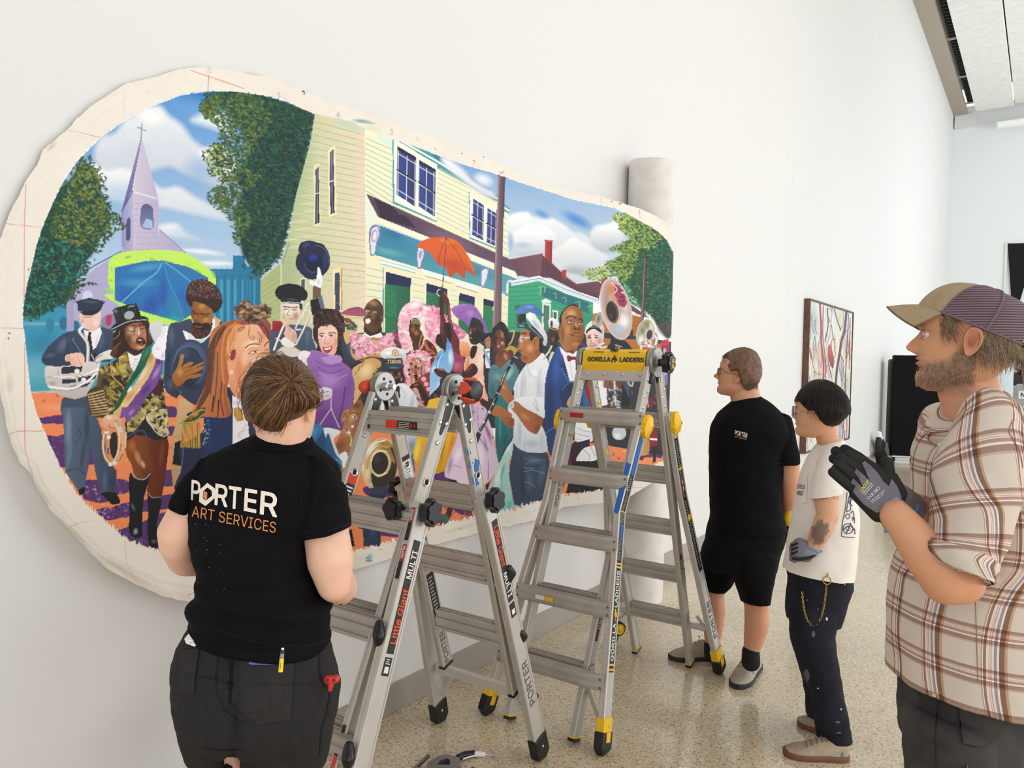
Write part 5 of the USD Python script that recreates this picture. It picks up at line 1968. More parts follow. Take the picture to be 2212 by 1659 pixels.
p f2d4c8>d8a898 950 1030 1020 990 1130 1000 1180 1100 1160 1220 1060 1260 970 1240 950 1140
+b a87468 .7 990 1100 40 40 0
+b fbe8e0 .8 1040 1110 30 70 0
+b b07c70 .7 1130 1150 40 70 0
+s 4a3430 10 960 1080 1010 1065
+s 4a3430 10 1060 1065 1110 1075
+e 2a2224 990 1098 22 12
+e 2a2224 1085 1100 22 12
+s 9a6458 8 1030 1110 1010 1180 1050 1190
+s 8a4a44 9 990 1220 1050 1215 1090 1200
p f0f0f2>c4c8ce 930 1060 940 950 1000 880 1060 865 1150 890 1200 980 1190 1120 1160 1130 1150 1020 1000 1000
+b 9aa2b0 .7 1170 1000 30 90 0
p 22262e 950 1000 1040 930 1110 940 1160 1010 1160 1040 1060 980 980 1010 950 1050
z c8ccd0 5 1010 955 1090 950
e c87a3a 1055 895 34 26
e e8c890 1055 895 20 15
s d8dade 26 1190 1180 1120 1210 1160 1240 1240 1230
p 1c2a3c>16202e 1280 1070 1400 1090 1500 1150 1580 1240 1570 1270 1250 1260 1290 1160
+b 3a5068 .7 1460 1130 100 24 30
s d8b860 6 1360 1200 1450 1230
z e0c878 7 1370 1210 1360 1270
z e0c878 7 1350 1200 1390 1210 1400 1250 1375 1270
z e0c878 7 1440 1230 1410 1230 1405 1260
e b0a89c 1130 850 60 110 10
+b 3a3a3c .8 1120 840 36 80 10
e d9cfc8 1365 700 212 440 -13
e c0b0a8 1368 700 200 425 -13
+b c87a3c .9 1300 420 120 140 0
+b a88478 .8 1230 560 70 240 0
+b f2f4f8 .95 1470 870 110 140 0
+b a8c0e0 .9 1400 980 130 90 -10
+b e8d8d8 .9 1460 560 60 260 -15
+b d8bcb4 .8 1250 840 60 160 -10
+b c88a3a .8 1360 560 80 120 0
t 90 50 161 8a2a4a,6a1f3c,b04a5a,a83a6a 1360 380 1440 440 1490 600 1460 680 1390 560
+s fbf6e0 12 1240 840 1300 900 1380 900 1420 860
+s d8cc50 12 1250 830 1300 890 1370 905 1420 870
e b49084 1318 740 112 170 -10
e 6a4a40 1320 742 92 155 -10
e 2e2624 1302 740 72 140 -10
+b 4a423a .7 1290 800 40 60 0
s f0e0d8 9 1340 590 1400 680 1410 800 1380 880
s fbf0e8 9 1300 330 1380 420 1340 480
e 8a8a82 1930 1140 30 110 -5
s e8e4da 26 1900 1060 1935 1120 1920 1200
e c8c8bc 1780 1040 128 205 12
e a8a890 1780 1040 116 190 12
+b 7a8048 .8 1800 920 70 80 0
+b f0f2f0 .95 1720 1140 60 90 0
+b e0e0d8 .8 1860 960 40 130 0
+b 5a5c30 .7 1740 1000 40 60 0
e c8c4b8 1830 1060 62 88 10
e 4a3a34 1835 1060 42 70 10
p e8d8c8 1710 1180 1780 1130 1880 1180 1890 1270 1720 1280
+t 60 30 163 b8988a,f4ece4,8a6a5c 1710 1180 1780 1130 1880 1180 1890 1260
p c0564a 1740 1230 1820 1240 1860 1270 1740 1280
p f0c4ac 1930 1230 1980 1200 2010 1250 2000 1320 1950 1340 1930 1300
p b8683a 1940 1210 1990 1190 2010 1230 2010 1290 1985 1250 1950 1240
s 5a3424 5 1940 1265 1965 1262
s 9a4a40 6 1945 1310 1975 1315
p 6ab4c8>5a9ab4 1990 1340 2060 1400 2080 1520 2060 1659 1960 1659 1980 1500
p c8304a 1990 1170 2090 1130 2110 1200 2030 1220
l 8a3a5c 2010 1220 2110 1220 2100 1400 2060 1390
e d8a0b0 2050 1290 22 40
@ 1150 740 4.609
l 8a6ab8 1270 340 1340 290 1340 420 1280 430
z d8d0e8 7 1275 345 1340 300
s 4a7a9a 9 1275 440 1340 380
l 4a6a8a 1280 460 1330 450 1330 540 1280 540
e c83a3a 1305 560 24 30
s 8adca0 12 1325 590 1330 620
# orange umbrella
@ 900 450 2.37
p e2662c>c04a24 0 195 40 160 110 148 190 160 240 210 280 280 298 340 280 338 250 320 240 360 200 330 170 355 140 300 110 290 60 225
+p d8601f 0 195 60 155 130 148 200 170 240 220 298 330 230 260 150 200 60 185
+b f08a4a .7 150 170 50 16 10
+b a83a1c .6 190 290 60 40 30
+s 8a3018 3 148 152 120 220 108 290
+s 8a3018 3 150 152 210 230 250 320
+s e88848 2 150 152 230 200 290 320
s 3a3440 3 150 150 130 420
"""
TUBE_C, TUBE_R = np.array([4.864,2.2475]),0.153
tube_m = mat("roll_paper", "#e9e5e0",0.75, noise=(7, "#d9d3cd",0.7,8.0), bump=(30,0.1,0.004))
n_ = 64
a_ = np.linspace(0,2 * np.pi, n_, endpoint=False)
prof = [(0.0,.02),(TUBE_R - .012,.02),(TUBE_R - .012,0.0),(TUBE_R,0.0),(TUBE_R,0.6),(TUBE_R * 1.004,1.5),(TUBE_R,2.3),(TUBE_R,2.985),(TUBE_R - .012,2.99),(TUBE_R - .014,2.6),(0,2.6)]
v = np.vstack([np.stack([TUBE_C[0] + max(r,1e-4) * np.cos(a_), TUBE_C[1] + max(r,1e-4) * np.sin(a_), np.full(n_, z)],1) for r, z in prof])
v[7 * n_:8 * n_,2] += .008 * np.sin(3 * a_) + .006 * np.sin(a_ * 2 + 1)
rl = thing("paper_tube", "tall white cardboard roll standing against the wall behind the mural's rolled end", "cardboard tube",(TUBE_C[0], TUBE_C[1],0))
obj("tube", ringmesh(v, len(prof), n_, caps=False), tube_m, rl)

r_c = TUBE_R + .006
x_off = TUBE_C[0] - 1.05
q0 = np.array([x_off, WALL - .008])
dq = q0 - TUBE_C
L_t = math.sqrt(dq @ dq - r_c ** 2)
ang = math.atan2(dq[1], dq[0])
th = ang + math.acos(r_c / np.hypot(*dq))
tg = TUBE_C + r_c * np.array([math.cos(th), math.sin(th)])
if tg[1] > TUBE_C[1]:
 th = ang - math.acos(r_c / np.hypot(*dq))
 tg = TUBE_C + r_c * np.array([math.cos(th), math.sin(th)])
sg = 1 if th > 0 else 1
arc = [TUBE_C + r_c * np.array([math.cos(th + k), math.sin(th + k)]) for k in np.linspace(0,2.3,60)]
plan = np.vstack([np.stack([np.linspace(.82, x_off - .25,500), np.full(500, WALL - .008)],1), curve([(x_off - .25, WALL - .008),(x_off - .1, WALL - .0085), tuple(q0 + (tg - q0) * .12 + [0,-.001]), tuple(q0 + (tg - q0) * .3), tuple(tg)],30)[1:], np.array(arc)[1:]])
sl = np.r_[0, np.cumsum(np.linalg.norm(np.diff(plan, axis=0), axis=1))]
pxs = proj(np.column_stack([plan, np.full(len(plan),1.55)]))[0]
vis = np.gradient(pxs, sl)
den = np.maximum(np.abs(vis),150)
cum = np.r_[0, np.cumsum((den[1:] + den[:-1]) / 2 * np.diff(sl))]
NCOL, NROW = 1040,800
s_at = np.interp(np.linspace(0, cum[-1], NCOL), cum, sl)
PX, PY = np.interp(s_at, sl, plan[:,0]), np.interp(s_at, sl, plan[:,1])
zz = np.linspace(.60,2.72, NROW)
tx, ty = np.gradient(PX, s_at), np.gradient(PY, s_at)
nrm = np.stack([ty,-tx],1)
nrm /= np.linalg.norm(nrm, axis=1)[:, None]
nrm *= np.where(nrm[:,1] > 0,-1,1)[:, None] if False else 1.0
if nrm[10,1] > 0:
 nrm = -nrm
GX, GZ = np.meshgrid(np.arange(NCOL), zz)
P0 = np.stack([PX[GX], PY[GX], GZ],-1).reshape(-1,3)
N0 = np.stack([nrm[GX][...,0], nrm[GX][...,1], np.zeros_like(GZ)],-1).reshape(-1,3)
U, V_, _ = proj(P0)
i_turn = int(np.argmax(pxs))
back = (s_at > sl[i_turn])[np.arange(NCOL)]
U = np.where(np.tile(back, NROW),2 * 1457.0 - np.minimum(U,1457), U)
OUT = Polygon(np.array(OUTLINE.split(), float).reshape(-1,2))
shapely.prepare(OUT)
wob = 1.6 * (meshkit.fbm(P0 * 42.0,3,4) - .5) * 2 + 2.0 * (meshkit.fbm(P0 * 11,2,5) - .5) * 2
edge = shapely.distance(shapely.points(U, V_), OUT.exterior)
ins = np.where(shapely.contains_xy(OUT, U, V_), edge,-edge) + wob
low = np.clip((V_ - 700) / 350,0,1) * np.clip((760 - U) / 300,0,1)
near = np.clip(1 - ins / 46.0,0,1)
nz = meshkit.fbm(P0 * [9,9,9],3,8)
rip = meshkit.fbm(P0 * [26,26,26],2,9)
flat = np.clip((x_off + .3 - P0[:,0]) / .3,0,1)
off = .003 + flat * (near ** 1.6 * (.004 + .006 * nz + .07 * low * (0.35 + nz)) + .007 * (rip - .5) * near + .004 * np.exp(-((ins - 26) / 5.0) ** 2) * (.3 + low))
off += .0022 * (meshkit.fbm(P0 * [2.2,2.2,2.2],2,12) - .3)
P1 = P0 + N0 * np.maximum(off,.001)[:, None]
keep = (ins > 0)
K = keep.reshape(NROW, NCOL)
quads = K[:-1, :-1] & K[1:, :-1] & K[:-1,1:] & K[1:,1:]
r0, c0 = np.nonzero(quads)
a = r0 * NCOL + c0
F = np.vstack([np.stack([a, a + 1, a + NCOL + 1],1), np.stack([a, a + NCOL + 1, a + NCOL],1)])
used = np.unique(F)
remap = np.full(len(P1),-1)
remap[used] = np.arange(len(used))
F = remap[F]
PV, PU, PW = P1[used], U[used], V_[used]
pt = Painter(PU, PW)
cream = lin("#efe8dc")
st = meshkit.fbm(PV * 3.1,4,21)
pt.col[:] = cream * (0.965 + .07 * (st - .4))[:, None]
pt.run("""
@ 0 100 2.765
s dc8a8a 5 1130 145 1450 253
s dc7a7a 5 1240 175 1240 268
s dc8a86 5 145 830 140 1420 138 1640
s dc9a96 4 30 1062 250 1082
s cfae9e 4 395 500 590 545
s c8beb0 3 738 230 736 420
s b8b4b0 4 1228 130 1250 135 1232 155 1252 160
s b8b4b0 4 1650 285 1665 280 1660 295 1668 302 1655 312
s b8b4b0 3 1692 285 1692 325
e 4a4850 1804 272 8 6
s 4a4850 5 1795 270 1812 280 1806 292
z 4a4850 5 1826 272 1840 276
s a09a94 4 2012 395 2005 415 2022 415
z a09a94 4 2018 400 2018 432
b b4aca0 .6 1500 165 80 14 8
b b4aca0 .5 300 600 50 20 -50
@ 0 550 2.154
s dc9a96 4 0 342 110 346
s dc9a96 4 10 830 90 822 200 820
z d88e8a 4 113 300 113 1040
s dcb4a8 3 580 1330 586 1510
s dcb0a4 3 270 1262 440 1238
s d89a92 4 850 1576 930 1545
b cfc2ac .5 40 600 30 60 0
e 6a6660 130 70 3 6
e 8a847c 40 366 6 4
e 8a847c 36 390 5 6
@ 500 150 2.765
s a8a29a 4 945 360 955 358 952 370 958 382 944 388
s b09088 4 1205 470 1212 482
s c08a8a 4 1435 545 1448 545 1440 570
b 3a9c90 .8 770 310 70 16 5
b 5ab0a0 .7 820 322 50 10 5
e c8c832 1104 408 4 5
e c8a83c 1110 424 3 4
b d8e0a0 .6 840 350 60 20 10
s b05a60 4 1595 612 1608 622 1620 606
e 5a5650 1368 504 4 4
e 5a5650 1498 524 4 4
@ 1250 300 3.606
s d89a96 4 170 460 176 512
s dc8a8a 4 470 550 474 620
s c8bcae 3 600 620 680 680 722 760 733 830
e 8a6a4a 320 505 14 5
e b0a090 255 488 10 5
@ 700 780 4.148
b d8cdbc .7 1200 1500 200 20 -15
e 6a6660 1215 1500 4 8
e 5a5048 1905 1410 20 6
@ 1150 740 4.609
z c8a0a0 4 880 1450 1100 1440
z d0c4b4 3 1000 1350 1010 1500
e 5a5650 455 1550 5 5
@ 0 0 1
b 4aa0b4 .7 794 1208 10 9
b 6a8ab0 .5 797 1199 8 5
z 2f9ab0 2 788 1204 800 1203
z 2f9ab0 2 787 1211 801 1210
b d07a3a .8 819 1186 4 2
b c8bca8 .7 140 1145 60 10 40
b c8bca8 .7 250 1225 80 10 30
b c8bca8 .6 70 1060 40 10 55
""")
PO = np.array(PAINTED.split(), float).reshape(-1,2)
pt.poly(["ffffff"], Painter.smooth(PO, True,4),0, False)
e0 = shapely.distance(shapely.points(PU, PW), Polygon(PO).exterior)
rag = np.where(pt.last > .5, e0,-e0)
brush = np.clip((PW - 985) / 60,0,1) * (PU > 120)
jag = 9 * brush * (meshkit.noise(np.stack([PU * .55, PW * .03, PU * 0],1),3) - .35) + 4 * brush * (meshkit.noise(np.stack([PU * .12, PW * .02, PU * 0],1),6) - .5) + .9 * (meshkit.noise(np.stack([PU * .3, PW * .3, PU * 0],1),7) - .5) * 2
pt.limit = np.clip(.5 + (rag + jag - 1.0) / 1.6,0,1).astype(np.float32)
pt.run(BACKGROUND)
pt.run(FIGURES)
tone = 0.955 + .06 * meshkit.fbm(np.stack([PU * .06, PW * .06, PU * 0],1),3,31) + .03 * (meshkit.noise(np.stack([PU * .5, PW * .45, PU * 0],1),32) - .5)
mural_m = mat("canvas_paint", "#ffffff",0.62, attr=True, bump=(420,0.08,0.0006), spec=0.3)
mu = thing("mural_canvas", "large unframed canvas mural of a street parade with brass players, hung on the wall", "mural",(3.0, WALL - .01,1.6))
obj("canvas",(PV, F), mural_m, mu, smooth=True, col=np.clip(pt.col * tone[:, None],0,1))
thr = []
for k in range(26):
 u0 = RNG.uniform(960,1330)
 yb = np.interp(u0,[930,1067,1168,1215,1346],[1178,1142,1120,1096,1080])
 p = on(u0, yb,1, WALL - .012)
 if p[0] > x_off - .1:
  continue
 L_ = RNG.uniform(.01,.05)
 thr.append(tube([p + [0,0,.01], p + [RNG.normal(0,.006),-.003,-L_ * .5], p + [RNG.normal(0,.012),-.002,-L_]],.0007,5))
obj("loose_thread", thr, mat("thread_cream", "#ddd5c6",.8), mu)
# ------------------------------------------------------------------ ladders
alu_m = mat("aluminium", "#d0cdc7",0.42,0.4, noise=(9, "#c2beb7",0.5), bump=(140,0.05,0.001))
alu_in = mat("aluminium_inner", "#c6c2ba",0.46,0.35, noise=(9, "#b8b4ab",0.5))
rung_m = mat("rung_aluminium", "#bdb9b1",0.42,0.35, noise=(7, "#aba69d",0.6))
groove_m = mat("groove_grey", "#6b665f",0.55,0.3)
rivet_m = mat("rivet_steel", "#cfccc6",0.28,0.8)
blk_m = mat("black_plastic", "#17171a",0.38)
blk2_m = mat("black_decal", "#1d1c1c",0.5)
red_m = mat("warning_red", "#d8391f",0.5)
dred_m = mat("danger_red", "#b01c2c",0.5)
wht_m = mat("decal_white", "#ecebe8",0.5)
gryt_m = mat("decal_grey_print", "#9b9892",0.6)
org_m = mat("logo_orange", "#f0522b",0.5)
yel_m = mat("ladder_yellow", "#f2c21a",0.42)
ink_m = mat("ink_dark", "#3a3c40",0.6)
tape_m = mat("painters_tape", "#2f67b8",0.65)
pen_m = mat("marker_ink", "#6e6a66",0.7)


class Rail:
 """straight length of rail between two points; w across the frame's face, t along the rungs."""

 def __init__(s, p0, p1, w, t):
  s.p0, s.p1, s.w, s.t = np.array(p0, float), np.array(p1, float), w, t
  s.d = (s.p1 - s.p0) / np.linalg.norm(s.p1 - s.p0)
  s.L = np.linalg.norm(s.p1 - s.p0)
  s.R = frame_of(s.d,(0,1,0))          # columns: along rungs (+Y), across, along
  s.fr = s.R[:,1] * (-1 if s.R[:,1][0] > 0 else 1)   # face direction with -X
  s.out = -s.R[:,0]                      # towards the camera side (-Y)

 def mesh(s):
  w, t, g, c = s.w / 2, s.t / 2,0.0025,0.003
  pr = [(-t + c,-w),(-t * .35,-w),(-t * .35,-w + g),(t * .35,-w + g),(t * .35,-w),(t - c,-w),(t,-w + c),(t,-w * .72),(t - g,-w * .68),(t - g, w * .68),(t, w * .72),(t, w - c),(t - c, w),
              (t * .35, w),(t * .35, w - g),(-t * .35, w - g),(-t * .35, w),(-t + c, w),(-t, w - c),(-t, w * .72),(-t + g, w * .68),(-t + g,-w * .68),(-t,-w * .72),(-t,-w + c)]
  return sweep_bar(s.p0, s.p1, pr)

 def pt(s, f):
  return s.p0 + (s.p1 - s.p0) * f

 def face(s, f, off=0.0008):
  return s.pt(f) + s.out * (s.t / 2 + off - 0.0025)

 def front(s, f, off=0.0008):
  return s.pt(f) + s.fr * (s.w / 2 + off)


def decal(name, r, f0, f1, width, material, par, shift=0.0, side="face", label=None, off=0.0006):
 """plate lying on the rail's outer face between two fractions of its length."""
 n = r.out if side == "face" else r.fr
 x = r.d
 y = np.cross(n, x)
 o = (r.face(f0, off) if side == "face" else r.front(f0, off)) - y * width / 2 + y * shift
 return obj(name, quad(o, x, y,(f1 - f0) * r.L, width), material, par, smooth=False, label=label)


def rail_text(s, h, r, f, up, material, par, width=None, shift=0.0, side="face", bold=True, off=0.0014, name="lettering"):
 n = r.out if side == "face" else r.fr
 x = -r.d if up else r.d
 y = np.cross(n, x)
 o = (r.face(f, off) if side == "face" else r.front(f, off)) - y * h / 2 + y * shift
 return obj(name, place_text(s, h, o, x, y, bold, width,0.0005), material, par, smooth=False)


def print_lines(r, f0, f1, width, n, material, par, side="face", shift=0.0, off=0.0013, along=False, seed=1):
 """rows of tiny unreadable print."""
 rg = np.random.default_rng(seed)
 nn = r.out if side == "face" else r.fr
 x, y = r.d, np.cross(nn, r.d)
 ms = []
 for i in range(n):
  f = f0 + (f1 - f0) * (i + 0.3) / n
  a, b = -0.42 * width,(0.42 - 0.3 * rg.random()) * width
  o = (r.face(f, off) if side == "face" else r.front(f, off)) + y * (shift + a)
  ms.append(quad(o, x, y,(f1 - f0) * r.L / n * 0.45, b - a,0.0003))
 return obj("small_print", ms, material, par, smooth=False)


def rung(par, ya, yb, X, z, hgt, dep, material=None, ribs=True, name="rung"):
 """rung along Y with ribbed tread; front face towards -X."""
 h, d, g = hgt / 2, dep / 2,0.0035
 pr = [(-d,-h),(d,-h),(d, h),(d * .6, h),(d * .6, h - g),(d * .2, h - g),(d * .2, h),(-d * .2, h),(-d * .2, h - g),(-d * .6, h - g),(-d * .6, h),(-d, h),
          (-d, h * .62),(-d + 2 * g, h * .56),(-d + 2 * g, h * .3),(-d, h * .22),(-d,-h * .3),(-d + 2 * g,-h * .38),(-d + 2 * g,-h * .66),(-d,-h * .72)]
 m = trimesh.creation.extrude_polygon(Polygon(pr), yb - ya, engine="earcut")
 v = np.array(m.vertices)
 return obj(name,(np.stack([X + v[:,0], ya + v[:,2], z + v[:,1]],1), m.faces[:, ::-1]), material or rung_m, par, smooth=False)


def rivets(par, pts, n, r=0.006, h=0.004, name="rivet", material=None):
 n = np.array(n, float)
 for p in pts:
  obj(name, lathe(np.array(p), n,[(r,-0.001),(r, h * .3),(r * .75, h * .8),(r * .3, h)],12), material or rivet_m, par)


def knob(par, c, axis, r, t, lobes, material, stem=0.03):
 """lobed hand knob."""
 a = np.linspace(0,2 * np.pi, lobes * 8, endpoint=False)
 pg = Polygon([(r * (1 + 0.12 * np.cos(lobes * q)) * np.cos(q), r * (1 + 0.12 * np.cos(lobes * q)) * np.sin(q)) for q in a])
 m0 = sweep_bar(np.array(c), np.array(c) + np.array(axis) * t, pg,(0.1,0.3,1))
 m1 = sweep_bar(np.array(c) + np.array(axis) * t, np.array(c) + np.array(axis) * (t + 0.008), shapely.affinity.scale(pg,.8,.8),(0.1,0.3,1))
 k = obj("knob",[m0, m1, cyl(np.array(c) - np.array(axis) * stem, c, r * .4)], material, par)
 return k


ax, az = 2.10,1.515
def NX(z): return 1.435 + (2.075 - 1.435) * z / 1.47
def FX(z): return 2.63 - (2.63 - 2.135) * z / 1.47
lg = thing("step_ladder", "aluminium folding ladder with black and orange side decals standing nearest the person with tied-up hair", "ladder",(2.05,1.9,0))
rails = {}
def mk(name, p0, p1, w, t, m=alu_m, key=None):
 r = Rail(p0, p1, w, t)
 obj(name, r.mesh(), m, lg, smooth=False)
 if key:
  rails[key] = r
 return r
Yn, Yf = 1.70,2.045
mk("inner_rail",(NX(1.485) - .012, Yn,1.485),(NX(0.33), Yn + .012,0.33),0.062,0.027, alu_in, "inN")
mk("inner_rail",(NX(1.485) - .012, Yf,1.485),(NX(0.33), Yf - .0,0.33),0.062,0.027, alu_in, "ifN")
mk("inner_rail",(FX(1.485) + .012, Yn,1.485),(FX(0.30), Yn + .004,0.30),0.062,0.027, alu_in, "inF")
mk("inner_rail",(FX(1.485) + .012, Yf,1.485),(FX(0.33), Yf + .01,0.33),0.062,0.027, alu_in, "ifF")
for k in ("inN", "ifN", "inF", "ifF"):
 r = rails[k]
 obj("end_cap", sweep_bar(r.pt(1.0), r.pt(1.0) + r.d * 0.012,[(-.0145,-.032),(.0145,-.032),(.0145,.032),(-.0145,.032)]), blk_m, lg, smooth=False)
for (key, FXf, y0, y1, yb, zt) in (("N", NX, Yn - .022, Yn - .03,1.612,1.13),("NF", NX, Yf + .028, Yf + .034,2.19,1.13),("F", FX, Yn - .022, Yn - .03,1.639,1.12),("FF", FX, Yf + .028, Yf + .034,2.174,1.12)):
 off = -0.012 if FXf is NX else 0.012
 mk("outer_rail",(FXf(zt) + off, y0, zt),(FXf(1.02) + off, y1,1.02),0.074,0.034, alu_m, key + "u")
 mk("outer_rail",(FXf(1.03) + off, y1,1.03),(FXf(0.03) + off * .5, yb,0.03),0.074,0.034, alu_m, key)
 obj("rail_sleeve", sweep_bar(rails[key + "u"].pt(-0.06), rails[key + "u"].pt(0.09),[(-.02,-.04),(.02,-.04),(.02,.04),(-.02,.04)]), alu_m, lg, smooth=False)
 r = rails[key]
 f = rails[key].pt(1.0)
 R = r.R
 foot = hull([(f + R[:,0] * a * 0.016 + R[:,1] * b * 0.036 + R[:,2] * c,0.006) for a in (-1,1) for b in (-1,1) for c in (-0.075,0.005)] + [(f + R[:,0] * a * 0.012 + np.array([b * 0.024,0,0]) + [0,0,-0.022],0.006) for a in (-1,1) for b in (-1,1)])
 obj("rubber_foot", foot, blk_m, lg, smooth=25)
 rivets(lg,[f - R[:,2] * 0.035 + r.out * 0.0215], r.out,0.006)
for z in (1.39,1.08,0.765,0.445):
 fl_ = z < 1.2
 rung(lg, Yn - (.03 if fl_ else -.01) - (.02 if z < .7 else 0), Yf + (.03 if fl_ else -.01) + (.04 if z < .7 else 0), NX(z) - 0.022 * fl_, z,0.078,0.05)
 if fl_:
  rung(lg, Yn + .012, Yf - .012, NX(z) + 0.032, z + 0.012,0.07,0.04)
for z in (1.40,1.115,0.83,0.55):
 fl_ = z < 1.2
 rung(lg, Yn + .012, Yf - .012, FX(z) - 0.004, z,0.078,0.05)
 if fl_ and z > .8:
  rung(lg, Yn - .03, Yf + .03, FX(z) + 0.04, z - 0.03,0.06,0.03)
obj("brace_bar", box((FX(.28) + .01,(Yn + Yf) / 2 + .02,.285),(.03,.46,.035)), alu_m, lg, smooth=False)
obj("brace_bar", tube([(FX(.8) + .0, Yn - .03,.77),(FX(.8) + .0, Yf + .03,.775)],.011,10), alu_m, lg)
for (ya, yb_) in ((Yf + .05, Yf - .02),(Yn - .03, Yn + .04)):
 obj("brace_strap", tube([(FX(.14) + .0, ya + .03 * np.sign(ya - yb_),.15),(FX(.28) + .01, yb_,.285)],.008,8), alu_m, lg)
for i,(y, s) in enumerate(((Yn,-1),(Yf + .0,-1))):
 hp = thing_path = lg
 c = np.array([ax + .002, y, az])
 for sx, FXf in ((-1, NX),(1, FX)):
  r = rails[("in" if i == 0 else "if") + ("N" if sx < 0 else "F")]
  tip = r.pt(0.13) - r.fr * 0 + [0,0,0]
  plate = hull([(c + [sx * .030,.0,.012],.012),(c + [sx * .012,0,-.045],.012),(r.pt(0.0) + [0,0,.02],.014),(r.pt(0.10),.014),(r.pt(0.05) - r.fr * 0.02,.012)])
  obj("hinge_plate", plate, blk_m, lg)
  pts = []
  for f_, a_ in ((.02,.012),(.07,-.014),(.075,.02),(.13,.004)):
   pts.append(r.face(f_) + r.fr * a_)
  rivets(lg, pts, r.out,0.0085,0.006)
  obj("rail_eye", tube([r.face(.24,.001) + .013 * (np.cos(q) * r.fr + np.sin(q) * r.d) for q in np.linspace(0,2 * np.pi,17)[:-1]],.0035,8, True), rivet_m, lg)
  obj("rail_hole", cyl(r.face(.24,-.004), r.face(.24,.0015),.0115), mat("hole_black", "#0a0a0a",.8), lg)
 disc = [(.001,-.028),(.052,-.028),(.055,-.024),(.055,-.004),(.050,0.0),(.050,.004),(.055,.008),(.055,.024),(.052,.028),(.001,.028)]
 obj("hinge_disc", lathe(c,(0,-1,0),[(p[0], p[1] * .55) for p in disc],40), mat("hinge_steel", "#a3a29f",.36,.75), lg)
 obj("hinge_bolt", lathe(c,(0,-1,0),[(.001,.01),(.016,.012),(.016,.03),(.010,.034),(.010,.06),(.001,.06)],24), rivet_m, lg)
 rivets(lg,[c + [.03 * np.cos(q),-.016,.03 * np.sin(q)] for q in (0.6,1.9,3.6,5.0)],(0,-1,0),.006,.003, material=blk_m)
c = np.array([ax + .002, Yn - .055, az])
kb = obj("release_knob", lathe(c,(0,-1,0),[(.001,-.004),(.030,-.002),(.040,.008),(.042,.025),(.036,.044),(.022,.05),(.001,.05)],30), blk_m, lg, label="black round release knob with an orange star collar")
st = []
for q in range(5):
 a0 = q * 2 * np.pi / 5 + .4
 st.append(hull([(c + [.043 * np.cos(a0 + d_),-y_,.043 * np.sin(a0 + d_)],.005) for d_ in (-.42,.42) for y_ in (.004,.022)] + [(c + [.036 * np.cos(a0),-.042,.036 * np.sin(a0)],.006)]))
obj("orange_collar", st, mat("collar_orange", "#d9472b",.45), kb)
c2 = np.array([ax - .055, Yf + .0, az + .0])
obj("release_knob", hull([(c2 + [.012,.05,-.004],.024),(c2 + [.026,.05,.0],.024)]), mat("collar_orange", "#d9472b",.45), lg)
for key in ("N", "F", "NF", "FF"):
 r = rails[key + "u"]
 if key in ("N", "F"):
  knob(lg, r.face(.12,.004) + r.out * .012, r.out,.042,.026,6, blk_m)
 else:
  knob(lg, r.pt(.2) - r.out * .03,-r.out,.04,.026,6, blk_m)
knob(lg, rails["Nu"].pt(.05) + [-.05,.07,0],(-1,.1,.05),.036,.02,5, blk_m)
for key, zs in (("N",(.765,.445)),):
 for z in zs:
  p = np.array([NX(z) - .05, Yn - .03 - (.02 if z < .7 else 0), z])
  obj("corner_guard", hull([(p + [0,0,.03],.014),(p + [0,0,-.035],.014),(p + [-.012,-.01,-.0],.02),(p + [.02,.02,.0],.02)]), blk_m, lg)
for z in (.87,.60,.33):
 p = np.array([FX(z) + .05, Yn - .05, z - .04])
 obj("corner_guard", hull([(p,.018),(p + [.01,.01,-.045],.018),(p + [.02,-.004,-.02],.016)]), blk_m, lg)
r = rails["N"]
ru = rails["Nu"]
decal("brand_strip", r,.0,.325,.033, blk2_m, lg)
rail_text("Little Giant",.026, r,.30, True, org_m, lg, width=.168)
rail_text("MULTI",.024, r,.115, True, wht_m, lg, width=.09)
decal("barcode_tag", r,.335,.385,.033, blk2_m, lg)
decal("barcode_label", r,.36,.378,.02, wht_m, lg, off=.0013)
print_lines(r,.338,.355,.026,3, wht_m, lg)
r3 = rails["F"]
decal("brand_strip", r3,.0,.325,.033, blk2_m, lg)
rail_text("Little Giant",.026, r3,.02, False, org_m, lg, width=.168)
rail_text("MULTI",.024, r3,.205, False, wht_m, lg, width=.105)
decal("barcode_tag", r3,.335,.39,.033, blk2_m, lg)
decal("barcode_label", r3,.36,.38,.02, wht_m, lg, off=.0013)
rail_text("PORTER",.036, r3,.78, True, pen_m, lg, width=.20, bold=False)
decal("warning_strip", ru,.1,.5,.016, dred_m, lg, side="front")
rail_text("DANGER",.009, ru,.14, False, wht_m, lg, side="front", width=.034)
decal("warning_strip", ru,.5,.98,.016, blk2_m, lg, side="front")
decal("warning_strip", r,.02,.07,.016, dred_m, lg, side="front")
rail_text("PELIGRO",.009, r,.024, False, wht_m, lg, side="front", width=.04)
decal("warning_strip", r,.07,.12,.016, blk2_m, lg, side="front")
ri = rails["inN"]
decal("inner_strip", ri,.86,.93,.015, blk2_m, lg, side="front")
decal("inner_strip", ri,.93,.99,.015, red_m, lg, side="front")
r2 = rails["ifN"]
Yface = Yf - .0145
def wall_plate(nm, r, f0, f1, w, m, lab=None, off=.0008):
 x, y = r.d, np.cross(r.out, r.d)
 o = r.pt(f0) + r.out * (r.t / 2 - .0025 + off) - y * w / 2
 return obj(nm, quad(o, x, y,(f1 - f0) * r.L, w), m, lg, smooth=False, label=lab)
for f0, f1, m in ((.245,.275, red_m),(.275,.47, blk2_m),(.47,.495, dred_m),(.495,.60, wht_m),(.60,.70, blk2_m)):
 wall_plate("label_panel", r2, f0, f1,.046, m)
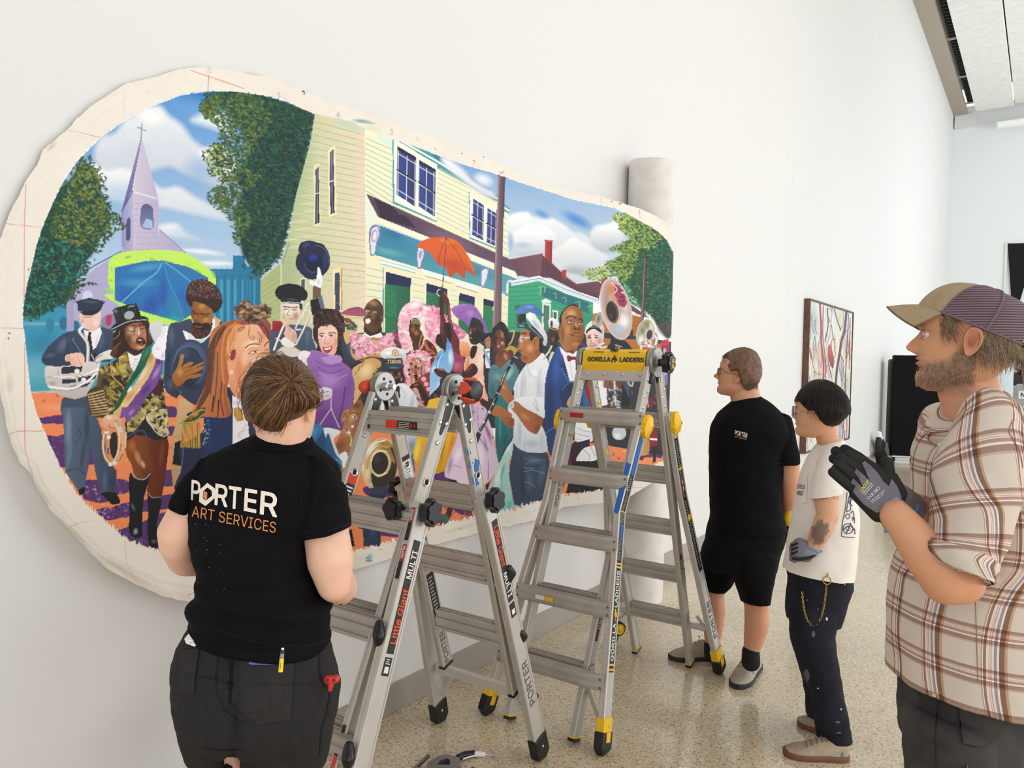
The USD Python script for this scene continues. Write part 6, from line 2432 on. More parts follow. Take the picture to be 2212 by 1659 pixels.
rail_text("DANGER",.011, Rail(r2.pt(.475), r2.pt(.475) + r2.R[:,1] * (-.05 if r2.R[:,1][0] > 0 else .05),.03, r2.t),.1, r2.R[:,1][0] < 0, wht_m, lg, width=.036)
print_lines(r2,.28,.32,.042,4, wht_m, lg, seed=3)
print_lines(r2,.61,.69,.042,8, wht_m, lg, seed=4)
for f in (.335,.375,.415):
 for s in (-.011,.011):
  x, y = r2.d, np.cross(r2.out, r2.d)
  c = r2.pt(f) + r2.out * (r2.t / 2) + y * s
  obj("pictogram",[tube([c + x * .012 - y * .006, c - x * .008, c + x * .012 + y * .006],.0012,6)], wht_m, lg)
c = r2.pt(.547) + r2.out * (r2.t / 2)
obj("no_sign",[tube([c + .019 * (np.cos(q) * r2.d + np.sin(q) * r2.R[:,1]) for q in np.linspace(0,2 * np.pi,25)[:-1]],.0018,6, True), tube([c + .013 * (r2.d + r2.R[:,1]), c - .013 * (r2.d + r2.R[:,1])],.0018,6)], dred_m, lg)
r4 = rails["ifF"]
for f0, f1, m in ((.21,.225, blk2_m),(.225,.365, wht_m),(.365,.40, red_m),(.40,.52, blk2_m)):
 wall_plate("label_panel", r4, f0, f1,.046, m)
print_lines(r4,.235,.36,.044,14, gryt_m, lg, seed=6)
print_lines(r4,.405,.48,.042,7, wht_m, lg, seed=7)
wall_plate("label_panel", r4,.64,.79,.04, blk2_m)
print_lines(r4,.65,.78,.036,10, gryt_m, lg, seed=8)
x4 = Rail(r4.pt(.80), r4.pt(1.0),.06, r4.t)
rail_text("PORTER",.028, x4,.98, True, pen_m, lg, width=.15, bold=False)
yl = Yf - .10
obj("rung_label", box((NX(1.39) - .0256, yl - .03,1.386),(.001,.055,.028)), red_m, lg, smooth=False)
obj("rung_label", box((NX(1.39) - .0256, yl - .105,1.386),(.001,.095,.028)), blk2_m, lg, smooth=False)
obj("small_print",[box((NX(1.39) - .0264, yl - .09,1.394 - i * .006),(.0006,.05,.002)) for i in range(4)], wht_m, lg, smooth=False)
obj("rung_tag",[box((NX(1.39) - .0264, yl - .125,1.386),(.0006,.010,.016)), box((NX(1.39) - .0264, yl - .14,1.386),(.0006,.008,.012))], dred_m, lg, smooth=False)
rf, ru3 = rails["inF"], rails["Fu"]
tp = thing("masking_tape", "torn blue masking tape strips on the rail of the nearer ladder", "tape", rf.face(.2))
for (f, s, w, h, tw) in ((.07,.016,.02,.028,.5),(.155,.026,.018,.03,.2),(.195,.03,.024,.022,.9),(.21,-.006,.026,.05,-.4),(.25,.02,.024,.052,.3),(.33,.008,.03,.038,.7)):
 x, y = rf.d, np.cross(rf.out, rf.d)
 c = rf.face(f,.0012) + y * -s * 1.0
 pts = [(-.5,-.5),(.1,-.62),(.5,-.4),(.42,.1),(.55,.5),(-.1,.4),(-.45,.55),(-.36,0)]
 P2 = np.array([(px * h, py * w) for px, py in pts])
 P2 = P2 @ np.array([[math.cos(tw), math.sin(tw)],[-math.sin(tw), math.cos(tw)]])
 m = trimesh.creation.extrude_polygon(Polygon(P2),.0006, engine="earcut")
 v = np.array(m.vertices)
 obj("strip",(c + v[:, :1] * x + v[:,1:2] * y + v[:,2:3] * rf.out, m.faces), tape_m, tp, smooth=False)

gl = thing("step_ladder", "aluminium folding ladder with a yellow top cap and yellow knobs", "ladder",(3.37,1.72,0))
lg_keep, lg = lg, gl
def GN(z): return 2.815 + (3.335 - 2.815) * z / 1.6
def GF(z): return 3.93 - (3.93 - 3.42) * z / 1.6
Yn, Yf = 1.528,1.885
rails = {}
mk("inner_rail",(GN(1.60), Yn,1.60),(GN(0.012),1.592,0.012),0.06,0.027, alu_in, "inN")
mk("inner_rail",(GN(1.60), Yf,1.60),(GN(0.012),1.925,0.012),0.06,0.027, alu_in, "ifN")
mk("inner_rail",(GF(1.60), Yn - .01,1.60),(GF(0.012),1.512,0.012),0.06,0.027, alu_in, "inF")
mk("inner_rail",(GF(1.60), Yf,1.60),(GF(0.012),1.826,0.012),0.06,0.027, alu_in, "ifF")
for k in ("inN", "ifN", "inF", "ifF"):
 r = rails[k]
 obj("end_cap", sweep_bar(r.pt(.992), r.pt(1.0),[(-.015,-.031),(.015,-.031),(.015,.031),(-.015,.031)]), blk_m, lg, smooth=False)
 obj("end_stripe", sweep_bar(r.pt(.988), r.pt(.992),[(-.0145,-.0305),(.0145,-.0305),(.0145,.0305),(-.0145,.0305)]), yel_m, lg, smooth=False)
for (key, FXf, y0, y1, yb) in (("N", GN, Yn - .026,1.545,1.452),("NF", GN, Yf + .032,1.925,2.05),("F", GF, Yn - .034,1.47,1.352),("FF", GF, Yf + .03,1.885,1.985)):
 off = -0.02 if FXf is GN else 0.02
 zk = .95
 mk("outer_rail",(FXf(1.38) + off, y0,1.38),(FXf(zk) + off, y1, zk),0.066,0.03, alu_m, key + "u")
 mk("outer_rail",(FXf(zk + .01) + off, y1, zk + .01),(FXf(0.03) + off * .5, yb,0.03),0.066,0.03, alu_m, key)
 r = rails[key]
 f = r.pt(1.0)
 R = r.R
 obj("yellow_boot", sweep_bar(f - R[:,2] * .115, f - R[:,2] * .01, shapely.affinity.scale(Polygon([(-.015,-.033),(.015,-.033),(.015,.033),(-.015,.033)]).buffer(.005),1,1)), yel_m, lg, smooth=False)
 foot = hull([(f + R[:,0] * a * 0.017 + R[:,1] * b * 0.036 + R[:,2] * c,0.006) for a in (-1,1) for b in (-1,1) for c in (-0.055,0.004)] + [(f + R[:,0] * a * 0.012 + np.array([b * 0.02,0,0]) + [0,0,-0.022],0.006) for a in (-1,1) for b in (-1,1)])
 obj("rubber_foot", foot, blk_m, lg, smooth=25)
 obj("boot_face", sweep_bar(f - R[:,2] * .06 + r.out * .0235, f - R[:,2] * .02 + r.out * .0235,[(-.001,-.018),(.001,-.018),(.001,.018),(-.001,.018)]), yel_m, lg, smooth=False)
 rivets(lg,[f - R[:,2] * .085 + r.out * .0205], r.out,.005)
 c = r_ = rails[key + "u"]
 side = c.out if key in ("N", "F") else -c.out
 p = c.pt(.10) + side * (c.t / 2 + .012)
 a8 = [(.042 * math.cos(q) * (1.0 if i % 2 else .93),.058 * math.sin(q)) for i, q in enumerate(np.linspace(.4,.4 + 2 * np.pi,9)[:-1])]
 k1 = sweep_bar(p - side * .012, p + side * .006, Polygon([(b_, a_) for a_, b_ in a8]),(0,0,1))
 k2 = hull([(p + side * .008 + c.d * b_ * .9 + c.R[:,1] * a_ * .9,.003) for a_, b_ in a8] + [(p + side * .02,.012)])
 kk = obj("yellow_knob",[k1, k2], yel_m, lg, smooth=20)
 rivets(kk,[p + side * .031], side,.005,.003, name="screw", material=groove_m)
def stamped(ya, yb, X, z):
 n = 18
 t = np.linspace(0,1, n)
 rings = []
 for q in t:
  e_ = min(q,1 - q)
  fl_ = np.clip((.14 - e_) / .14,0,1) ** .7
  h, d = .034 - .0 * fl_ + .002 * fl_,.022 * (1 - fl_) + .004 * fl_
  y = ya + (yb - ya) * q
  rings.append([(X + d * sx, y, z + h * sz) for sx, sz in ((-1,-.55),(-.6,-.9),(.6,-1),(1,-1),(1,1),(.6,1),(-.6,.9),(-1,.55),(-.8,.2),(-.8,-.2))])
 return ringmesh(np.array(rings).reshape(-1,3), n,10)
for z, ya, yb in ((1.365,1.49,1.93),(1.085,1.515,1.925),(.82,1.515,1.945),(.555,1.495,1.985),(.275,1.475,2.02)):
 obj("rung", stamped(ya, yb, GN(z) - .055, z), rung_m, lg, smooth=25)
 for y in (ya + .012, yb - .012):
  rivets(lg,[(GN(z) - .060, y, z + .018),(GN(z) - .060, y, z - .018)],(-1,0,0),.006,.003, material=groove_m)
 rung(lg, Yn + .03, Yf + .0, GN(z) + .004, z + .006,.07,.045)
for z in (1.345,1.07,.79,.53,.28):
 rung(lg,(Yn if z > .6 else 1.50) , Yf - (.02 if z > .9 else .045), GF(z), z,.075,.045)
 if z > 1:
  rung(lg, Yn - .03, Yf + .03, GF(z) + .05, z - .03,.05,.02)
obj("brace_bar", rbox((GF(.25) + .02,1.655,.245),(.03,.5,.03),.004), alu_m, lg, smooth=False)
obj("brace_strap", tube([(GN(.14),1.50,.12),(GN(.25) + .02,1.60,.25)],.009,8), alu_m, lg)
obj("brace_strap", tube([(GF(.14),1.97,.14),(GF(.25) + .02,1.86,.245)],.009,8), alu_m, lg)
obj("brace_strap", tube([(GF(.14),1.38,.2),(GF(.25) + .02,1.46,.30)],.012,8), alu_m, lg)
wc = np.array([GF(.12) + .0,1.925,.125])
wh = obj("wheel", lathe(wc,(-.5,-.85,0),[(.02,-.012),(.036,-.014),(.042,-.008),(.042,.008),(.036,.014),(.02,.012)],28), blk_m, lg)
obj("hub", lathe(wc,(-.5,-.85,0),[(.001,-.01),(.03,-.012),(.03,.016),(.02,.012),(.008,.02),(.001,.02)],24), yel_m, wh)
Xc, zc = 3.375,1.628
pr = [(-.055,-.062),(.055,-.062),(.06,-.02),(.05,.04),(.03,.052),(-.03,.052),(-.05,.04),(-.062,-.02)]
m = trimesh.creation.extrude_polygon(Polygon(pr),.335, engine="earcut")
v = np.array(m.vertices)
cap = obj("top_cap",(np.stack([Xc + v[:,0],1.54 + v[:,2], zc + .008 + v[:,1]],1), m.faces[:, ::-1]), yel_m, lg, smooth=False)
for y in (1.60,1.79):
 obj("cap_slot", rbox((Xc - .046, y, zc + .046),(.014,.06,.006),.002), mat("slot_ochre", "#a07c12",.6), cap)
obj("cap_notch", box((Xc - .05,1.705, zc + .056),(.03,.03,.012)), ink_m, cap, smooth=False)
Tn = np.array([-1,0,.14])
obj("lettering", place_text("GORILLA",.021,(Xc - .0605,1.847, zc + .0),(0,-1,0),(.14,0,1), True,.125,.003), ink_m, cap, smooth=False)
obj("lettering", place_text("LADDERS",.021,(Xc - .0605,1.672, zc + .0),(0,-1,0),(.14,0,1), True,.125,.003), ink_m, cap, smooth=False)
g0 = np.array([Xc - .061,1.70, zc + .01])
obj("ape_mark",[hull([(g0 + [0,.006,.004],.005),(g0 + [0,-.004,.008],.006)]), hull([(g0 + [0,-.002,.018],.004)]), tube([g0 + [0,.008,.006], g0 + [0,.012,-.014]],.003), tube([g0 + [0,-.006,.004], g0 + [0,-.004,-.014]],.003), tube([g0 + [0,-.008,.008], g0 + [0,-.015,-.006]],.0028)], ink_m, cap)
obj("front_bar", rbox((Xc - .058,1.707, zc - .068),(.012,.37,.05),.003), alu_m, lg)
rivets(lg,[(Xc - .065, y, zc - .06) for y in (1.56,1.655,1.75,1.845)],(-1,0,0),.008,.004)
for y in (Yn - .012, Yf + .01):
 c = np.array([Xc, y, zc - .0])
 obj("hinge_disc", lathe(c,(0,-1,0),[(.001,-.014),(.068,-.014),(.070,-.01),(.070,-.002),(.066,0),(.066,.004),(.070,.006),(.070,.012),(.068,.016),(.001,.016)],40), mat("hinge_steel", "#a3a29f",.36,.75), lg)
 for sx in (-1,1):
  obj("hinge_plate", hull([(c + [sx * .03,0,-.05],.013),(c + [sx * .01,0,-.02],.013),(c + [sx * .045,0,-.09],.012)]), blk_m, lg)
for k in ("inN", "inF", "ifN", "ifF"):
 r = rails[k]
 rivets(lg,[r.face(f_) + r.fr * a_ for f_, a_ in ((.035,.012),(.065,-.012),(.085,.016),(.115,.0))], r.out,.008,.005)
c = np.array([Xc, Yn - .028, zc])
obj("hinge_bolt", lathe(c,(0,-1,0),[(.001,0),(.018,0),(.018,.008),(.012,.012),(.012,.04),(.001,.04)],20), rivet_m, lg)
kb = knob(lg, c + [0,-.035,0], np.array([0,-1.0,0]),.046,.03,7, blk_m)
obj("knob_print",[place_text("6%",.018, c + [-.012,-.0742,.0],(1,0,0),(0,0,1), True,.024,.001), place_text("6%",.018, c + [-.012,-.0742,-.024],(1,0,0),(0,0,1), True,.024,.001)], yel_m, kb, smooth=False)
r, ru = rails["N"], rails["Nu"]
decal("brand_strip", r,-.0,.70,.042, blk2_m, lg)
rail_text("GORILLA",.026, r,.655, True, wht_m, lg, width=.155)
rail_text("LADDERS",.026, r,.43, True, wht_m, lg, width=.155)
obj("ape_mark",[hull([(r.face(.465,.001),.008),(r.face(.452,.001) + r.fr * .004,.008)]), hull([(r.face(.44,.001) + r.fr * .006,.006)]), tube([r.face(.475,.001), r.face(.485,.001) - r.fr * .01],.003)], yel_m, lg)
for f in (.665,.685,.235,.25,.0):
 decal("yellow_band", r, f, f + .008,.042, yel_m, lg, off=.0013)
print_lines(r,.01,.225,.040,26, gryt_m, lg, seed=11)
decal("brand_strip", ru,.55,1.0,.042, blk2_m, lg)
print_lines(ru,.6,.98,.028,18, gryt_m, lg, seed=12)
r7, r7u = rails["F"], rails["Fu"]
decal("warning_strip", r7u,.25,1.0,.040, blk2_m, lg)
decal("warning_strip", r7,.0,.42,.040, blk2_m, lg)
print_lines(r7u,.3,.98,.026,24, gryt_m, lg, seed=13)
print_lines(r7,.02,.4,.026,26, gryt_m, lg, seed=14)
for rr, f in ((r7u,.25),(r7u,.62),(r7u,.98),(r7,.1)):
 decal("yellow_band", rr, f, f + .03,.030, yel_m, lg, off=.0013)
for f in (.80,.88):
 c = r7u.face(f,.001)
 obj("no_sign",[tube([c + .010 * (np.cos(q) * r7u.d + np.sin(q) * r7u.fr) for q in np.linspace(0,2 * np.pi,21)[:-1]],.0016,6, True), tube([c + .007 * (r7u.d + r7u.fr), c - .007 * (r7u.d + r7u.fr)],.0014,6)], dred_m, lg)
 obj("sign_disc", cyl(c - r7u.out * .0005, c + r7u.out * .0006,.009), wht_m, lg)
rail_text("PORTER",.03, r7,.82, True, pen_m, lg, width=.21, bold=False)
r2 = rails["ifN"]
rail_text("PORTER",.026, r2,.42, True, pen_m, lg, width=.17, bold=False)
wall_plate("arrow_label", r2,.205,.285,.04, mat("label_grey", "#b0b1b0",.5))
wall_plate("yellow_band", r2,.20,.215,.04, yel_m)
obj("arrow_mark", place_text("^",.02, r2.pt(.245) + r2.out * (r2.t / 2 + .001), np.cross(-r2.d, r2.out) * -1,-r2.d), wht_m, lg, smooth=False)
r5 = rails["ifF"]
for f in (.12,.27):
 wall_plate("yellow_band", r5, f, f + .014,.034, yel_m)
 wall_plate("arrow_label", r5, f + .014, f + .085,.04, mat("label_grey", "#b0b1b0",.5))
for r_, f0 in ((rails["inN"],.66),(rails["inF"],.60)):
 decal("red_label", r_, f0, f0 + .012,.024, dred_m, lg)
 decal("black_label", r_, f0 + .012, f0 + .09,.024, blk2_m, lg)
 print_lines(r_, f0 + .015, f0 + .06,.022,7, wht_m, lg, seed=21)
 decal("red_label", r_, f0 + .065, f0 + .08,.012, dred_m, lg, off=.0014)
obj("rung_label", box((GN(1.365) - .0775,1.825,1.37),(.001,.07,.022)), dred_m, lg, smooth=False)
obj("rung_label", box((GN(.555) - .0775,1.84,.556),(.001,.05,.02)), wht_m, lg, smooth=False)
obj("rung_label", box((GN(.555) - .0775,1.79,.556),(.001,.04,.02)), yel_m, lg, smooth=False)
tp = thing("masking_tape", "long blue masking tape strips on the ladder with the yellow cap", "tape", ru.face(.3))
for rr, f0, f1, sd, sh, w in ((ru,.22,.62, "face",.0,.036),(ru,.5,1.02, "front",.0,.026),(rails["N"],.06,.13, "face",.0,.024)):
 n = rr.out if sd == "face" else rr.fr
 x, y = rr.d, np.cross(n, rr.d)
 c = rr.face(f0,.002) if sd == "face" else rr.front(f0,.002)
 L_ = (f1 - f0) * rr.L
 m = trimesh.creation.extrude_polygon(Polygon([(0,-w / 2),(L_ * .5,-w * .52),(L_ * .97,-w / 2),(L_, w * .1),(L_ * .93, w / 2),(L_ * .4, w * .48),(.03 * L_, w / 2),(.015 * L_,0)]),.0008, engine="earcut")
 v = np.array(m.vertices)
 obj("strip",(c + v[:, :1] * x + v[:,1:2] * y + v[:,2:3] * n, m.faces), tape_m, tp, smooth=False)
lg = lg_keep
# ------------------------------------------------------------------ people
def pch(t, v):
 return PchipInterpolator(t, v)


def head(fwd, ear_px, dep, near=-1, s=1.0, tilt=0.0, roll=0.0, nose=1.0, chin=0.0, brow=0.0, jaw=1.0, lips=1.0, back=0.0, crown=1.0):
 """A face with brow, eye hollows, nose, lips and chin. Returns (mesh, to_local, from_local, R). fwd: where it looks; ear_px: its ear nearest the camera (near: +1 its left, -1 its right)."""
 zt = [0.0,.012,.03,.05,.065,.08,.10,.12,.14,.16,.18,.20,.22,.235]
 xf = pch(zt, np.array([.066,.086,.090,.086,.087,.088,.088,.085,.092,.093,.087,.072,.042,.004]) + chin * np.exp(-((np.array(zt) - .02) / .02) ** 2))
 xb = pch(zt, np.array([-.0,-.03,-.05,-.066,-.076,-.084,-.093,-.099,-.103,-.104,-.101,-.09,-.06,-.004]) * (1 + back))
 hw = pch(zt, np.array([.018,.032,.046 * jaw,.055 * jaw,.060,.064,.068,.071,.074,.0755,.074,.066,.045,.003]))
 Z = np.concatenate([np.linspace(0,.15,96), np.linspace(.152,.2345,36)])
 n = 144
 th = np.linspace(0,2 * np.pi, n, endpoint=False)
 th = th - .35 * np.sin(th) * .6
 rows = []
 for z in Z:
  c_, s_ = np.cos(th), np.sin(th)
  ex = 2.25
  cx_, sy_ = np.sign(c_) * np.abs(c_) ** (2 / ex), np.sign(s_) * np.abs(s_) ** (2 / ex)
  x = np.where(c_ > 0, cx_ * xf(z),-cx_ * xb(z))
  y = sy_ * hw(z)
  fr = np.clip(c_,0,1) ** .5
  g = lambda v, m, q: np.exp(-((v - m) / q) ** 2)
  d = nose * np.interp(z,[.074,.080,.086,.092,.102,.112,.122,.128],[0,.012,.026,.030,.023,.0145,.006,0]) * np.exp(-(np.abs(y) / np.interp(z,[.08,.09,.11,.125],[.0145,.0125,.008,.008])) ** 2.6)
  d = d + nose * .008 * g(z,.083,.006) * (g(y,.013,.005) + g(y,-.013,.005))
  for sy in (-1,1):
   d = d - .011 * g(z,.119,.0095) * g(y, sy * .031,.0145)
   d = d + (.0045 + brow) * g(z,.136,.007) * g(y, sy * .03,.02)
   d = d + .003 * g(z,.100,.014) * g(y, sy * .042,.016)
  d = d + lips * (.0055 * g(z,.0685,.0035) + .006 * g(z,.0575,.004) - .003 * g(z,.0632,.0016)) * g(y,0,.021) - .004 * g(z,.046,.006) * g(y,0,.02) - .002 * g(z,.076,.003) * g(y,0,.005)
  rows.append(np.stack([x + d * fr, y, np.full(n, z)],1))
 v = np.vstack(rows)
 v[:,2] = np.where(v[:,2] > .14,.14 + (v[:,2] - .14) * crown, v[:,2])
 v *= s
 v[:,2] -= .104 * s
 R = np.zeros((3,3))
 f = np.array(fwd, float)
 f[2] = 0
 f /= np.linalg.norm(f)
 l = np.cross([0,0,1.0], f)
 u = np.array([0,0,1.0])
 f, u = f * math.cos(tilt) + u * math.sin(tilt), u * math.cos(tilt) - f * math.sin(tilt)
 l, u = l * math.cos(roll) + u * math.sin(roll), u * math.cos(roll) - l * math.sin(roll)
 R = np.stack([f, l, u],1)
 ear_local = np.array([-.010, near * .068,0.0]) * s
 org = at(*ear_px, dep) - R @ ear_local
 frm = lambda q: org + np.asarray(q, float) @ R.T
 to = lambda P: (np.asarray(P) - org) @ R / s
 ears = []
 k, nr = 40,12
 for sy in (-1,1):
  a = np.linspace(0,2 * np.pi, k, endpoint=False)
  Rx = (.0165 + .004 * np.sin(a) - .003 * np.cos(a)) * s
  Rz = (.030 + .002 * np.sin(a)) * s
  ring, prof = [],[(0.02,-.0035),(.25,-.003),(.45,.001),(.6,.0055),(.72,.006),(.84,.0105),(.95,.0105),(1.0,.007),(.96,.002),(.8,-.002),(.4,-.010),(.02,-.010)]
  for r_, h_ in prof:
   x = Rx * r_ * np.cos(a)
   z = Rz * r_ * np.sin(a)
   lobe = np.clip(-np.sin(a),0,1) * .5
   p = np.stack([-.010 * s + x - .12 * z, np.full(k,(.0675 + .004) * s) + h_ * s * (1 - lobe * (h_ > .004)) - .22 * x, z],1)
   p[:,1] *= sy
   ring.append(p)
  e = ringmesh(np.vstack(ring), len(ring), k)
  ears.append((frm(e.vertices), e.faces))
 h = ringmesh(v, len(Z), n)
 hv = (frm(h.vertices), h.faces)
 return [trimesh.Trimesh(*hv, process=False)] + [trimesh.Trimesh(*e, process=False) for e in ears], to, frm, R


def fixvol(m):
 m = trimesh.Trimesh(*tri(m), process=False)
 if m.volume < 0:
  m.faces = m.faces[:, ::-1]
 return m


def limb(pts, n=14):
 """tapered limb through (point, radius) joints: hulls of neighbouring spheres, joined and smoothed."""
 ms = [hull([pts[i], pts[i + 1]],2) for i in range(len(pts) - 1)]
 return smooth_mesh(union(ms),10,.5,.012)


def raycast(V, F, o, D, far=False):
 """first hit of each ray o + t D with the triangles."""
 A = V[F[:,0]]
 E1, E2 = V[F[:,1]] - A, V[F[:,2]] - A
 best = np.full(len(D), np.inf)
 for i in range(0, len(D),256):
  d = D[i:i + 256][:, None]
  Pv = np.cross(d, E2[None])
  det = (Pv * E1[None]).sum(-1)
  T = o - A
  inv = 1 / np.where(np.abs(det) < 1e-14,1e-14, det)
  u = (T[None] * Pv).sum(-1) * inv
  Q = np.cross(T, E1)
  v = (d * Q[None]).sum(-1) * inv
  t = (E2 * Q).sum(-1)[None] * inv
  t = np.where((u > -1e-6) & (v > -1e-6) & (u + v < 1 + 1e-6) & (t > .05), t, np.inf)
  best[i:i + 256] = t.min(1)
 return best


def stick(shape, target, off=.0015, edge=7.0):
 """lays a flat shape, given in the drawing plane of the photograph, onto a body's surface as a thin print or patch."""
 if isinstance(shape, tuple):
  p2, f = shape
 else:
  g = shape if isinstance(shape, Polygon) else Polygon(shape)
  p2, f = trimesh.creation.triangulate_polygon(g.buffer(0), engine="earcut")
 v, f = np.column_stack([p2, np.zeros(len(p2))]), np.asarray(f)
 v, f = trimesh.remesh.subdivide_to_size(v, f, edge, max_iter=12)
 V, F = tri(target)
 D = (v[:, :1] - CX) / FPX * CR - (v[:,1:2] - CY) / FPX * CU + CF
 vx, vy, _ = proj(V)
 fx, fy = vx[F], vy[F]
 lo, hi = v[:, :2].min(0) - 2, v[:, :2].max(0) + 2
 m_ = (fx.max(1) > lo[0]) & (fx.min(1) < hi[0]) & (fy.max(1) > lo[1]) & (fy.min(1) < hi[1])
 t = raycast(V, F[m_], EYE, D) if m_.any() else np.full(len(D), np.inf)
 ok = np.isfinite(t)
 t = np.where(ok, t, np.median(t[ok]) if ok.any() else 1.0)
 P = EYE + D * (t - off / np.linalg.norm(D, axis=1))[:, None]
 f = f[ok[f].all(1)]
 n_ = np.cross(P[f[:,1]] - P[f[:,0]], P[f[:,2]] - P[f[:,0]])
 flip = (n_ * (P[f[:,0]] - EYE)).sum(1) > 0
 f[flip] = f[flip][:, ::-1]
 return P, f


def quad_text(s, tl, tr, br, bl, bold=True, x0=0.0, x1=1.0):
 """flat lettering squeezed into a four-cornered frame, between two fractions of its width."""
 m = text(s,1.0, bold,.01)
 v, f = np.array(m.vertices), np.array(m.faces)
 top = v[:,2] > .005
 keep = top[f].all(1)
 f = f[keep]
 u = (v[:,0] - v[top][:,0].min()) / np.ptp(v[top][:,0])
 w = (v[:,1] - v[top][:,1].min()) / np.ptp(v[top][:,1])
 u = x0 + (x1 - x0) * u
 tl, tr, br, bl = (np.array(q, float) for q in (tl, tr, br, bl))
 P = (bl + (br - bl) * u[:, None]) * (1 - w)[:, None] + (tl + (tr - tl) * u[:, None]) * w[:, None]
 return P, f


def skin_cols(v, base, to=None, lip=None, beard=None, seed=3, extra=None):
 c = np.tile(lin(base),(len(v),1))
 nz = meshkit.fbm(v * 38.0,3, seed)
 c *= (0.94 + .12 * nz)[:, None]
 nz2 = meshkit.fbm(v * 11.0,2, seed + 1)
 c *= np.stack([np.ones(len(v)),1 - .12 * (nz2 - .4),1 - .16 * (nz2 - .4)],1)
 if to is not None:
  q = to(v)
  q[:,2] += .104
  x, y, z = q.T
  g = lambda m, s_, w: np.exp(-((m - s_) / w) ** 2)
  if lip:
   a = np.clip(1.3 * g(z,.0635,.0075) * g(y,0,.024) * (x > .07),0,1)
   c = c * (1 - a[:, None]) + lin(lip) * a[:, None]
  a = .35 * (g(z,.088,.016) * g(y,0,.03) * (x > .085)) + .3 * (np.abs(y) > .066) * (np.abs(z - .104) < .04) * (x < .02)
  c = c * (1 - a[:, None] * np.array([0,.35,.4]))
  for sy in (-1,1):
   a = .75 * g(z,.138,.0038) * np.clip(1.2 - np.abs((y - sy * .032) / .019) ** 3,0,1) * (x > .05)
   c = c * (1 - a[:, None]) + lin("#5a4030") * a[:, None]
  if beard:
   nb = meshkit.fbm(v * [300,300,130],2,7)
   line = np.interp(x,[-.02,.0,.03,.06,.09],[.125,.112,.075,.068,.066])
   m = np.clip((line - z) / .012,0,1) * np.clip((x + .022) / .012,0,1) * np.clip((z + .012) / .02,0,1)
   m = np.maximum(m,.8 * g(z,.076,.006) * g(y,0,.03) * (x > .07))
   m = m * (1 - g(z,.0635,.006) * g(y,0,.022)) * (np.abs(y) < .0705)
   a = np.clip(m * (.12 + .95 * nb),0,.8)
   c = c * (1 - a[:, None]) + lin(beard) * a[:, None]
 if extra is not None:
  c = extra(v, c)
 return np.clip(c,0,1)


skin_nodes = {"at": ("attribute", {"attribute": "Col"}), "co": ("texture_coordinate", {}), "n": ("noise_texture", {"scale": 260.0, "detail": 4.0}), "b": ("bump", {"strength": .12, "distance": .0012}),
              "p": ("principled_bsdf", {"roughness": .52, "specular_ior_level": .4, "subsurface_weight": .12, "subsurface_scale": .01, "subsurface_radius": (1.0,.35,.2)})}
skin_m = usdkit.material(stage, "/World/Looks/skin", skin_nodes,[("at.color", "p.base_color"),("co.object", "n.vector"),("n.fac", "b.height"),("b.normal", "p.normal")], surface="p.BSDF")
eye_m = mat("eye_white", "#e6dfd6",.2)
iris_m = mat("eye_iris", "#4a4a42",.15)
tee_m = mat("black_jersey", "#0a0a0d",.9, noise=(16, "#101015",.5), bump=(240,.25,.0008), spec=.15)


def eyes(par, frm, s=1.0, who=(-1,1), iris=iris_m):
 for sy in who:
  c = frm(np.array([.0702, sy * .0315,.0152]) * s)
  e = obj("eyeball",(c + trimesh.creation.icosphere(3).vertices * .0122 * s, trimesh.creation.icosphere(3).faces), eye_m, par, smooth=True)
  fx = frm([1,0,0]) - frm([0,0,0])
  obj("iris", lathe(c + fx * .0107 * s, fx,[(.0058 * s,-.0005),(.005 * s,.0014 * s),(.0001,.0018 * s)],18), iris, e)
  for z_, t_ in ((.0218,.0026),(.0086,.0022)):
   pts = [frm(np.array([.0700 + .0124 * math.cos(q) + .0008, sy * .0315 + .0155 * math.sin(q), z_ + (.0006 if z_ > .015 else -.0002) - .003 * abs(math.sin(q)) * (1 if z_ > .015 else -1)]) * s) for q in np.linspace(-1.25,1.25,9)]
   obj("eyelid", tube(pts, t_ * s,8), LOOK["lid_" + par.split("/")[-1]] if "lid_" + par.split("/")[-1] in LOOK else skin_m, e)


def strands(name, paths, width, material, par, label=None):
 """hair as curves."""
 path = newpath(par, name)
 b = np.zeros(3)
 q = par
 while q and q != "/World":
  b = b + _base.get(q,0)
  q = q.rsplit("/",1)[0]
 c = UsdGeom.BasisCurves.Define(stage, path)
 c.CreateTypeAttr("linear")
 c.CreateCurveVertexCountsAttr(Vt.IntArray([len(p) for p in paths]))
 P = np.vstack(paths) - b
 c.CreatePointsAttr(Vt.Vec3fArray.FromNumpy(P.astype(np.float32)))
 w = np.concatenate([np.linspace(1,.45, len(p)) * width for p in paths])
 c.CreateWidthsAttr(Vt.FloatArray.FromNumpy(w.astype(np.float32)))
 c.SetWidthsInterpolation("vertex")
 UsdShade.MaterialBindingAPI.Apply(c.GetPrim()).Bind(material)
 tag(c, label, kind="stuff")
 return path


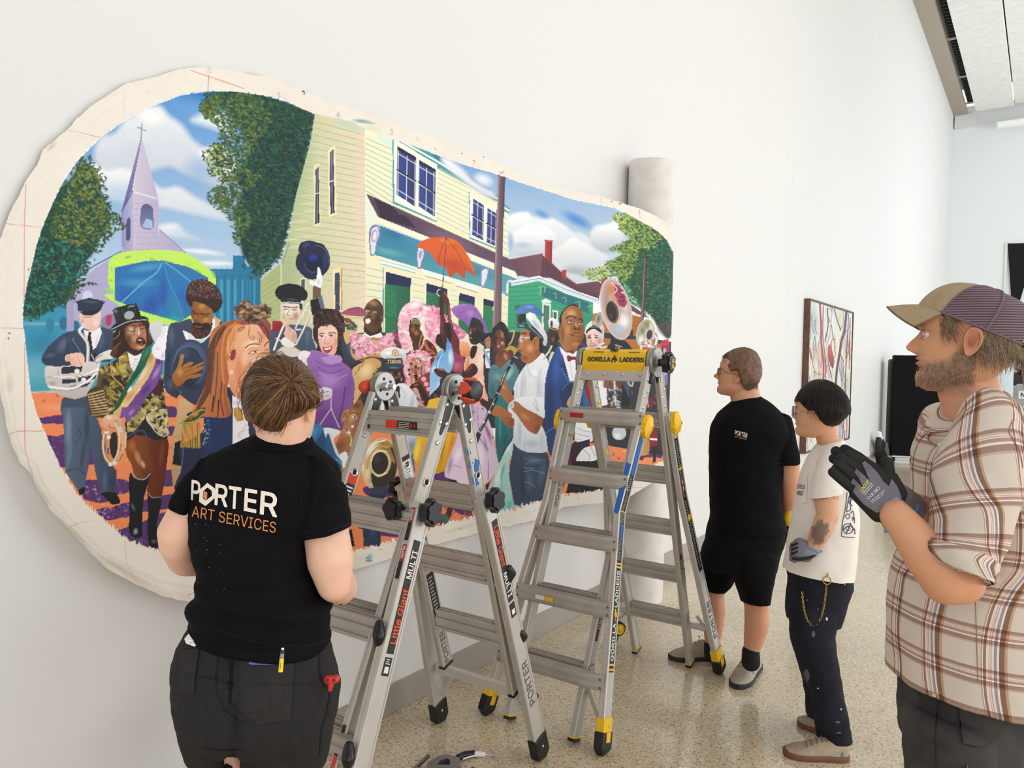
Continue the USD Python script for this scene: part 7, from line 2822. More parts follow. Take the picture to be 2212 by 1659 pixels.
def scalp(to_, frm, s, test, lift, seed=1, n=(96,64), amp=.004, freq=(60,60,20)):
 """hair as a thick shell over the skull: lift(x, y, z) is its thickness, 0 where there is no hair. Local coordinates with z from the chin up."""
 th, ph = np.meshgrid(np.linspace(0,2 * np.pi, n[0], endpoint=False), np.linspace(.001,2.75, n[1]), indexing="xy")
 d = np.stack([np.sin(ph) * np.cos(th), np.sin(ph) * np.sin(th), np.cos(ph)],-1).reshape(-1,3)
 rad = np.array([.092,.0745,.1])
 c0 = np.array([-.008,0,.135])
 base = c0 + d * rad
 k = lift(base[:,0], base[:,1], base[:,2])
 nz = meshkit.fbm(base * freq,3, seed) - .5
 q = c0 + d * (rad + (k + amp * 2 * nz * (k > .003))[:, None])
 q[:,2] -= .104
 m = ringmesh(frm(q * s), n[1], n[0])
 return m


def shoe(heel, toe, wid, par, m_up, m_sole, m_lace, label, low=.075, name="shoe", z0=0.0):
 """low laced shoe on the floor from heel to toe."""
 h, t = np.array([*heel, z0]), np.array([*toe, z0])
 d = t - h
 L_ = np.linalg.norm(d)
 d /= L_
 l = np.array([-d[1], d[0],0])
 xs = np.array([0,.03,.12,.25,.4,.55,.7,.84,.94,1.0])
 wv = wid / 2 * np.array([.35,.62,.78,.8,.82,.92,1.0,.92,.66,.25])
 tp = np.array([low * .8, low, low, low * 1.0, low * .98, low * .78, low * .6, low * .5, low * .4, low * .26])
 up, so = [],[]
 for x, w, z in zip(xs, wv, tp):
  a = np.linspace(0,2 * np.pi,26, endpoint=False)
  yy, zz_ = np.sign(np.cos(a)) * np.abs(np.cos(a)) ** .8 * w, np.where(np.sin(a) > 0, np.sin(a) * (z - .024), np.sin(a) * .004)
  up.append(h + d * x * L_ + yy[:, None] * l + (zz_ + .024)[:, None] * [0,0,1])
  ys, zs = np.sign(np.cos(a)) * np.abs(np.cos(a)) ** .5 * (w + .005), np.sign(np.sin(a)) * np.abs(np.sin(a)) ** .35 * .0135
  so.append(h + d * (x * 1.02 - .01) * L_ + ys[:, None] * l + (zs + .0145)[:, None] * [0,0,1])
 s_ = obj(name, ringmesh(np.vstack(up), len(xs),26), m_up, par, smooth=50, label=label)
 obj("sole", ringmesh(np.vstack(so), len(xs),26), m_sole, s_, smooth=40)
 lc = []
 for x in (.42,.5,.58,.66):
  z = np.interp(x, xs, tp)
  w = np.interp(x, xs, wv) * .55
  lc.append(tube([h + d * (x + .012 * q) * L_ + l * w * q + [0,0, z + .002 - .006 * q * q] for q in np.linspace(-1,1,7)],.0028,6))
 for q in (-1,1):
  c = h + d * .40 * L_ + l * .012 * q + [0,0, low + .004]
  lc.append(tube(curve([c, c + l * .02 * q + [0,0,.008], c + l * .03 * q - d * .01, c + l * .012 * q - d * .004 - [0,0,.004], c],4),.002,6))
 obj("shoelace", lc, m_lace, s_)
 return s_


def glasses(par, frm, s, m_frame, lens_m, w=.021, h=.018):
 ms = []
 p = newpath(par, "glasses")
 fr = None
 for sy in (-1,1):
  ring = [frm(np.array([.098 - .012 * (abs(w * math.cos(q)) > .012) * .3, sy * .033 + w * np.sign(math.cos(q)) * abs(math.cos(q)) ** .7,.0135 + h * np.sign(math.sin(q)) * abs(math.sin(q)) ** .7]) * s) for q in np.linspace(0,2 * np.pi,29)[:-1]]
  ms.append(tube(ring,.0022 * s,8, True))
  ms.append(tube(curve([frm(np.array(q) * s) for q in [(.096, sy * (.033 + w),.02),(.088, sy * .064,.02),(.04, sy * .0745,.016),(-.008, sy * .077,.014),(-.022, sy * .076,.0),(-.026, sy * .075,-.012)]],5),.0022 * s,8))
 ms.append(tube([frm(np.array(q) * s) for q in [(.099,-.013,.016),(.102,0,.019),(.099,.013,.016)]],.0022 * s,8))
 fr = obj("glasses", ms, m_frame, par)
 for sy in (-1,1):
  ring = [frm(np.array([.0975, sy * .033 + .95 * w * np.sign(math.cos(q)) * abs(math.cos(q)) ** .7,.0135 + .95 * h * np.sign(math.sin(q)) * abs(math.sin(q)) ** .7]) * s) for q in np.linspace(0,2 * np.pi,25)[:-1]]
  c = frm(np.array([.0982, sy * .033,.0135]) * s)
  obj("lens",(np.vstack([ring,[c]]), np.array([[i,(i + 1) % 24,24] for i in range(24)])), lens_m, fr, smooth=False)


lens_m = usdkit.material(stage, "/World/Looks/lens_glass", {"f": ("fresnel", {"IOR": 1.45}), "t": ("transparent_bsdf", {"color": (.95,.97,.97)}), "g": ("glossy_bsdf", {"roughness": .02}), "m": ("mix_closure", {})},
                         [("f.fac", "m.fac"),("t.BSDF", "m.closure1"),("g.BSDF", "m.closure2")], surface="m.closure")


def fingers(chains, e=.0025, it=6):
 """glove or hand: each chain of (point, radius) is one finger, the first chain list entry a hull palm."""
 ms = [hull(chains[0],2)]
 for c in chains[1:]:
  ms += [hull([c[i], c[i + 1]],2) for i in range(len(c) - 1)]
 return smooth_mesh(union(ms), it,.5, e)
def person(label, base):
 return thing("person", label, "person", base)


def norm(v):
 return np.array(v, float) / np.linalg.norm(v)


# ---------------- the person with tied-up hair, from behind
d1 = 1.75
pA = person("person with tied-up brown hair in a black lettered T-shirt, seen from behind", at(560,1500, d1) * [1,1,0])
r1 = norm(ray(600,850) * [1,1,0])
f1 = norm(r1 * math.cos(.5) + CR * math.sin(.5))
hd_, to1, fr1, R1 = head(f1,(662,890), d1 - .01,-1,.93, tilt=-.12, roll=-.08, crown=.80)
neck = fixvol(loft([(558,880,668,890, d1,.055),(556,925,660,930, d1,.056),(550,955,662,960, d1 + .01,.056),(520,985,680,990, d1 + .02,.05)],36)[0])
core = fixvol(loft([(470,1060,690,1065, d1 + .02,.07),(440,1100,680,1110, d1 + .02,.10),(452,1230,664,1230, d1 + .02,.10),(440,1350,690,1370, d1 + .02,.12),(420,1470,700,1490, d1 + .03,.12)],40,5,.3)[0])
up = lambda x, y, d: at(x, y, d)
armR = limb([(up(698,1060, d1 + .02),.042),(up(703,1140, d1 - .01),.050),(up(714,1210, d1 - .02),.052),(up(722,1262, d1 - .02),.0385),(up(732,1268, d1 + .12),.044),(up(728,1215, d1 + .26),.030),(up(722,1190, d1 + .32),.024)])
armL = limb([(up(440,1060, d1 + .0),.04),(up(408,1110, d1 - .01),.046),(up(388,1150, d1 - .02),.047),(up(384,1176, d1 - .01),.040),(up(402,1205, d1 + .05),.042),(up(452,1214, d1 + .17),.035),(up(500,1205, d1 + .27),.027)])
hnd = []
for (x, y, dd, sx) in ((722,1180, d1 + .36,1),(520,1195, d1 + .32,-1)):
 c = up(x, y, dd)
 fw = r1
 side = CR * sx
 fs = [[(c + fw * .0 + side * q,.014) for q in (-.025,.025)] + [(c + fw * .07 + side * q,.012) for q in (-.032,.032)]]
 for i, L_ in enumerate((.052,.062,.058,.045)):
  b_ = c + fw * .075 + side * (-.03 + .02 * i)
  fs.append([(b_,.0088),(b_ + fw * L_ * .5 - [0,0,.008],.0082),(b_ + fw * L_ * .75 - [0,0,.03],.0072)])
 fs.append([(c + side * -.03,.011),(c + side * -.05 + fw * .03,.0095),(c + side * -.048 + fw * .06 - [0,0,.01],.0085)])
 hnd.append(fingers(fs,.004))
lg_ = []
for (x0, x1, x2, dd) in ((485,482,486, d1 + .03),(612,606,600, d1 + .02)):
 t_, k_, a2 = up(x0,1560, dd), None, None
 t_ = np.array(t_)
 k_ = t_ * [1,1,0] + [0,0,.47]
 a2 = t_ * [1,1,0] + [0,0,.09]
 lg_.append(limb([(t_,.078),((t_ + k_) / 2 + [0,0,.04],.066),(k_ + [0,0,.02],.054),(k_ - [0,0,.12],.054),(a2 + [0,0,.08],.036),(a2 - [0,0,.02],.036)]))
bv, bf = union(hd_ + [neck, core, armR, armL] + hnd + lg_)
obj("body",(bv, bf), skin_m, pA, smooth=True, col=skin_cols(bv, "#f0c0a6", to1, "#c87e74"))
mat("lid_person", "#e0ae94",.55)
eyes(pA, fr1,.93,(-1,1))
K0 = np.array(up(598,812, d1 - .112))
HC = np.array(up(600,860, d1 + .005))
HR = [(CR * math.cos(-.12) + np.array([0,0,1]) * math.sin(-.12)) * .080, np.array([0,0,1.0]) * .084, r1 * .118]
HB = np.stack([norm(HR[0]), norm(np.cross(HR[2], HR[0])), norm(HR[2])],1)
if HB[2,1] < 0:
 HB[:,1] *= -1
hr = np.array([np.linalg.norm(q) for q in HR])
def hair_pt(u, w):
 """u: 0 at the knot .. 1 at the hairline, w: angle around the knot."""
 k = norm(HB.T @ (K0 - HC) / hr)
 s1 = norm(np.cross(k,[.2,.9,.1]))
 s2 = np.cross(k, s1)
 al = u * 2.35
 d = math.cos(al) * k + math.sin(al) * (math.cos(w) * s1 + math.sin(w) * s2)
 bump = 1 + .07 * math.sin(3 * w + 4 * u) * math.sin(math.pi * min(u,1)) + .055 * math.exp(-((u - .42) / .2) ** 2) * (.6 + .4 * math.sin(w * 2 + 1)) - .10 * math.exp(-(u / .07) ** 2)
 bump *= 1 - .34 * min(1, max(0,(d[0] - .2) / .5)) * min(1, max(0,(.05 - d[1]) / .5))
 if d[1] < -.35:
  bump *= 1 - .10 * min(1,(-.35 - d[1]) / .5)
 return HC + HB @ (d * hr * bump)
nu, nw = 60,150
hv = np.array([[hair_pt(u, w) for w in np.linspace(0,2 * np.pi, nw, endpoint=False)] for u in np.linspace(.004,1.12, nu)])
gro = (meshkit.fbm(np.stack(np.broadcast_arrays(np.linspace(0,2 * np.pi, nw, endpoint=False)[None] * 26, np.linspace(0,1, nu)[:, None] * 2.2, np.zeros((nu, nw))),-1),3,4) - .5) * .017
hv = HC + (hv - HC) * (1 + gro / .1)[..., None]
hair_m = mat("brown_hair", "#4a3522",.48, noise=(18, "#7a5a38",.7), spec=.35)
hairs = [mat("hair_strand_dark", "#4a3220",.5, spec=.4), mat("hair_strand_mid", "#7c5a38",.5, spec=.4), mat("hair_strand_fair", "#a07a4e",.5, spec=.4)]
hs = scalp(to1, fr1,.93, None, lambda x, y, z: np.clip((z - np.interp(x,[-.1,-.03,.0,.05,.085],[.055,.085,.125,.15,.185])) / .02,0,1) * .016 - .004,3)
hA = obj("hair", ringmesh(hv.reshape(-1,3), nu, nw), hair_m, pA, smooth=True)
obj("side_hair", hs, hair_m, hA, smooth=True)
rg = np.random.default_rng(41)
for m_, n_ in zip(hairs,(1500,1500,700)):
 ps = []
 for _ in range(n_):
  w = rg.uniform(0,2 * np.pi)
  a0, a1 = rg.uniform(.0,.45), rg.uniform(.55,1.14)
  dw, lift = rg.normal(0,.22), rg.uniform(.0005,.006) * (1 + 2.0 * (rg.random() < .06))
  us = np.linspace(a0, a1,11)
  q = np.array([hair_pt(u, w + dw * (u - a0) + .03 * math.sin(9 * u + w * 5)) for u in us])
  ps.append(HC + (q - HC) * (1 + (lift / .09) + .02 * rg.random() * np.sin(np.pi * np.linspace(0,1,11)))[:, None])
 strands("hair_strand", ps,.0011, m_, hA)
wis = []
for _ in range(9):
 x, y = rg.uniform(528,590), rg.uniform(905,935)
 p = np.array(up(x, y, d1 - .03))
 wis.append(np.array([p + t * np.array([0,0,-.035]) - CR * .016 * t * rg.normal(.5,1) - r1 * .01 * t for t in np.linspace(0,1,5)]))
for _ in range(40):
 p = hair_pt(rg.uniform(.02,.2), rg.uniform(0,6.3))
 o_ = norm(p - HC)
 wis.append(np.array([p + o_ * .022 * t + CR * .02 * t * t * rg.normal() + [0,0,.012 * t * rg.normal()] for t in np.linspace(0,1,5)]))
strands("hair_strand", wis,.0008, hairs[1], hA)
tee = loft([(553,936,656,946, d1 + .008,.060),(546,944,664,954, d1 + .010,.066),(514,956,680,966, d1 + .014,.074),(472,972,708,984, d1 + .015,.085),(436,996,732,1010, d1 + .015,.10),(418,1040,736,1050, d1 + .015,.108),(415,1107,716,1112, d1 + .01,.118),(423,1173,672,1165, d1 + .01,.122),(436,1236,674,1240, d1 + .012,.122),(434,1262,694,1276, d1 + .012,.122),
             (424,1290,708,1304, d1 + .012,.128),(417,1318,711,1338, d1 + .012,.132),(417,1340,706,1362, d1 + .014,.138),(420,1352,711,1384, d1 + .014,.140),(432,1362,706,1398, d1 + .014,.138)],72,6,.3,.12,2.3)[0]
sR = loft([(668,1012,714,1014, d1 + .01,.07),(664,1030,744,1046, d1,.072),(652,1090,750,1092, d1 - .008,.074),(647,1146,757,1128, d1 - .012,.076),(648,1158,758,1137, d1 - .012,.0755)],44,6,.6,.05)[0]
sL = loft([(436,1022,480,1016, d1 + .01,.062),(402,1040,452,1048, d1,.064),(384,1066,436,1080, d1 - .006,.066),(373,1088,424,1112, d1 - .01,.065)],40,6,.6,.05)[0]
tee = smooth_mesh(union([fixvol(tee), fixvol(sR), fixvol(sL)]),14,.5,.013)
tv, tf = wrinkle(tee,.0055,(15,15,30),3)
fold = np.clip((1.20 - tv[:,2]) / .10,0,1) * np.clip((tv[:,2] - 1.00) / .03,0,1)
tn = np.array(trimesh.Trimesh(tv, tf, process=False).vertex_normals)
tv = tv + tn * (fold * .006 * np.sin(tv[:,2] * 105 + 3.5 * (tv @ CR) * 6))[:, None]
shirt = (tv, tf)
tA = obj("t_shirt", shirt, tee_m, pA, smooth=True)
obj("collar", loft([(551,934,658,944, d1 + .008,.062),(546,941,664,951, d1 + .010,.068),(541,948,669,957, d1 + .011,.071)],44,3,.1,.1)[0], tee_m, tA, smooth=True)
hm_m = mat("jersey_hem", "#0c0c0f",.9)
for pts in ([(652,1150),(700,1147),(755,1131)],[(376,1083),(398,1096),(420,1106)],[(470,1358),(560,1388),(650,1396),(704,1384)],[(662,992),(655,1040),(650,1096)]):
 obj("hem", stick(LineString(curve(pts,5)).buffer(.8), shirt,.0012,8), hm_m, tA, smooth=False)
pr_m, po_m = mat("print_cream", "#f0e6d6",.85), mat("print_orange", "#d98a50",.85)
TL, TR, BR, BL = (414,1036),(601,1066),(598,1118),(412,1080)
let = []
for ch, a, b_ in (("P",.0,.105),("R",.275,.425),("T",.43,.575),("E",.615,.76),("R",.80,1.0)):
 P_, f_ = quad_text(ch, TL, TR, BR, BL, True, a, b_)
 let.append(stick((P_, f_), shirt,.002,6))
hexo = [(446.5,1056),(463,1041),(463.5,1041),(465.5,1056),(464,1079),(452,1091),(438,1089)]
cx_, cy_ = 447,1066
hx = [(448,1043),(464,1055),(466,1074),(444,1093),(430,1084),(431,1058)]
hole = [(448,1053),(457,1060),(458,1071),(445,1081),(438,1076),(439,1061)]
let.append(stick(Polygon(hx,[hole]), shirt,.002,6))
obj("print", let, pr_m, tA, smooth=False, label="cream block lettering")
obj("print", stick([(440,1060),(448,1064),(447,1080),(439,1075)], shirt,.002,6), po_m, tA, smooth=False, label="orange side of the six-sided O")
P_, f_ = quad_text("ART SERVICES",(416,1092),(597,1128),(595,1152),(414,1116), False)
obj("print", stick((P_, f_), shirt,.002,6), po_m, tA, smooth=False, label="orange thin lettering")
lint = [stick(Point(RNG.normal(465,40), RNG.normal(1190,45)).buffer(RNG.uniform(.5,1.2),3), shirt,.002,5) for _ in range(26)]
obj("lint", lint, mat("lint_grey", "#6a6a6c",.9), tA, smooth=False, kind="stuff")
sh_m = mat("black_canvas_shorts", "#252423",.9, noise=(60, "#2d2c2b",.5), bump=(160,.3,.001), spec=.25)
seam_m2 = mat("shorts_seam", "#151517",.95)
pel = fixvol(loft([(422,1336,704,1385, d1 + .015,.125),(404,1368,716,1416, d1 + .015,.130),(386,1412,724,1448, d1 + .012,.142),(382,1460,731,1486, d1 + .006,.152),(386,1505,729,1514, d1 + .006,.152),(396,1545,722,1552, d1 + .012,.142)],64,6,.2,.35,2.35)[0])
lL = fixvol(loft([(390,1500,545,1510, d1 + .008,.125),(400,1545,527,1560, d1 + .015,.122),(416,1600,523,1604, d1 + .02,.112),(435,1630,524,1632, d1 + .022,.108)],44,6,.6,.06)[0])
lR = fixvol(loft([(520,1500,728,1510, d1 + .004,.130),(518,1562,723,1552, d1 + .012,.124),(522,1612,713,1604, d1 + .016,.116),(530,1652,702,1650, d1 + .018,.112)],44,6,.6,.06)[0])
sv = smooth_mesh(union([pel, lL, lR]),12,.5,.014)
sn = np.array(trimesh.Trimesh(*sv, process=False).vertex_normals)
gap = np.exp(-(((sv[0] - EYE) @ CR / ((sv[0] - EYE) @ CF) * FPX + CX - 500) / 13.0) ** 2) * np.clip((1.12 - sv[0][:,2]) / .1,0,1) * ((sn @ CF) < 0)
sv = (sv[0] - sn * (.016 * gap)[:, None], sv[1])
sv = wrinkle(sv,.004,(20,20,26),12)
sA = obj("shorts", sv, sh_m, pA, smooth=True)
pk_m = mat("pocket_canvas", "#2a2928",.9, noise=(60, "#33312f",.5), bump=(160,.3,.001), spec=.25)
def patch(name, poly, m_=None, off=.004, tgt=None, par=None, label=None):
 return obj(name, stick(poly, tgt or sv, off,9), m_ or pk_m, par or sA, smooth=True, label=label)
patch("back_pocket",[(506,1426),(636,1432),(634,1462),(628,1552),(560,1566),(500,1520)])
patch("back_pocket",[(386,1404),(430,1402),(424,1440),(418,1500),(390,1492)])
for pts in ([(488,1370),(474,1408),(468,1450),(466,1480),(478,1520),(522,1562)],[(692,1402),(690,1440),(700,1478),(712,1496),(706,1540),(694,1580),(692,1630)],[(500,1428),(498,1470),(496,1520)],[(636,1434),(630,1490),(626,1552)],[(430,1402),(424,1442),(418,1498)],[(438,1616),(480,1622),(523,1618)]):
 ls = LineString(curve(pts,5)).buffer(1.0)
 patch("seam", ls, seam_m2,.003)
 dash = [stick(LineString([a, b_]).buffer(.55), sv,.0036,9) for a, b_ in zip(curve(np.array(pts) + [4,0],7)[:-1:2], curve(np.array(pts) + [4,0],7)[1::2])]
 obj("stitching", dash, mat("stitch_dark", "#17171a",.9), sA, smooth=False)
patch("belt_loop",[(486,1366),(494,1368),(491,1380),(484,1378)], mat("worn_loop", "#55555a",.9))
for x0, y_ in ((470,.0),(610,0.0)):
 t_ = np.array(up(x0,1560, d1 + .02)) * [1,1,0]
 shoe(t_[:2] - r1[:2] * .07, t_[:2] + r1[:2] * .19,.10, pA, mat("shoe_black", "#1c1c1e",.7), mat("sole_black", "#111113",.6), mat("lace_black", "#2a2a2c",.8), None)
p0 = up(424,1372, d1 - .14)
pp = thing("folded_paper", "folded white printed paper sticking out of the back pocket of the black shorts", "paper", p0)
sheet = [(398,1380),(434,1337),(446,1376),(420,1397),(402,1390)]
obj("sheet", stick(sheet, sv,.012,30), mat("paper_white", "#f4f3f6",.7), pp, smooth=False)
obj("small_print",[stick(LineString([(404 + i * 2.2,1377 + i * 1.1),(412 + i * 3.4,1391 - i * 1.5)]).buffer(.35), sv,.0128,30) for i in range(6)], mat("print_grey", "#a8a8b4",.8), pp, smooth=False)
pn = thing("mechanical_pencil", "yellow and black mechanical pencil clipped in the back pocket of the shorts", "pencil", up(608,1425, d1 - .15))
a, b_ = np.array(up(610.5,1402, d1 - .162)), np.array(up(606,1452, d1 - .176))
q = lambda t: a + (b_ - a) * t
obj("eraser", cyl(q(-.06), q(.04),.0028), mat("eraser_white", "#f0eee8",.6), pn)
obj("cap", cyl(q(.04), q(.2),.0042), blk_m, pn)
obj("barrel", cyl(q(.2), q(.42),.0042), mat("clear_grey", "#8a8a86",.3), pn)
obj("body", cyl(q(.42), q(1.0),.0046), mat("pencil_yellow", "#f2d31e",.4), pn)
obj("lettering",[quad(q(.6 + .06 * i) - CF * .0050 - CR * .001, CR, norm(a - b_),.002,.001,.0004) for i in range(5)], ink_m, pn, smooth=False)
pc = thing("pocket_case", "flat purple case with a pink band in the back pocket of the shorts", "case", up(567,1430, d1 - .15))
obj("case", stick([(536,1434),(542,1427),(592,1427),(598,1434),(592,1436),(544,1436)], sv,.008,20), mat("case_purple", "#6a55b8",.5), pc, smooth=False)
obj("band", stick([(563,1426.5),(575,1426.5),(575,1433),(563,1433)], sv,.0095,20), mat("band_pink", "#c090c4",.5), pc, smooth=False)
sc = thing("scissors", "red-handled scissors tucked into the right side pocket of the black shorts", "scissors", up(714,1470, d1 - .02))
c = np.array(up(716,1468, d1 - .075))
obj("handle",[hull([(c + CR * .0 + [0,0,.0],.010),(c + CR * .010 + [0,0,.002],.009),(c - CR * .008,.009)]), hull([(c - [0,0,.004],.008),(c - [0,0,.022] - CR * .003,.005)])], mat("plastic_red", "#d2342e",.35), sc)
obj("finger_hole",[lathe(c - CF * .0092 + CR * q_ + [0,0,.002], CF,[(.0038,-.001),(.0036,.001),(.0001,.001)],16) for q_ in (-.007,.007)], mat("hole_red", "#6a1614",.6), sc)
tl = thing("hand_tool", "dark tool handle held beside the bent right elbow", "tool", up(738,1300, d1 + .02))
obj("handle", hull([(up(744,1288, d1 + .08),.010),(up(735,1301, d1 + .08),.0075)]), blk_m, tl)
# ---------------- the man in the plaid shirt and cap, in profile at the right
d2 = 1.6
pB = person("man in a plaid shirt, dark jeans and faded cap with work-gloved hands raised together", at(2080,1600, d2) * [1,1,0])
r2_ = norm(ray(2080,740) * [1,1,0])
ac2 = norm(np.cross([0,0,1.0], r2_))      # towards the left of the picture
f2 = norm(ac2 + .03 * r2_)
hd_, to2, fr2, R2 = head(f2,(2098,740), d2 - .075,1,.985, tilt=.03, nose=.84, chin=.002, jaw=1.05, back=.03, crown=.80)
def dp(x, y, d): return at(x, y, d)
neck = fixvol(loft([(2030,800,2140,760, d2,.055),(2034,850,2150,830, d2,.056),(2046,890,2162,860, d2,.058),(2058,935,2185,890, d2 + .01,.075)],36)[0])
core = fixvol(loft([(2060,960,2215,930, d2 + .03,.14),(2020,1100,2230,1100, d2 + .03,.15),(1975,1300,2220,1300, d2 + .03,.14),(1972,1480,2200,1500, d2 + .03,.14)],40)[0])
aN = limb([(dp(2110,1010, d2 - .12),.05),(dp(2094,1150, d2 - .16),.042),(dp(2074,1255, d2 - .18),.042),(dp(2044,1254, d2 - .18),.044),(dp(2000,1196, d2 - .175),.041),(dp(1958,1140, d2 - .16),.033),(dp(1934,1112, d2 - .15),.029)])
aF = limb([(dp(2100,1040, d2 + .2),.055),(dp(2070,1190, d2 + .2),.048),(dp(2030,1160, d2 + .14),.043),(dp(1985,1110, d2 + .05),.034),(dp(1962,1092, d2 - .02),.029)])
legs = []
for (x, dd) in ((2047, d2 - .0),(2105, d2 + .08)):
 t_ = np.array(dp(x,1500, dd))
 g_ = t_ * [1,1,0]
 legs.append(limb([(t_,.060),(g_ + [0,0,.52],.055),(g_ + [0,0,.36],.056),(g_ + [0,0,.1],.038),(g_ + [0,0,.06],.038)]))
bv, bf = union(hd_ + [neck, core, aN, aF] + legs)
obj("body",(bv, bf), skin_m, pB, smooth=True, col=skin_cols(bv, "#d59c78", to2, "#b8685a", "#75604f"))
mat("lid_person_001", "#c88f6c",.55)
eyes(pB, fr2,.985,(1,-1), mat("iris_blue_grey", "#5d6b74",.15))
hb_m = mat("light_brown_hair", "#6b5843",.5, noise=(30, "#86705a",.6), spec=.35)
hB = obj("hair", scalp(to2, fr2,.985, None, lambda x, y, z: np.clip((z - np.interp(x,[-.1,-.05,-.03,-.005,.02,.045,.06],[.062,.066,.085,.150,.135,.145,.18])) / .012,0,1) * np.clip((.172 - z) / .01,0,1) * .011 - .003 - .012 * (z > .17),5), hb_m, pB, smooth=True)
rg = np.random.default_rng(8)
sb = {0: [],1: [],2: []}
for i in range(1500):
 t = rg.random()
 if t < .9:
  x0, z0 = rg.uniform(-.105,-.025), rg.uniform(.085,.150)
  y0 = rg.uniform(.2,1.0) * .077
  L_, dx, dz = rg.uniform(.02,.05), rg.normal(-.006,.006),-1.0
 else:
  x0, z0 = rg.uniform(.02,.05), rg.uniform(.12,.165)
  y0, L_, dx, dz = .0765, rg.uniform(.015,.035), rg.normal(-.012,.006),-1.0
 sgn = 1 if rg.random() < .75 else -1
 def surf(x, z):
  q = np.clip(1 - ((x + .008) / .102) ** 2 - ((z - .135) / .13) ** 2 * .25,.02,1)
  return .079 * math.sqrt(q)
 path = []
 for u in np.linspace(0,1,6):
  x, z = x0 + dx * u, z0 + dz * L_ * u
  x = max(x,-.112)
  y = surf(x, z) if x > -.09 or y0 > .04 else y0
  y = min(y, surf(x, z)) + .003 + .002 * u
  path.append(fr2(np.array([x, sgn * y, z - .104]) * .985))
 sb[i % 3].append(np.array(path))
for i in range(160):     # tail ends at the nape and the lock through the cap's gap
 y0 = rg.uniform(-.055,.065)
 lock = rg.random() < .4
 p = np.array([-.098 - .012 * rg.random(), y0 * (.45 if lock else 1),.155 if lock else .075])
 e_ = np.array([-.032 if lock else -.006,0,-.045 if lock else -.055]) * rg.uniform(.5,1.1)
 sb[i % 3].append(np.array([fr2((p + e_ * u + [(-.02 if lock else 0) * u * (1 - u),0,0] - [0,0,.104]) * .985) for u in np.linspace(0,1,6)]))
for i, c_ in enumerate(("#5f4c38", "#7b664e", "#9a8468")):
 strands("hair_strand", sb[i],.0010, mat("hair_b%d" % i, c_,.5, spec=.4), hB)
bd = {0: [],1: []}
for i in range(1500):
 x, z = rg.uniform(-.02,.09), rg.uniform(.012,.10)
 top = np.interp(x,[-.02,.0,.03,.06,.09],[.125,.112,.072,.064,.058])
 if z > top * rg.uniform(.8,1.0) or (abs(z - .0635) < .006 and x > .072):
  continue
 zt_ = [.0,.012,.03,.05,.065,.08,.10]
 hw_, xf_ = np.interp(z, zt_,[.018,.034,.048,.058,.060,.064,.068]), np.interp(z, zt_,[.066,.088,.091,.086,.087,.088,.088])
 c_ = np.clip(x / xf_,-1,1) if x > 0 else 0
 y = hw_ * max(1 - abs(c_) ** 2.25,0) ** (1 / 2.25)
 p = np.array([x, y + .0005, z - .104])
 n_ = norm([max(c_,0) * .8,1 - .7 * max(c_,0),-.5])
 bd[i % 2].append(np.array([fr2((p + n_ * .0032 * u + np.array([-.003,0,-.004]) * u) * .985) for u in (0,.5,1)]))
for i, c_ in enumerate(("#85705e", "#b3a08a")):
 strands("beard_hair", bd[i],.0008, mat("beard_b%d" % i, c_,.6), pB)
cap_tan, cap_mesh, cap_edge = mat("cap_tan", "#b09c7c",.9, noise=(60, "#a08c6c",.5), bump=(200,.3,.0008)), None, mat("cap_piping", "#76636a",.9)
cn = {"co": ("texture_coordinate", {}), "w": ("wave_texture", {"wave_type": "bands", "bands_direction": "z", "scale": 62.0, "distortion": .3}), "r": ("rgb_ramp", {"ramp": [(.25, lin("#4f4149")),(.6, lin("#806d74"))]}),
      "b": ("bump", {"strength": .4, "distance": .001}), "n": ("noise_texture", {"scale": 9.0}), "r2": ("rgb_ramp", {"ramp": [(.35,(.9,.88,.88)),(.7,(1.15,1.1,1.1))]}), "m": ("mix", {"mix_type": "multiply", "fac": 1.0}), "p": ("principled_bsdf", {"roughness": .9})}
cap_mesh = usdkit.material(stage, "/World/Looks/cap_mesh", cn,[("co.object", "w.vector"),("co.object", "n.vector"),("w.fac", "r.fac"),("n.fac", "r2.fac"),("r.color", "m.color1"),("r2.color", "m.color2"),("m.color", "p.base_color"),("w.fac", "b.height"),("b.normal", "p.normal")], surface="p.BSDF")
cbase = fr2([-.006,0,.040])
ct = .40
cf = R2[:,0] * math.cos(ct) + R2[:,2] * math.sin(ct)
cu = R2[:,2] * math.cos(ct) - R2[:,0] * math.sin(ct)
cl_ = R2[:,1]
def dome(t, h):
 """t around from the front, h 0 at the rim .. 1 at the crown."""
 c_, s_ = math.cos(t), math.sin(t)
 a = .1065 if c_ > 0 else .114
 k = math.cos(h * math.pi / 2) ** (.62 if c_ > 0 else .70)
 hz = .083 * math.sin(h * math.pi / 2) ** .95 - .010 * max(c_,0) * h * (1 - h)
 gap = .0
 return cbase + cf * (c_ * a * k - .012 * h) + cl_ * (s_ * .0845 * k) + cu * (hz - .004 + gap)
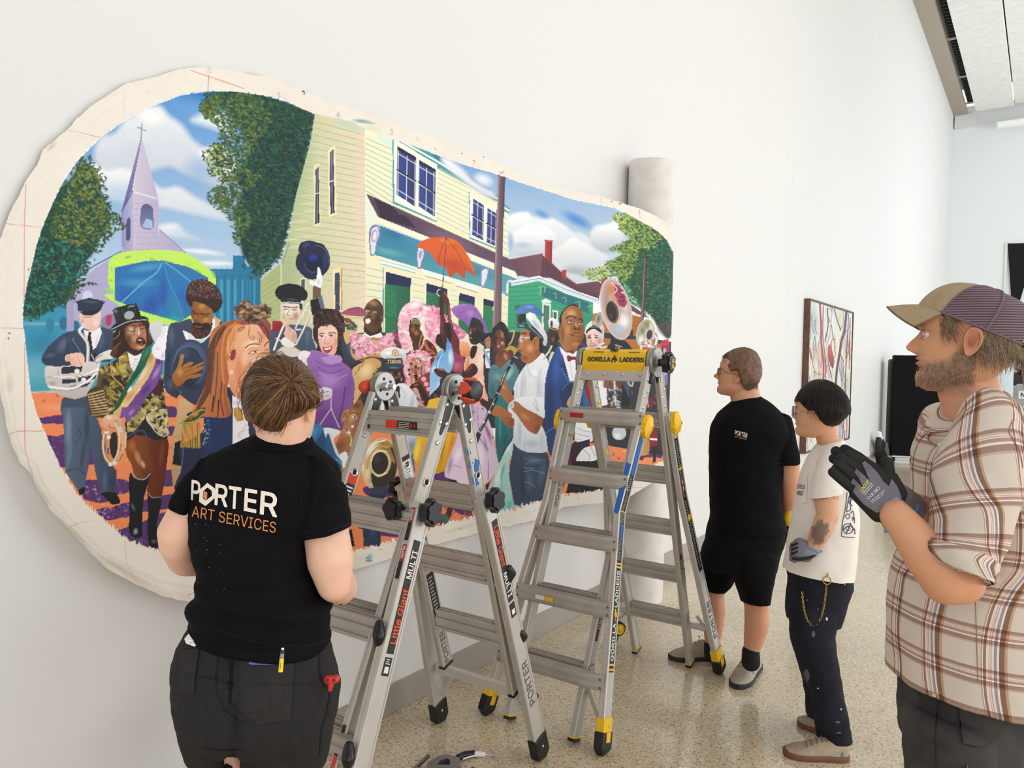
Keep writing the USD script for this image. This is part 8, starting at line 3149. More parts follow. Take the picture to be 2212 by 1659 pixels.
def panel(t0, t1, nt, h0=0.0, off=0.0):
 T, Hh = np.linspace(t0, t1, nt), np.linspace(h0,1,26)
 g = np.array([[dome(t, h) + cu * off for h in Hh] for t in T])
 inn = cbase + (g - cbase) * .965
 v = np.vstack([g.reshape(-1,3), inn.reshape(-1,3)])
 f, N, M_ = [], nt,26
 for o_, fl_ in ((0,0),(N * M_,1)):
  for i in range(N - 1):
   for j in range(M_ - 1):
    a = o_ + i * M_ + j
    q = [[a, a + M_, a + M_ + 1],[a, a + M_ + 1, a + 1]]
    f += [k[::-1] for k in q] if fl_ else q
 b0 = N * M_
 for i in range(N - 1):
  a = i * M_
  f += [[a, b0 + a, a + M_],[b0 + a, b0 + a + M_, a + M_]]
 m = trimesh.Trimesh(v, np.array(f), process=False)
 c_ = m.triangles_center[0]
 if (m.face_normals[0] @ (c_ - cbase)) < 0:
  m.faces = m.faces[:, ::-1]
 return m
cp_ = thing("baseball_cap", "faded tan and mauve mesh-back cap worn by the man in plaid", "cap", cbase)
obj("front_panel", panel(-1.05,1.05,30), cap_tan, cp_, smooth=True)
obj("mesh_panel", panel(1.03,2.66,30), cap_mesh, cp_, smooth=True)
obj("mesh_panel", panel(-2.66,-1.03,30), cap_mesh, cp_, smooth=True)
obj("mesh_panel", panel(2.64,3.65,16,.42), cap_mesh, cp_, smooth=True)
obj("piping",[tube([dome(t, h) + cu * .0006 for h in np.linspace(0,1,20)],.0016,6) for t in (-1.04,1.04)] + [tube([dome(t,.012) for t in np.linspace(1.0,2.66,24)],.0024,6), tube([dome(t,.012) for t in np.linspace(-2.66,-1.0,24)],.0024,6), tube([dome(t, h) + cu * .0004 for t, h in [(1.85, q) for q in np.linspace(0,1,18)]],.0028,6)], cap_edge, cp_)
bt, br_ = np.linspace(-1.12,1.12,31), np.linspace(0,1,10)
bg = []
for k_ in (0,1):
 for t in bt:
  for r_ in br_:
   e0_ = dome(t * .95,.01)
   ext = (.056 * math.cos(t * .82) ** .8) * r_
   s_ = math.sin(t)
   bg.append(e0_ + norm(R2[:,0] + .04 * R2[:,2]) * ext - cu * (.012 * r_ * r_ * .6 + .030 * s_ * s_ * r_ + (.0028 if k_ else 0)) + cl_ * (.004 * s_ * r_))
bg = np.array(bg)
f = []
nb = len(br_)
for o_ in (0, len(bt) * nb):
 for i in range(len(bt) - 1):
  for j in range(nb - 1):
   a = o_ + i * nb + j
   q = [[a, a + nb, a + nb + 1],[a, a + nb + 1, a + 1]]
   f += q if not o_ else [k[::-1] for k in q]
o_ = len(bt) * nb
for i in range(len(bt) - 1):
 a = i * nb + nb - 1
 f += [[a, a + nb, o_ + a],[o_ + a, a + nb, o_ + a + nb]]
obj("brim",(bg, np.array(f)), cap_tan, cp_, smooth=40)
obj("brim_fray", tube([bg[i * nb + nb - 1] - cu * .0014 for i in range(len(bt))],.0019,6), mat("cap_edge_worn", "#6e5f48",.9), cp_)
obj("top_button", lathe(dome(0,1), cu,[(.007,-.001),(.006,.003),(.001,.004)],14), cap_edge, cp_)
bs = [dome(t,.06) * 1.0 - cu * .002 for t in np.linspace(2.6,3.68,12)]
obj("strap",[sweep_bar(bs[i], bs[i + 1],[(-.0015,-.008),(.0015,-.008),(.0015,.008),(-.0015,.008)], norm(bs[i] - cbase)) for i in range(11)], blk_m, cp_, smooth=False)
bk = dome(2.72,.05)
obj("buckle", rbox(bk,(.022,.007,.019),.002, np.stack([norm(np.cross(cu, bk - cbase)), norm(bk - cbase), cu],1)), mat("buckle_grey", "#3c3a38",.4), cp_)
obj("strap_tip", rbox(dome(2.60,.06),(.008,.006,.008),.001, np.stack([norm(np.cross(cu, bk - cbase)), norm(bk - cbase), cu],1)), mat("buckle_brass", "#b8a878",.35,.6), cp_)

def plaid(name, su, sv_, rot=0.0, seed=0.0):
 """woven check: stripes across and along the cloth, from its own length and width in metres."""
 warp = [(0, "#ddd8d2"),(.30, "#ddd8d2"),(.302, "#c4aa94"),(.325, "#f3efe9"),(.34, "#a0837a"),(.38, "#a0837a"),(.382, "#f0ebe6"),(.42, "#cdb4ac"),(.435, "#f0e8e4"),(.45, "#c9a8a4"),(.465, "#f0eae6"),(.50, "#a5a2b4"),(.545, "#a5a2b4"),(.547, "#f5f2ee"),(.58, "#8f7468"),(.66, "#8f7468"),(.662, "#c8ac90"),(.70, "#c8ac90"),(.702, "#ddd8d2"),(1, "#ddd8d2")]
 weft = [(0, "#e0dbd4"),(.36, "#e0dbd4"),(.362, "#a68d83"),(.44, "#a68d83"),(.442, "#d2bcae"),(.49, "#f2ece6"),(.51, "#c8b4ac"),(.53, "#f4f0ec"),(.55, "#b59c92"),(.62, "#b59c92"),(.622, "#f6f2ec"),(.66, "#f6f2ec"),(.662, "#a68d83"),(.76, "#a68d83"),(.762, "#cdb8a8"),(.80, "#cdb8a8"),(.802, "#e0dbd4"),(1, "#e0dbd4")]
 n = {"uv": ("uvmap", {"attribute": "st"}), "mp": ("mapping", {"scale": (1 / su,1 / sv_,1), "rotation": (0,0, rot), "location": (seed, seed * .6,0)}), "s": ("separate_xyz", {}),
         "fx": ("math", {"math_type": "fraction"}), "fy": ("math", {"math_type": "fraction"}), "rx": ("rgb_ramp", {"ramp": [(p, lin(c)) for p, c in warp], "interpolate": False}), "ry": ("rgb_ramp", {"ramp": [(p, lin(c)) for p, c in weft], "interpolate": False}),
         "m": ("mix", {"mix_type": "multiply", "fac": .96}), "g": ("mix", {"mix_type": "multiply", "fac": 1.0, "color2": (1.16,1.12,1.09)}), "co": ("texture_coordinate", {}), "nz": ("noise_texture", {"scale": 45.0, "detail": 5.0}), "b": ("bump", {"strength": .25, "distance": .003}),
         "p": ("principled_bsdf", {"roughness": .88, "specular_ior_level": .25})}
 return usdkit.material(stage, "/World/Looks/" + name, n,[("uv.UV", "mp.vector"),("mp.vector", "s.vector"),("s.x", "fx.value1"),("s.y", "fy.value1"),("fx.value", "rx.fac"),("fy.value", "ry.fac"),("rx.color", "m.color1"),("ry.color", "m.color2"),("m.color", "g.color1"),("g.color", "p.base_color"),("co.object", "nz.vector"),("nz.fac", "b.height"),("b.normal", "p.normal")], surface="p.BSDF")
plA, plB, plC = plaid("plaid_body",.112,.078), plaid("plaid_sleeve",.098,.080,.06,.15), plaid("plaid_cuff",.10,.076,.5,.4)
tB, uvB = loft([(2060,905,2185,868, d2 + .012,.085),(2046,920,2204,884, d2 + .015,.13),(2030,945,2226,905, d2 + .02,.19),(2018,1000,2246,985, d2 + .02,.205),(2008,1100,2252,1100, d2 + .02,.195),(1990,1180,2250,1190, d2 + .02,.185),(1966,1217,2246,1240, d2 + .02,.18),(1952,1254,2244,1290, d2 + .02,.178),(1942,1330,2242,1360, d2 + .02,.178),(1940,1400,2238,1430, d2 + .02,.178),(1938,1464,2226,1500, d2 + .02,.176)],80,6,.3,.0,2.2)
vB, fB = tri(tB)
vB, fB = wrinkle((vB, fB),.008,(10,10,7),17)
vB, fB = wrinkle((vB, fB),.003,(30,30,16),19)
shB = obj("plaid_shirt",(vB, fB), plA, pB, smooth=True, uv=uvB)
slv, uvS = loft([(2054,935,2176,906, d2 - .07,.09),(2030,968,2202,958, d2 - .11,.085),(2015,1020,2204,1020, d2 - .145,.082),(2015,1064,2196,1064, d2 - .155,.080),(2021,1108,2186,1110, d2 - .165,.078),(2012,1146,2166,1160, d2 - .175,.077),(2004,1170,2146,1200, d2 - .18,.076),(2010,1200,2128,1234, d2 - .185,.074)],56,7,.5,.05)
vS, fS = wrinkle(slv,.007,(16,16,13),23)
obj("sleeve",(vS, fS), plB, shB, smooth=True, uv=uvS)
cuf, uvC = loft([(1994,1160,2140,1222, d2 - .183,.074),(1986,1176,2134,1238, d2 - .185,.082),(1993,1196,2126,1250, d2 - .186,.084),(2014,1215,2110,1262, d2 - .187,.080),(2022,1212,2104,1252, d2 - .186,.066)],48,6,.1,.02)
vC, fC = wrinkle(cuf,.005,(26,26,20),25)
obj("rolled_cuff",(vC, fC), plC, shB, smooth=True, uv=uvC)
slF, uvF = loft([(2040,1010,2130,1000, d2 + .2,.07),(2010,1090,2100,1110, d2 + .17,.07),(1985,1085,2040,1160, d2 + .13,.066),(1976,1080,2012,1132, d2 + .10,.06)],40,6,.5,.05)
obj("sleeve", wrinkle(slF,.006,(20,20,20),27), plC, shB, smooth=True, uv=uvF)
co_, uvc_ = loft([(2019,929,2168,843, d2 + .0,.066),(2016,938,2175,856, d2 + .003,.084),(2022,958,2186,884, d2 + .006,.108),(2030,966,2190,896, d2 + .008,.110)],56,5,.05,.02)
vK, fK = wrinkle(co_,.003,(30,30,30),29)
obj("collar",(vK, fK), plC, shB, smooth=True, uv=uvc_)
obj("collar_edge", tube(curve([at(x, y, d2 - k_) for x, y, k_ in ((2024,962,.05),(2050,962,.10),(2090,946,.115),(2130,924,.11),(2170,900,.08))],6),.002,6), mat("plaid_seam", "#8a7268",.9), shB)
obj("button", lathe(dp(2031,962, d2 - .12),-CF,[(.0055,0),(.0055,.002),(.003,.0026),(.001,.002)],16), mat("button_pearl", "#d8d0c8",.3), shB)
for pts in ([(2192,906),(2180,930),(2200,968),(2210,1010)],[(2106,1248),(2108,1330),(2110,1400),(2112,1472)]):
 obj("seam", stick(LineString(curve(pts,5)).buffer(.9),[(vB, fB),(vS, fS)],.002,9), mat("plaid_seam", "#8a7268",.9), shB, smooth=False)
jn_m = mat("black_jeans", "#343231",.9, noise=(9, "#4a4745",.7,6.0), bump=(220,.3,.0008), spec=.25)
jT = fixvol(loft([(1962,1450,2196,1470, d2 + .01,.135),(1960,1500,2200,1510, d2 + .01,.142),(1960,1540,2194,1560, d2 + .01,.14),(1962,1590,2180,1600, d2 + .01,.135)],60,6,.2,.4)[0])
jN = fixvol(loft([(1960,1560,2134,1580, d2 - .055,.095),(1963,1650,2134,1650, d2 - .055,.088)] + [(1975,1659 + k_ * 120,2112 - k_ * 6,1659 + k_ * 120, d2 - .055,.08 - .004 * k_) for k_ in (1,2,3,4)] + [(1986,2340,2080,2340, d2 - .055,.062)],48,6,.5,.05)[0])
jF = fixvol(loft([(2030,1560,2176,1580, d2 + .10,.09),(2040,1659,2174,1659, d2 + .10,.085),(2050,1900,2150,1900, d2 + .1,.075),(2060,2230,2140,2230, d2 + .1,.062)],44,6,.5,.05)[0])
jv = wrinkle(smooth_mesh(union([jT, jN, jF]),8,.5,.016),.005,(14,14,20),31)
jB = obj("jeans", jv, jn_m, pB, smooth=True)
jd = mat("jeans_seam", "#232120",.9)
jp = mat("jeans_pocket", "#3a3735",.9, noise=(9, "#4d4a47",.7,6.0), bump=(220,.3,.0008), spec=.25)
obj("back_pocket", stick([(2066,1488),(2190,1506),(2186,1520),(2150,1590),(2120,1614),(2082,1606),(2074,1560)], jv,.004,10), jp, jB, smooth=True)
for pts in ([(2030,1473),(2024,1540),(2020,1600),(2022,1659)],[(2066,1488),(2074,1560),(2082,1606),(2120,1614)],[(2068,1492),(2130,1502),(2188,1508)],[(1966,1474),(1990,1486),(2016,1488)],[(2098,1494),(2140,1500)]):
 obj("seam", stick(LineString(curve(pts,5)).buffer(1.0), jv,.0055,9), jd, jB, smooth=False)
obj("rivet", lathe(dp(2018,1502, d2 - .130),-CF,[(.004,-.004),(.004,.001),(.002,.003),(.0005,.002)],14), mat("rivet_brass", "#c8b890",.3,.7), jB)
for dd, x in ((-.055,2035),(.10,2098)):
 g_ = np.array(dp(x,1500, d2 + dd)) * [1,1,0]
 shoe(g_[:2] - ac2[:2] * .09, g_[:2] + ac2[:2] * .19,.105, pB, mat("shoe_black", "#1c1c1e",.7), mat("sole_black", "#111113",.6), mat("lace_black", "#2a2a2c",.8), None)
gk = mat("glove_grey_knit", "#6f6a74",.9, bump=(260,.4,.0008))
gb = mat("glove_black_dip", "#161617",.8, bump=(140,.4,.0012))
gcf = mat("glove_cuff_knit", "#8e8a90",.95, bump=(200,.5,.001))
gbl = mat("glove_blue_hem", "#5f9ad0",.8)
def glove(nm, dz, palm, fing, thumb, cuff, hem, near):
 """gloved hand traced in the plane of the palm: dz is its distance from the man's middle."""
 q = lambda x, y, k=0.0: np.array(dp(x, y, d2 + dz + k))
 g_ = thing_part = obj(nm, smooth_mesh(union([hull([(q(x, y, k), r_) for x, y, r_ in palm for k in (-.006,.006)],2)] + [limb_raw([(q(x, y, k), r_) for x, y, r_, k in f_]) for f_ in fing + [thumb]]),7,.5,.0028), gb, pB, smooth=True, label="black dipped fingers of a grey work glove")
 return g_
def limb_raw(pts):
 return union([hull([pts[i], pts[i + 1]],2) for i in range(len(pts) - 1)]) if len(pts) > 2 else tri(hull(pts,2))
gF = glove("glove",-.045,[(1868,1030,.014),(1905,1020,.014),(1940,1075,.017),(1905,1090,.017)],
           [[(1884,1012,.012,0),(1856,990,.0115,0),(1825,971,.0105,0)],[(1874,1020,.012,0),(1840,995,.0115,0),(1806,975,.0105,0)],[(1868,1030,.012,0),(1832,1005,.011,0),(1801,991,.0100,0)],[(1864,1042,.011,0),(1830,1026,.010,0),(1806,1012,.009,0)]],
           [(1920,1050,.013,0),(1910,1010,.0125,0),(1902,982,.011,0)], None, None,0)
obj("cuff", limb([(dp(1940,1072, d2 - .04),.027),(dp(1956,1086, d2 - .03),.029),(dp(1966,1096, d2 - .02),.031)]), gcf, gF, smooth=True)
gN = glove("glove",-.125,[(1860,1030,.013),(1890,1018,.014),(1850,1066,.013),(1925,1034,.014),(1938,1066,.018),(1898,1108,.018),(1868,1078,.014)],
           [[(1898,1020,.0125,0),(1864,1000,.012,.004),(1836,985,.011,.006)],[(1878,1028,.0125,0),(1846,1008,.012,.002),(1817,992,.011,.004)],[(1862,1044,.012,0),(1834,1022,.0115,-.002),(1812,1003,.0105,.0)],[(1850,1060,.0115,0),(1824,1040,.0105,-.004),(1800,1020,.0098,-.004)]],
           [(1922,1056,.016,0),(1917,1028,.0145,-.008),(1915,1000,.0125,-.01)], None, None,1)
gv = [tri_ for tri_ in [None]]
gm = stage.GetPrimAtPath(gN)
gp = np.array(UsdGeom.Mesh(gm).GetPointsAttr().Get(), float) + _base[pB]
gfc = np.array(UsdGeom.Mesh(gm).GetFaceVertexIndicesAttr().Get()).reshape(-1,3)
back = [(1842,1062),(1848,1050),(1838,1042),(1843,1033),(1856,1046),(1866,1056),(1856,1034),(1846,1020),(1850,1012),(1866,1026),(1880,1042),(1870,1018),(1862,1000),(1868,996),(1884,1008),(1898,1024),(1908,1040),(1920,1050),(1926,1034),(1938,1050),(1948,1076),(1920,1098),(1894,1108),(1866,1090)]
obj("knit_back", stick(Polygon(back),(gp, gfc),.0012,5), gk, gN, smooth=True, label="grey knit back of the glove")
cfm = loft([(1888,1100,1942,1070, d2 - .125,.030),(1897,1116,1952,1086, d2 - .13,.030),(1904,1128,1960,1100, d2 - .135,.031),(1912,1140,1968,1116, d2 - .14,.034),(1916,1148,1971,1122, d2 - .142,.036)],40,5,.3,.05)[0]
obj("cuff", wrinkle(cfm,.0018,(20,20,90),3), gcf, gN, smooth=True)
hc = np.array([np.array(dp(1916,1147, d2 - .142)), np.array(dp(1971,1121, d2 - .142))])
cc, ha = hc.mean(0),(hc[1] - hc[0]) / 2
hb2 = norm(np.cross(ha, dp(1934,1112, d2 - .15) - dp(1958,1140, d2 - .16))) * .036
obj("blue_hem", tube([cc + ha * math.cos(t) + hb2 * math.sin(t) for t in np.linspace(0,2 * np.pi,33)[:-1]],.0032,8, True), gbl, gN)
hc = np.array([dp(1962,1104, d2 - .03), dp(1968,1082, d2 - .03)])
cc, ha = hc.mean(0),(hc[1] - hc[0]) / 2
obj("blue_hem", tube([cc + ha * 1.05 * math.cos(t) + norm(np.cross(ha, CR)) * .03 * math.sin(t) for t in np.linspace(0,2 * np.pi,33)[:-1]],.0032,8, True), gbl, gF)
knit = (gp, gfc)
def gprint(s, tl, tr, br, bl, m_, bold=True):
 obj("print", stick(quad_text(s, tl, tr, br, bl, bold), knit,.0022,5), m_, gN, smooth=False)
gy, gw = mat("glove_print_yellow", "#e8dc2c",.7), mat("glove_print_white", "#e6e6e8",.7)
gprint("LOCCEF",(1857,1058),(1875,1035),(1880,1040),(1862,1064), gy)
for k_, s_ in ((0, "Professional chain"),(1, "Garden latex glove")):
 gprint(s_,(1862.5 + 3.6 * k_,1065.5 + 3.2 * k_),(1882 + 3.6 * k_,1042 + 3.2 * k_),(1884.5 + 3.6 * k_,1044 + 3.2 * k_),(1865 + 3.6 * k_,1067.5 + 3.2 * k_), gw)
gprint("CE CE",(1878,1070),(1892,1056),(1896,1060),(1882,1074), gw)
for x, y in ((1876,1075),(1897,1055)):
 obj("print", stick(Point(x, y).buffer(3.6).difference(Point(x, y).buffer(2.9)), knit,.0022,4) if False else stick(Polygon(Point(x, y).buffer(3.6).exterior.coords,[Point(x, y).buffer(2.8).exterior.coords]), knit,.0022,4), gw, gN, smooth=False)
for k_, s_ in ((0, "best hand maker"),(1, "loccefgloves")):
 gprint(s_,(1880 + 3.4 * k_,1082 + 3 * k_),(1910 + 3.4 * k_ - 6 * k_,1058 + 3 * k_ + 5 * k_),(1912 + 3.4 * k_ - 6 * k_,1060 + 3 * k_ + 5 * k_),(1882 + 3.4 * k_,1084 + 3 * k_), gw)
# ---------------- the man in black with glasses, by the farther ladder
d3 = 4.0
pC = person("man with glasses in a black T-shirt and shorts, hands behind his back", at(1595,1440, d3) * [1,1,0])
rc = norm(ray(1595,800) * [1,1,0])
ac3 = norm(np.cross([0,0,1.0], rc))
hd_, to3, fr3, R3 = head(norm(ac3 + .05 * rc),(1594,815), d3 - .075,1,.99, tilt=.12, back=.06, jaw=1.08)
q3 = lambda x, y, k=0.0: np.array(at(x, y, d3 + k))
nk = fixvol(loft([(1572,830,1636,826, d3,.06),(1578,856,1640,850, d3,.062),(1582,880,1644,866, d3,.07),(1588,905,1652,890, d3,.09)],32)[0])
co = fixvol(loft([(1560,925,1690,925, d3,.10),(1552,1000,1672,1000, d3,.12),(1550,1120,1672,1120, d3,.12),(1535,1180,1665,1180, d3,.12)],32)[0])
aL3 = limb([(q3(1690,930,-.06),.05),(q3(1704,1000,-.08),.052),(q3(1707,1040,-.07),.047),(q3(1706,1075,-.03),.043),(q3(1703,1106,.03),.032)])
aR3 = limb([(q3(1572,930,.17),.05),(q3(1600,1020,.22),.045),(q3(1650,1080,.2),.04),(q3(1695,1116,.12),.03)])
l3 = []
for (a, b_, c_, e_, k) in (((1548,1230),(1540,1285),(1543,1320),(1538,1392),.16),((1628,1240),(1634,1310),(1635,1345),(1623,1405),-.12)):
 l3.append(limb([(q3(*a, k),.082),(q3(*b_, k),.058),(q3(*c_, k),.060),(q3((c_[0] + e_[0]) / 2,(c_[1] + e_[1]) / 2 + 6, k),.050),(q3(*e_, k),.037),(q3(e_[0], e_[1] + 18, k),.038)]))
bv, bf = union(hd_ + [nk, co, aL3, aR3] + l3)
obj("body",(bv, bf), skin_m, pC, smooth=True, col=skin_cols(bv, "#d19a7a", to3, "#b06658", None))
mat("lid_person_002", "#bd8064",.55)
eyes(pC, fr3,.99,(1,-1))
hc_m = mat("short_brown_hair", "#5b4030",.6, noise=(60, "#7a5a44",.7), bump=(180,.5,.002))
hC = obj("hair", scalp(to3, fr3,.99, None, lambda x, y, z: np.clip((z - np.interp(x,[-.1,-.05,-.03,-.005,.03,.05,.09],[.045,.05,.075,.14,.122,.150,.172])) / .012,0,1) * (.014 + .013 * np.clip(.3 - x / .06,0,1) + .010 * np.clip((z - .17) / .06,0,1)) - .003,9, amp=.005, freq=(70,70,30)), hc_m, pC, smooth=True)
rg = np.random.default_rng(3)
ps = []
for _ in range(1300):
 x, y = rg.uniform(-.10,.075), rg.uniform(-.07,.08)
 rr = 1 - ((x + .01) / .10) ** 2 - (y / .08) ** 2
 if rr < 0:
  continue
 z = .135 + .108 * math.sqrt(rr)
 p = np.array([x, y, z + .010 - .104])
 ps.append(np.array([fr3((p + np.array([-.014 + .03 * (x > .05),.008 * np.sign(y),.004 - .012 * u]) * u) * .99) for u in (0,.4,.7,1)]))
for _ in range(900):
 x, z = rg.uniform(-.11,.02), rg.uniform(.06,.19)
 if z < np.interp(x,[-.1,-.05,-.03,-.005,.03],[.05,.055,.08,.142,.132]):
  continue
 y = .083 * math.sqrt(max(1 - ((x + .008) / .112) ** 2,.02))
 p = np.array([x, y, z - .104])
 ps.append(np.array([fr3((p + np.array([-.004,.003,-.012]) * u) * .99) for u in (0,.5,1)]))
strands("hair_strand", ps,.0016, mat("hair_c", "#6f5040",.55, spec=.35), hC)
glasses(pC, fr3,.99, mat("frame_grey", "#77736c",.3), lens_m)
tC = [fixvol(loft(s_,48,5, c0,.05,2.3)[0]) for s_, c0 in (
 ([(1579,870,1644,858, d3,.085),(1562,886,1664,874, d3,.14),(1550,900,1692,902, d3,.19),(1538,930,1706,940, d3,.20),(1534,972,1694,980, d3,.185),(1535,1040,1684,1040, d3,.18),(1536,1100,1686,1100, d3,.18),(1534,1128,1692,1130, d3,.185),(1532,1143,1696,1144, d3,.185)],.2),
 ([(1660,900,1706,912, d3 - .05,.085),(1664,940,1716,950, d3 - .07,.085),(1668,985,1722,980, d3 - .08,.085),(1670,1004,1723,998, d3 - .08,.085)],.5),
 ([(1552,905,1590,905, d3 + .15,.075),(1560,960,1610,960, d3 + .19,.07),(1570,1000,1618,1000, d3 + .2,.07)],.5))]
ts3 = wrinkle(smooth_mesh(union(tC),10,.5,.022),.007,(12,12,12),41)
tk = obj("t_shirt", ts3, tee_m, pC, smooth=True)
wm = mat("print_cream", "#f0e6d6",.85)
obj("print", stick(quad_text("PORTER",(1588,929),(1615,936),(1614,946),(1587,939)), ts3,.003,5), wm, tk, smooth=False, label="small cream lettering on the chest")
obj("print", stick(quad_text("ART SERVICES",(1587,941),(1613,947.5),(1612.5,951),(1587,944.5), False), ts3,.003,5), po_m, tk, smooth=False)
obj("hem", stick(LineString([(1671,1001),(1700,1001),(1722,995)]).buffer(.5), ts3,.002,5), hm_m, tk, smooth=False)
bk_m = mat("black_shorts", "#08080a",.92, noise=(20, "#0e0e12",.5), bump=(180,.3,.001), spec=.2)
sh3 = [fixvol(loft(s_,44,5, c0,.05,2.4)[0]) for s_, c0 in (
 ([(1534,1125,1690,1125, d3,.165),(1526,1160,1690,1165, d3,.175),(1516,1200,1678,1205, d3,.18),(1514,1225,1672,1230, d3,.18)],.2),
 ([(1513,1205,1592,1215, d3 + .13,.11),(1510,1235,1584,1250, d3 + .15,.105),(1514,1262,1566,1268, d3 + .16,.10)],.4),
 ([(1580,1205,1676,1210, d3 - .09,.115),(1588,1255,1668,1262, d3 - .115,.11),(1604,1298,1660,1300, d3 - .12,.10)],.4))]
ss3 = wrinkle(smooth_mesh(union(sh3),8,.5,.022),.007,(11,11,14),43)
sC = obj("shorts", ss3, bk_m, pC, smooth=True)
knt = mat("beige_shoe_mesh", "#b8ac9a",.85, noise=(90, "#a0947f",.5))
sole3, lace3, sock3 = mat("sole_dark", "#2b2a2c",.7), mat("lace_beige", "#8d8271",.8), mat("sock_black", "#141416",.9)
def foot_at(x, y): return np.array(on(x, y,2,0.0))[:2]
sa = shoe(foot_at(1556,1422), foot_at(1446,1424),.105, pC, knt, sole3, lace3, "beige trainer with red and blue stripes",.105)
sb_ = shoe(foot_at(1633,1440), foot_at(1590,1489),.108, pC, knt, sole3, lace3, "beige trainer with red and blue stripes",.115)
for (a, b_, k) in (((1538,1394),(1540,1414),.16),((1622,1408),(1622,1430),-.12)):
 obj("sock", limb([(q3(*a, k),.043),(q3(*b_, k),.046)]), sock3, pC, smooth=True)
for s_, P_ in ((sa,[[(1528,1388),(1542,1422)],[(1532,1386),(1546,1420)]]),(sb_,[[(1621,1426),(1637,1442)],[(1616,1440),(1629,1456)]])):
 m_ = UsdGeom.Mesh(stage.GetPrimAtPath(s_))
 tg_ = (np.array(m_.GetPointsAttr().Get(), float) + _base[pC], np.array(m_.GetFaceVertexIndicesAttr().Get()).reshape(-1,3))
 for i, l_ in enumerate(P_):
  try:
   obj("stripe", stick(LineString(l_).buffer(1.2), tg_,.002,5), mat(("stripe_red", "stripe_blue")[i],("#a83a34", "#4a6a94")[i],.7), s_, smooth=False)
  except Exception:
   pass
g3 = obj("glove", limb([(q3(1703,1112,.03),.036),(q3(1704,1130,.03),.042),(q3(1701,1150,.04),.034)]), mat("glove_black_dip", "#161617",.8), pC, smooth=True)
obj("yellow_cuff", limb([(q3(1706,1112,.0),.034),(q3(1703,1122,.0),.036)]), yel_m, g3, smooth=True)
for k_ in range(4):
 obj("finger", limb([(q3(1698 + k_ * 4,1140,.03),.013),(q3(1694 + k_ * 4,1158,.04),.012),(q3(1690 + k_ * 4,1168,.05),.010)]), mat("glove_black_dip", "#161617",.8), g3, smooth=True)

# ---------------- the short-haired person in white
d4 = 3.3
pD = person("person with short black hair in a white T-shirt, gloved hand on hip", at(1790,1600, d4) * [1,1,0])
rd = norm(ray(1780,890) * [1,1,0])
ac4 = norm(np.cross([0,0,1.0], rd))
S4 = .93
hd_, to4, fr4, R4 = head(norm(ac4 + .22 * rd),(1761,899), d4 - .06,1, S4, tilt=.03, nose=.75, jaw=.95, back=.06)
q4 = lambda x, y, k=0.0: np.array(at(x, y, d4 + k))
nk = fixvol(loft([(1752,910,1806,912, d4,.05),(1762,940,1808,935, d4,.047),(1770,962,1812,950, d4,.055),(1770,985,1822,972, d4,.07)],32)[0])
co = fixvol(loft([(1765,1000,1826,1000, d4,.08),(1745,1080,1832,1080, d4,.11),(1728,1180,1830,1180, d4,.11),(1716,1280,1815,1290, d4,.12)],32)[0])
a4 = limb([(q4(1790,1010,-.10),.045),(q4(1784,1080,-.15),.0465),(q4(1788,1112,-.17),.043),(q4(1772,1150,-.18),.040),(q4(1757,1182,-.17),.029),(q4(1742,1190,-.16),.026)])
aR4 = limb([(q4(1780,1010,.14),.042),(q4(1760,1100,.17),.038),(q4(1735,1170,.12),.03)])
l4 = []
for (x0, y0, x1, y1, k) in ((1770,1340,1806,1600,-.06),(1758,1340,1772,1560,.12)):
 l4.append(limb([(q4(x0, y0, k),.06),(q4((x0 + x1) / 2,(y0 + y1) / 2, k),.05),(q4(x1, y1 - 20, k),.034),(q4(x1, y1, k),.035)]))
bv, bf = union(hd_ + [nk, co, a4, aR4] + l4)
def tattoo(v, c):
 x, y, z = proj(v)
 nz = meshkit.fbm(np.stack([x * .12, y * .12, x * 0],1),4,2)
 w_ = (z < d4 - .08)
 a = np.clip((1 - np.hypot((x - 1770 - (y - 1150) * -.1) / 22,(y - 1151) / 26)) * 5 + (nz - .5) * 5,0,1) * w_ * (y > 1118) * (y < 1178)
 b_ = w_ * (np.abs(y - 1077 + (x - 1780) * .06 + 1.5 * np.sin(x * .35)) < .9) * (x > 1760)
 t_ = np.maximum(a * .82, b_ * .7)[:, None]
 return c * (1 - t_) + lin("#4b4d48") * t_
obj("body",(bv, bf), skin_m, pD, smooth=True, col=skin_cols(bv, "#d3a27f", to4, "#b8705f", None, extra=tattoo))
mat("lid_person_003", "#c7956f",.55)
eyes(pD, fr4, S4,(1,-1))
hd_m = mat("black_hair", "#0c0908",.5, noise=(40, "#1a1310",.6), spec=.25)
hD = obj("hair", scalp(to4, fr4, S4, None, lambda x, y, z: np.clip((z - np.interp(x,[-.1,-.06,-.03,-.005,.02,.045,.06,.09],[.015,.04,.085,.128,.125,.14,.15,.165])) / np.interp(x,[-.08,-.03],[.05,.016]),0,1) * (.012 + .022 * np.clip((z - .06) / .07,0,1) * np.clip(.7 - x * 7,0,1.35)) - .003,13, amp=.004, freq=(60,60,25)), hd_m, pD, smooth=True)
rg = np.random.default_rng(6)
pk_, pf_ = [],[]
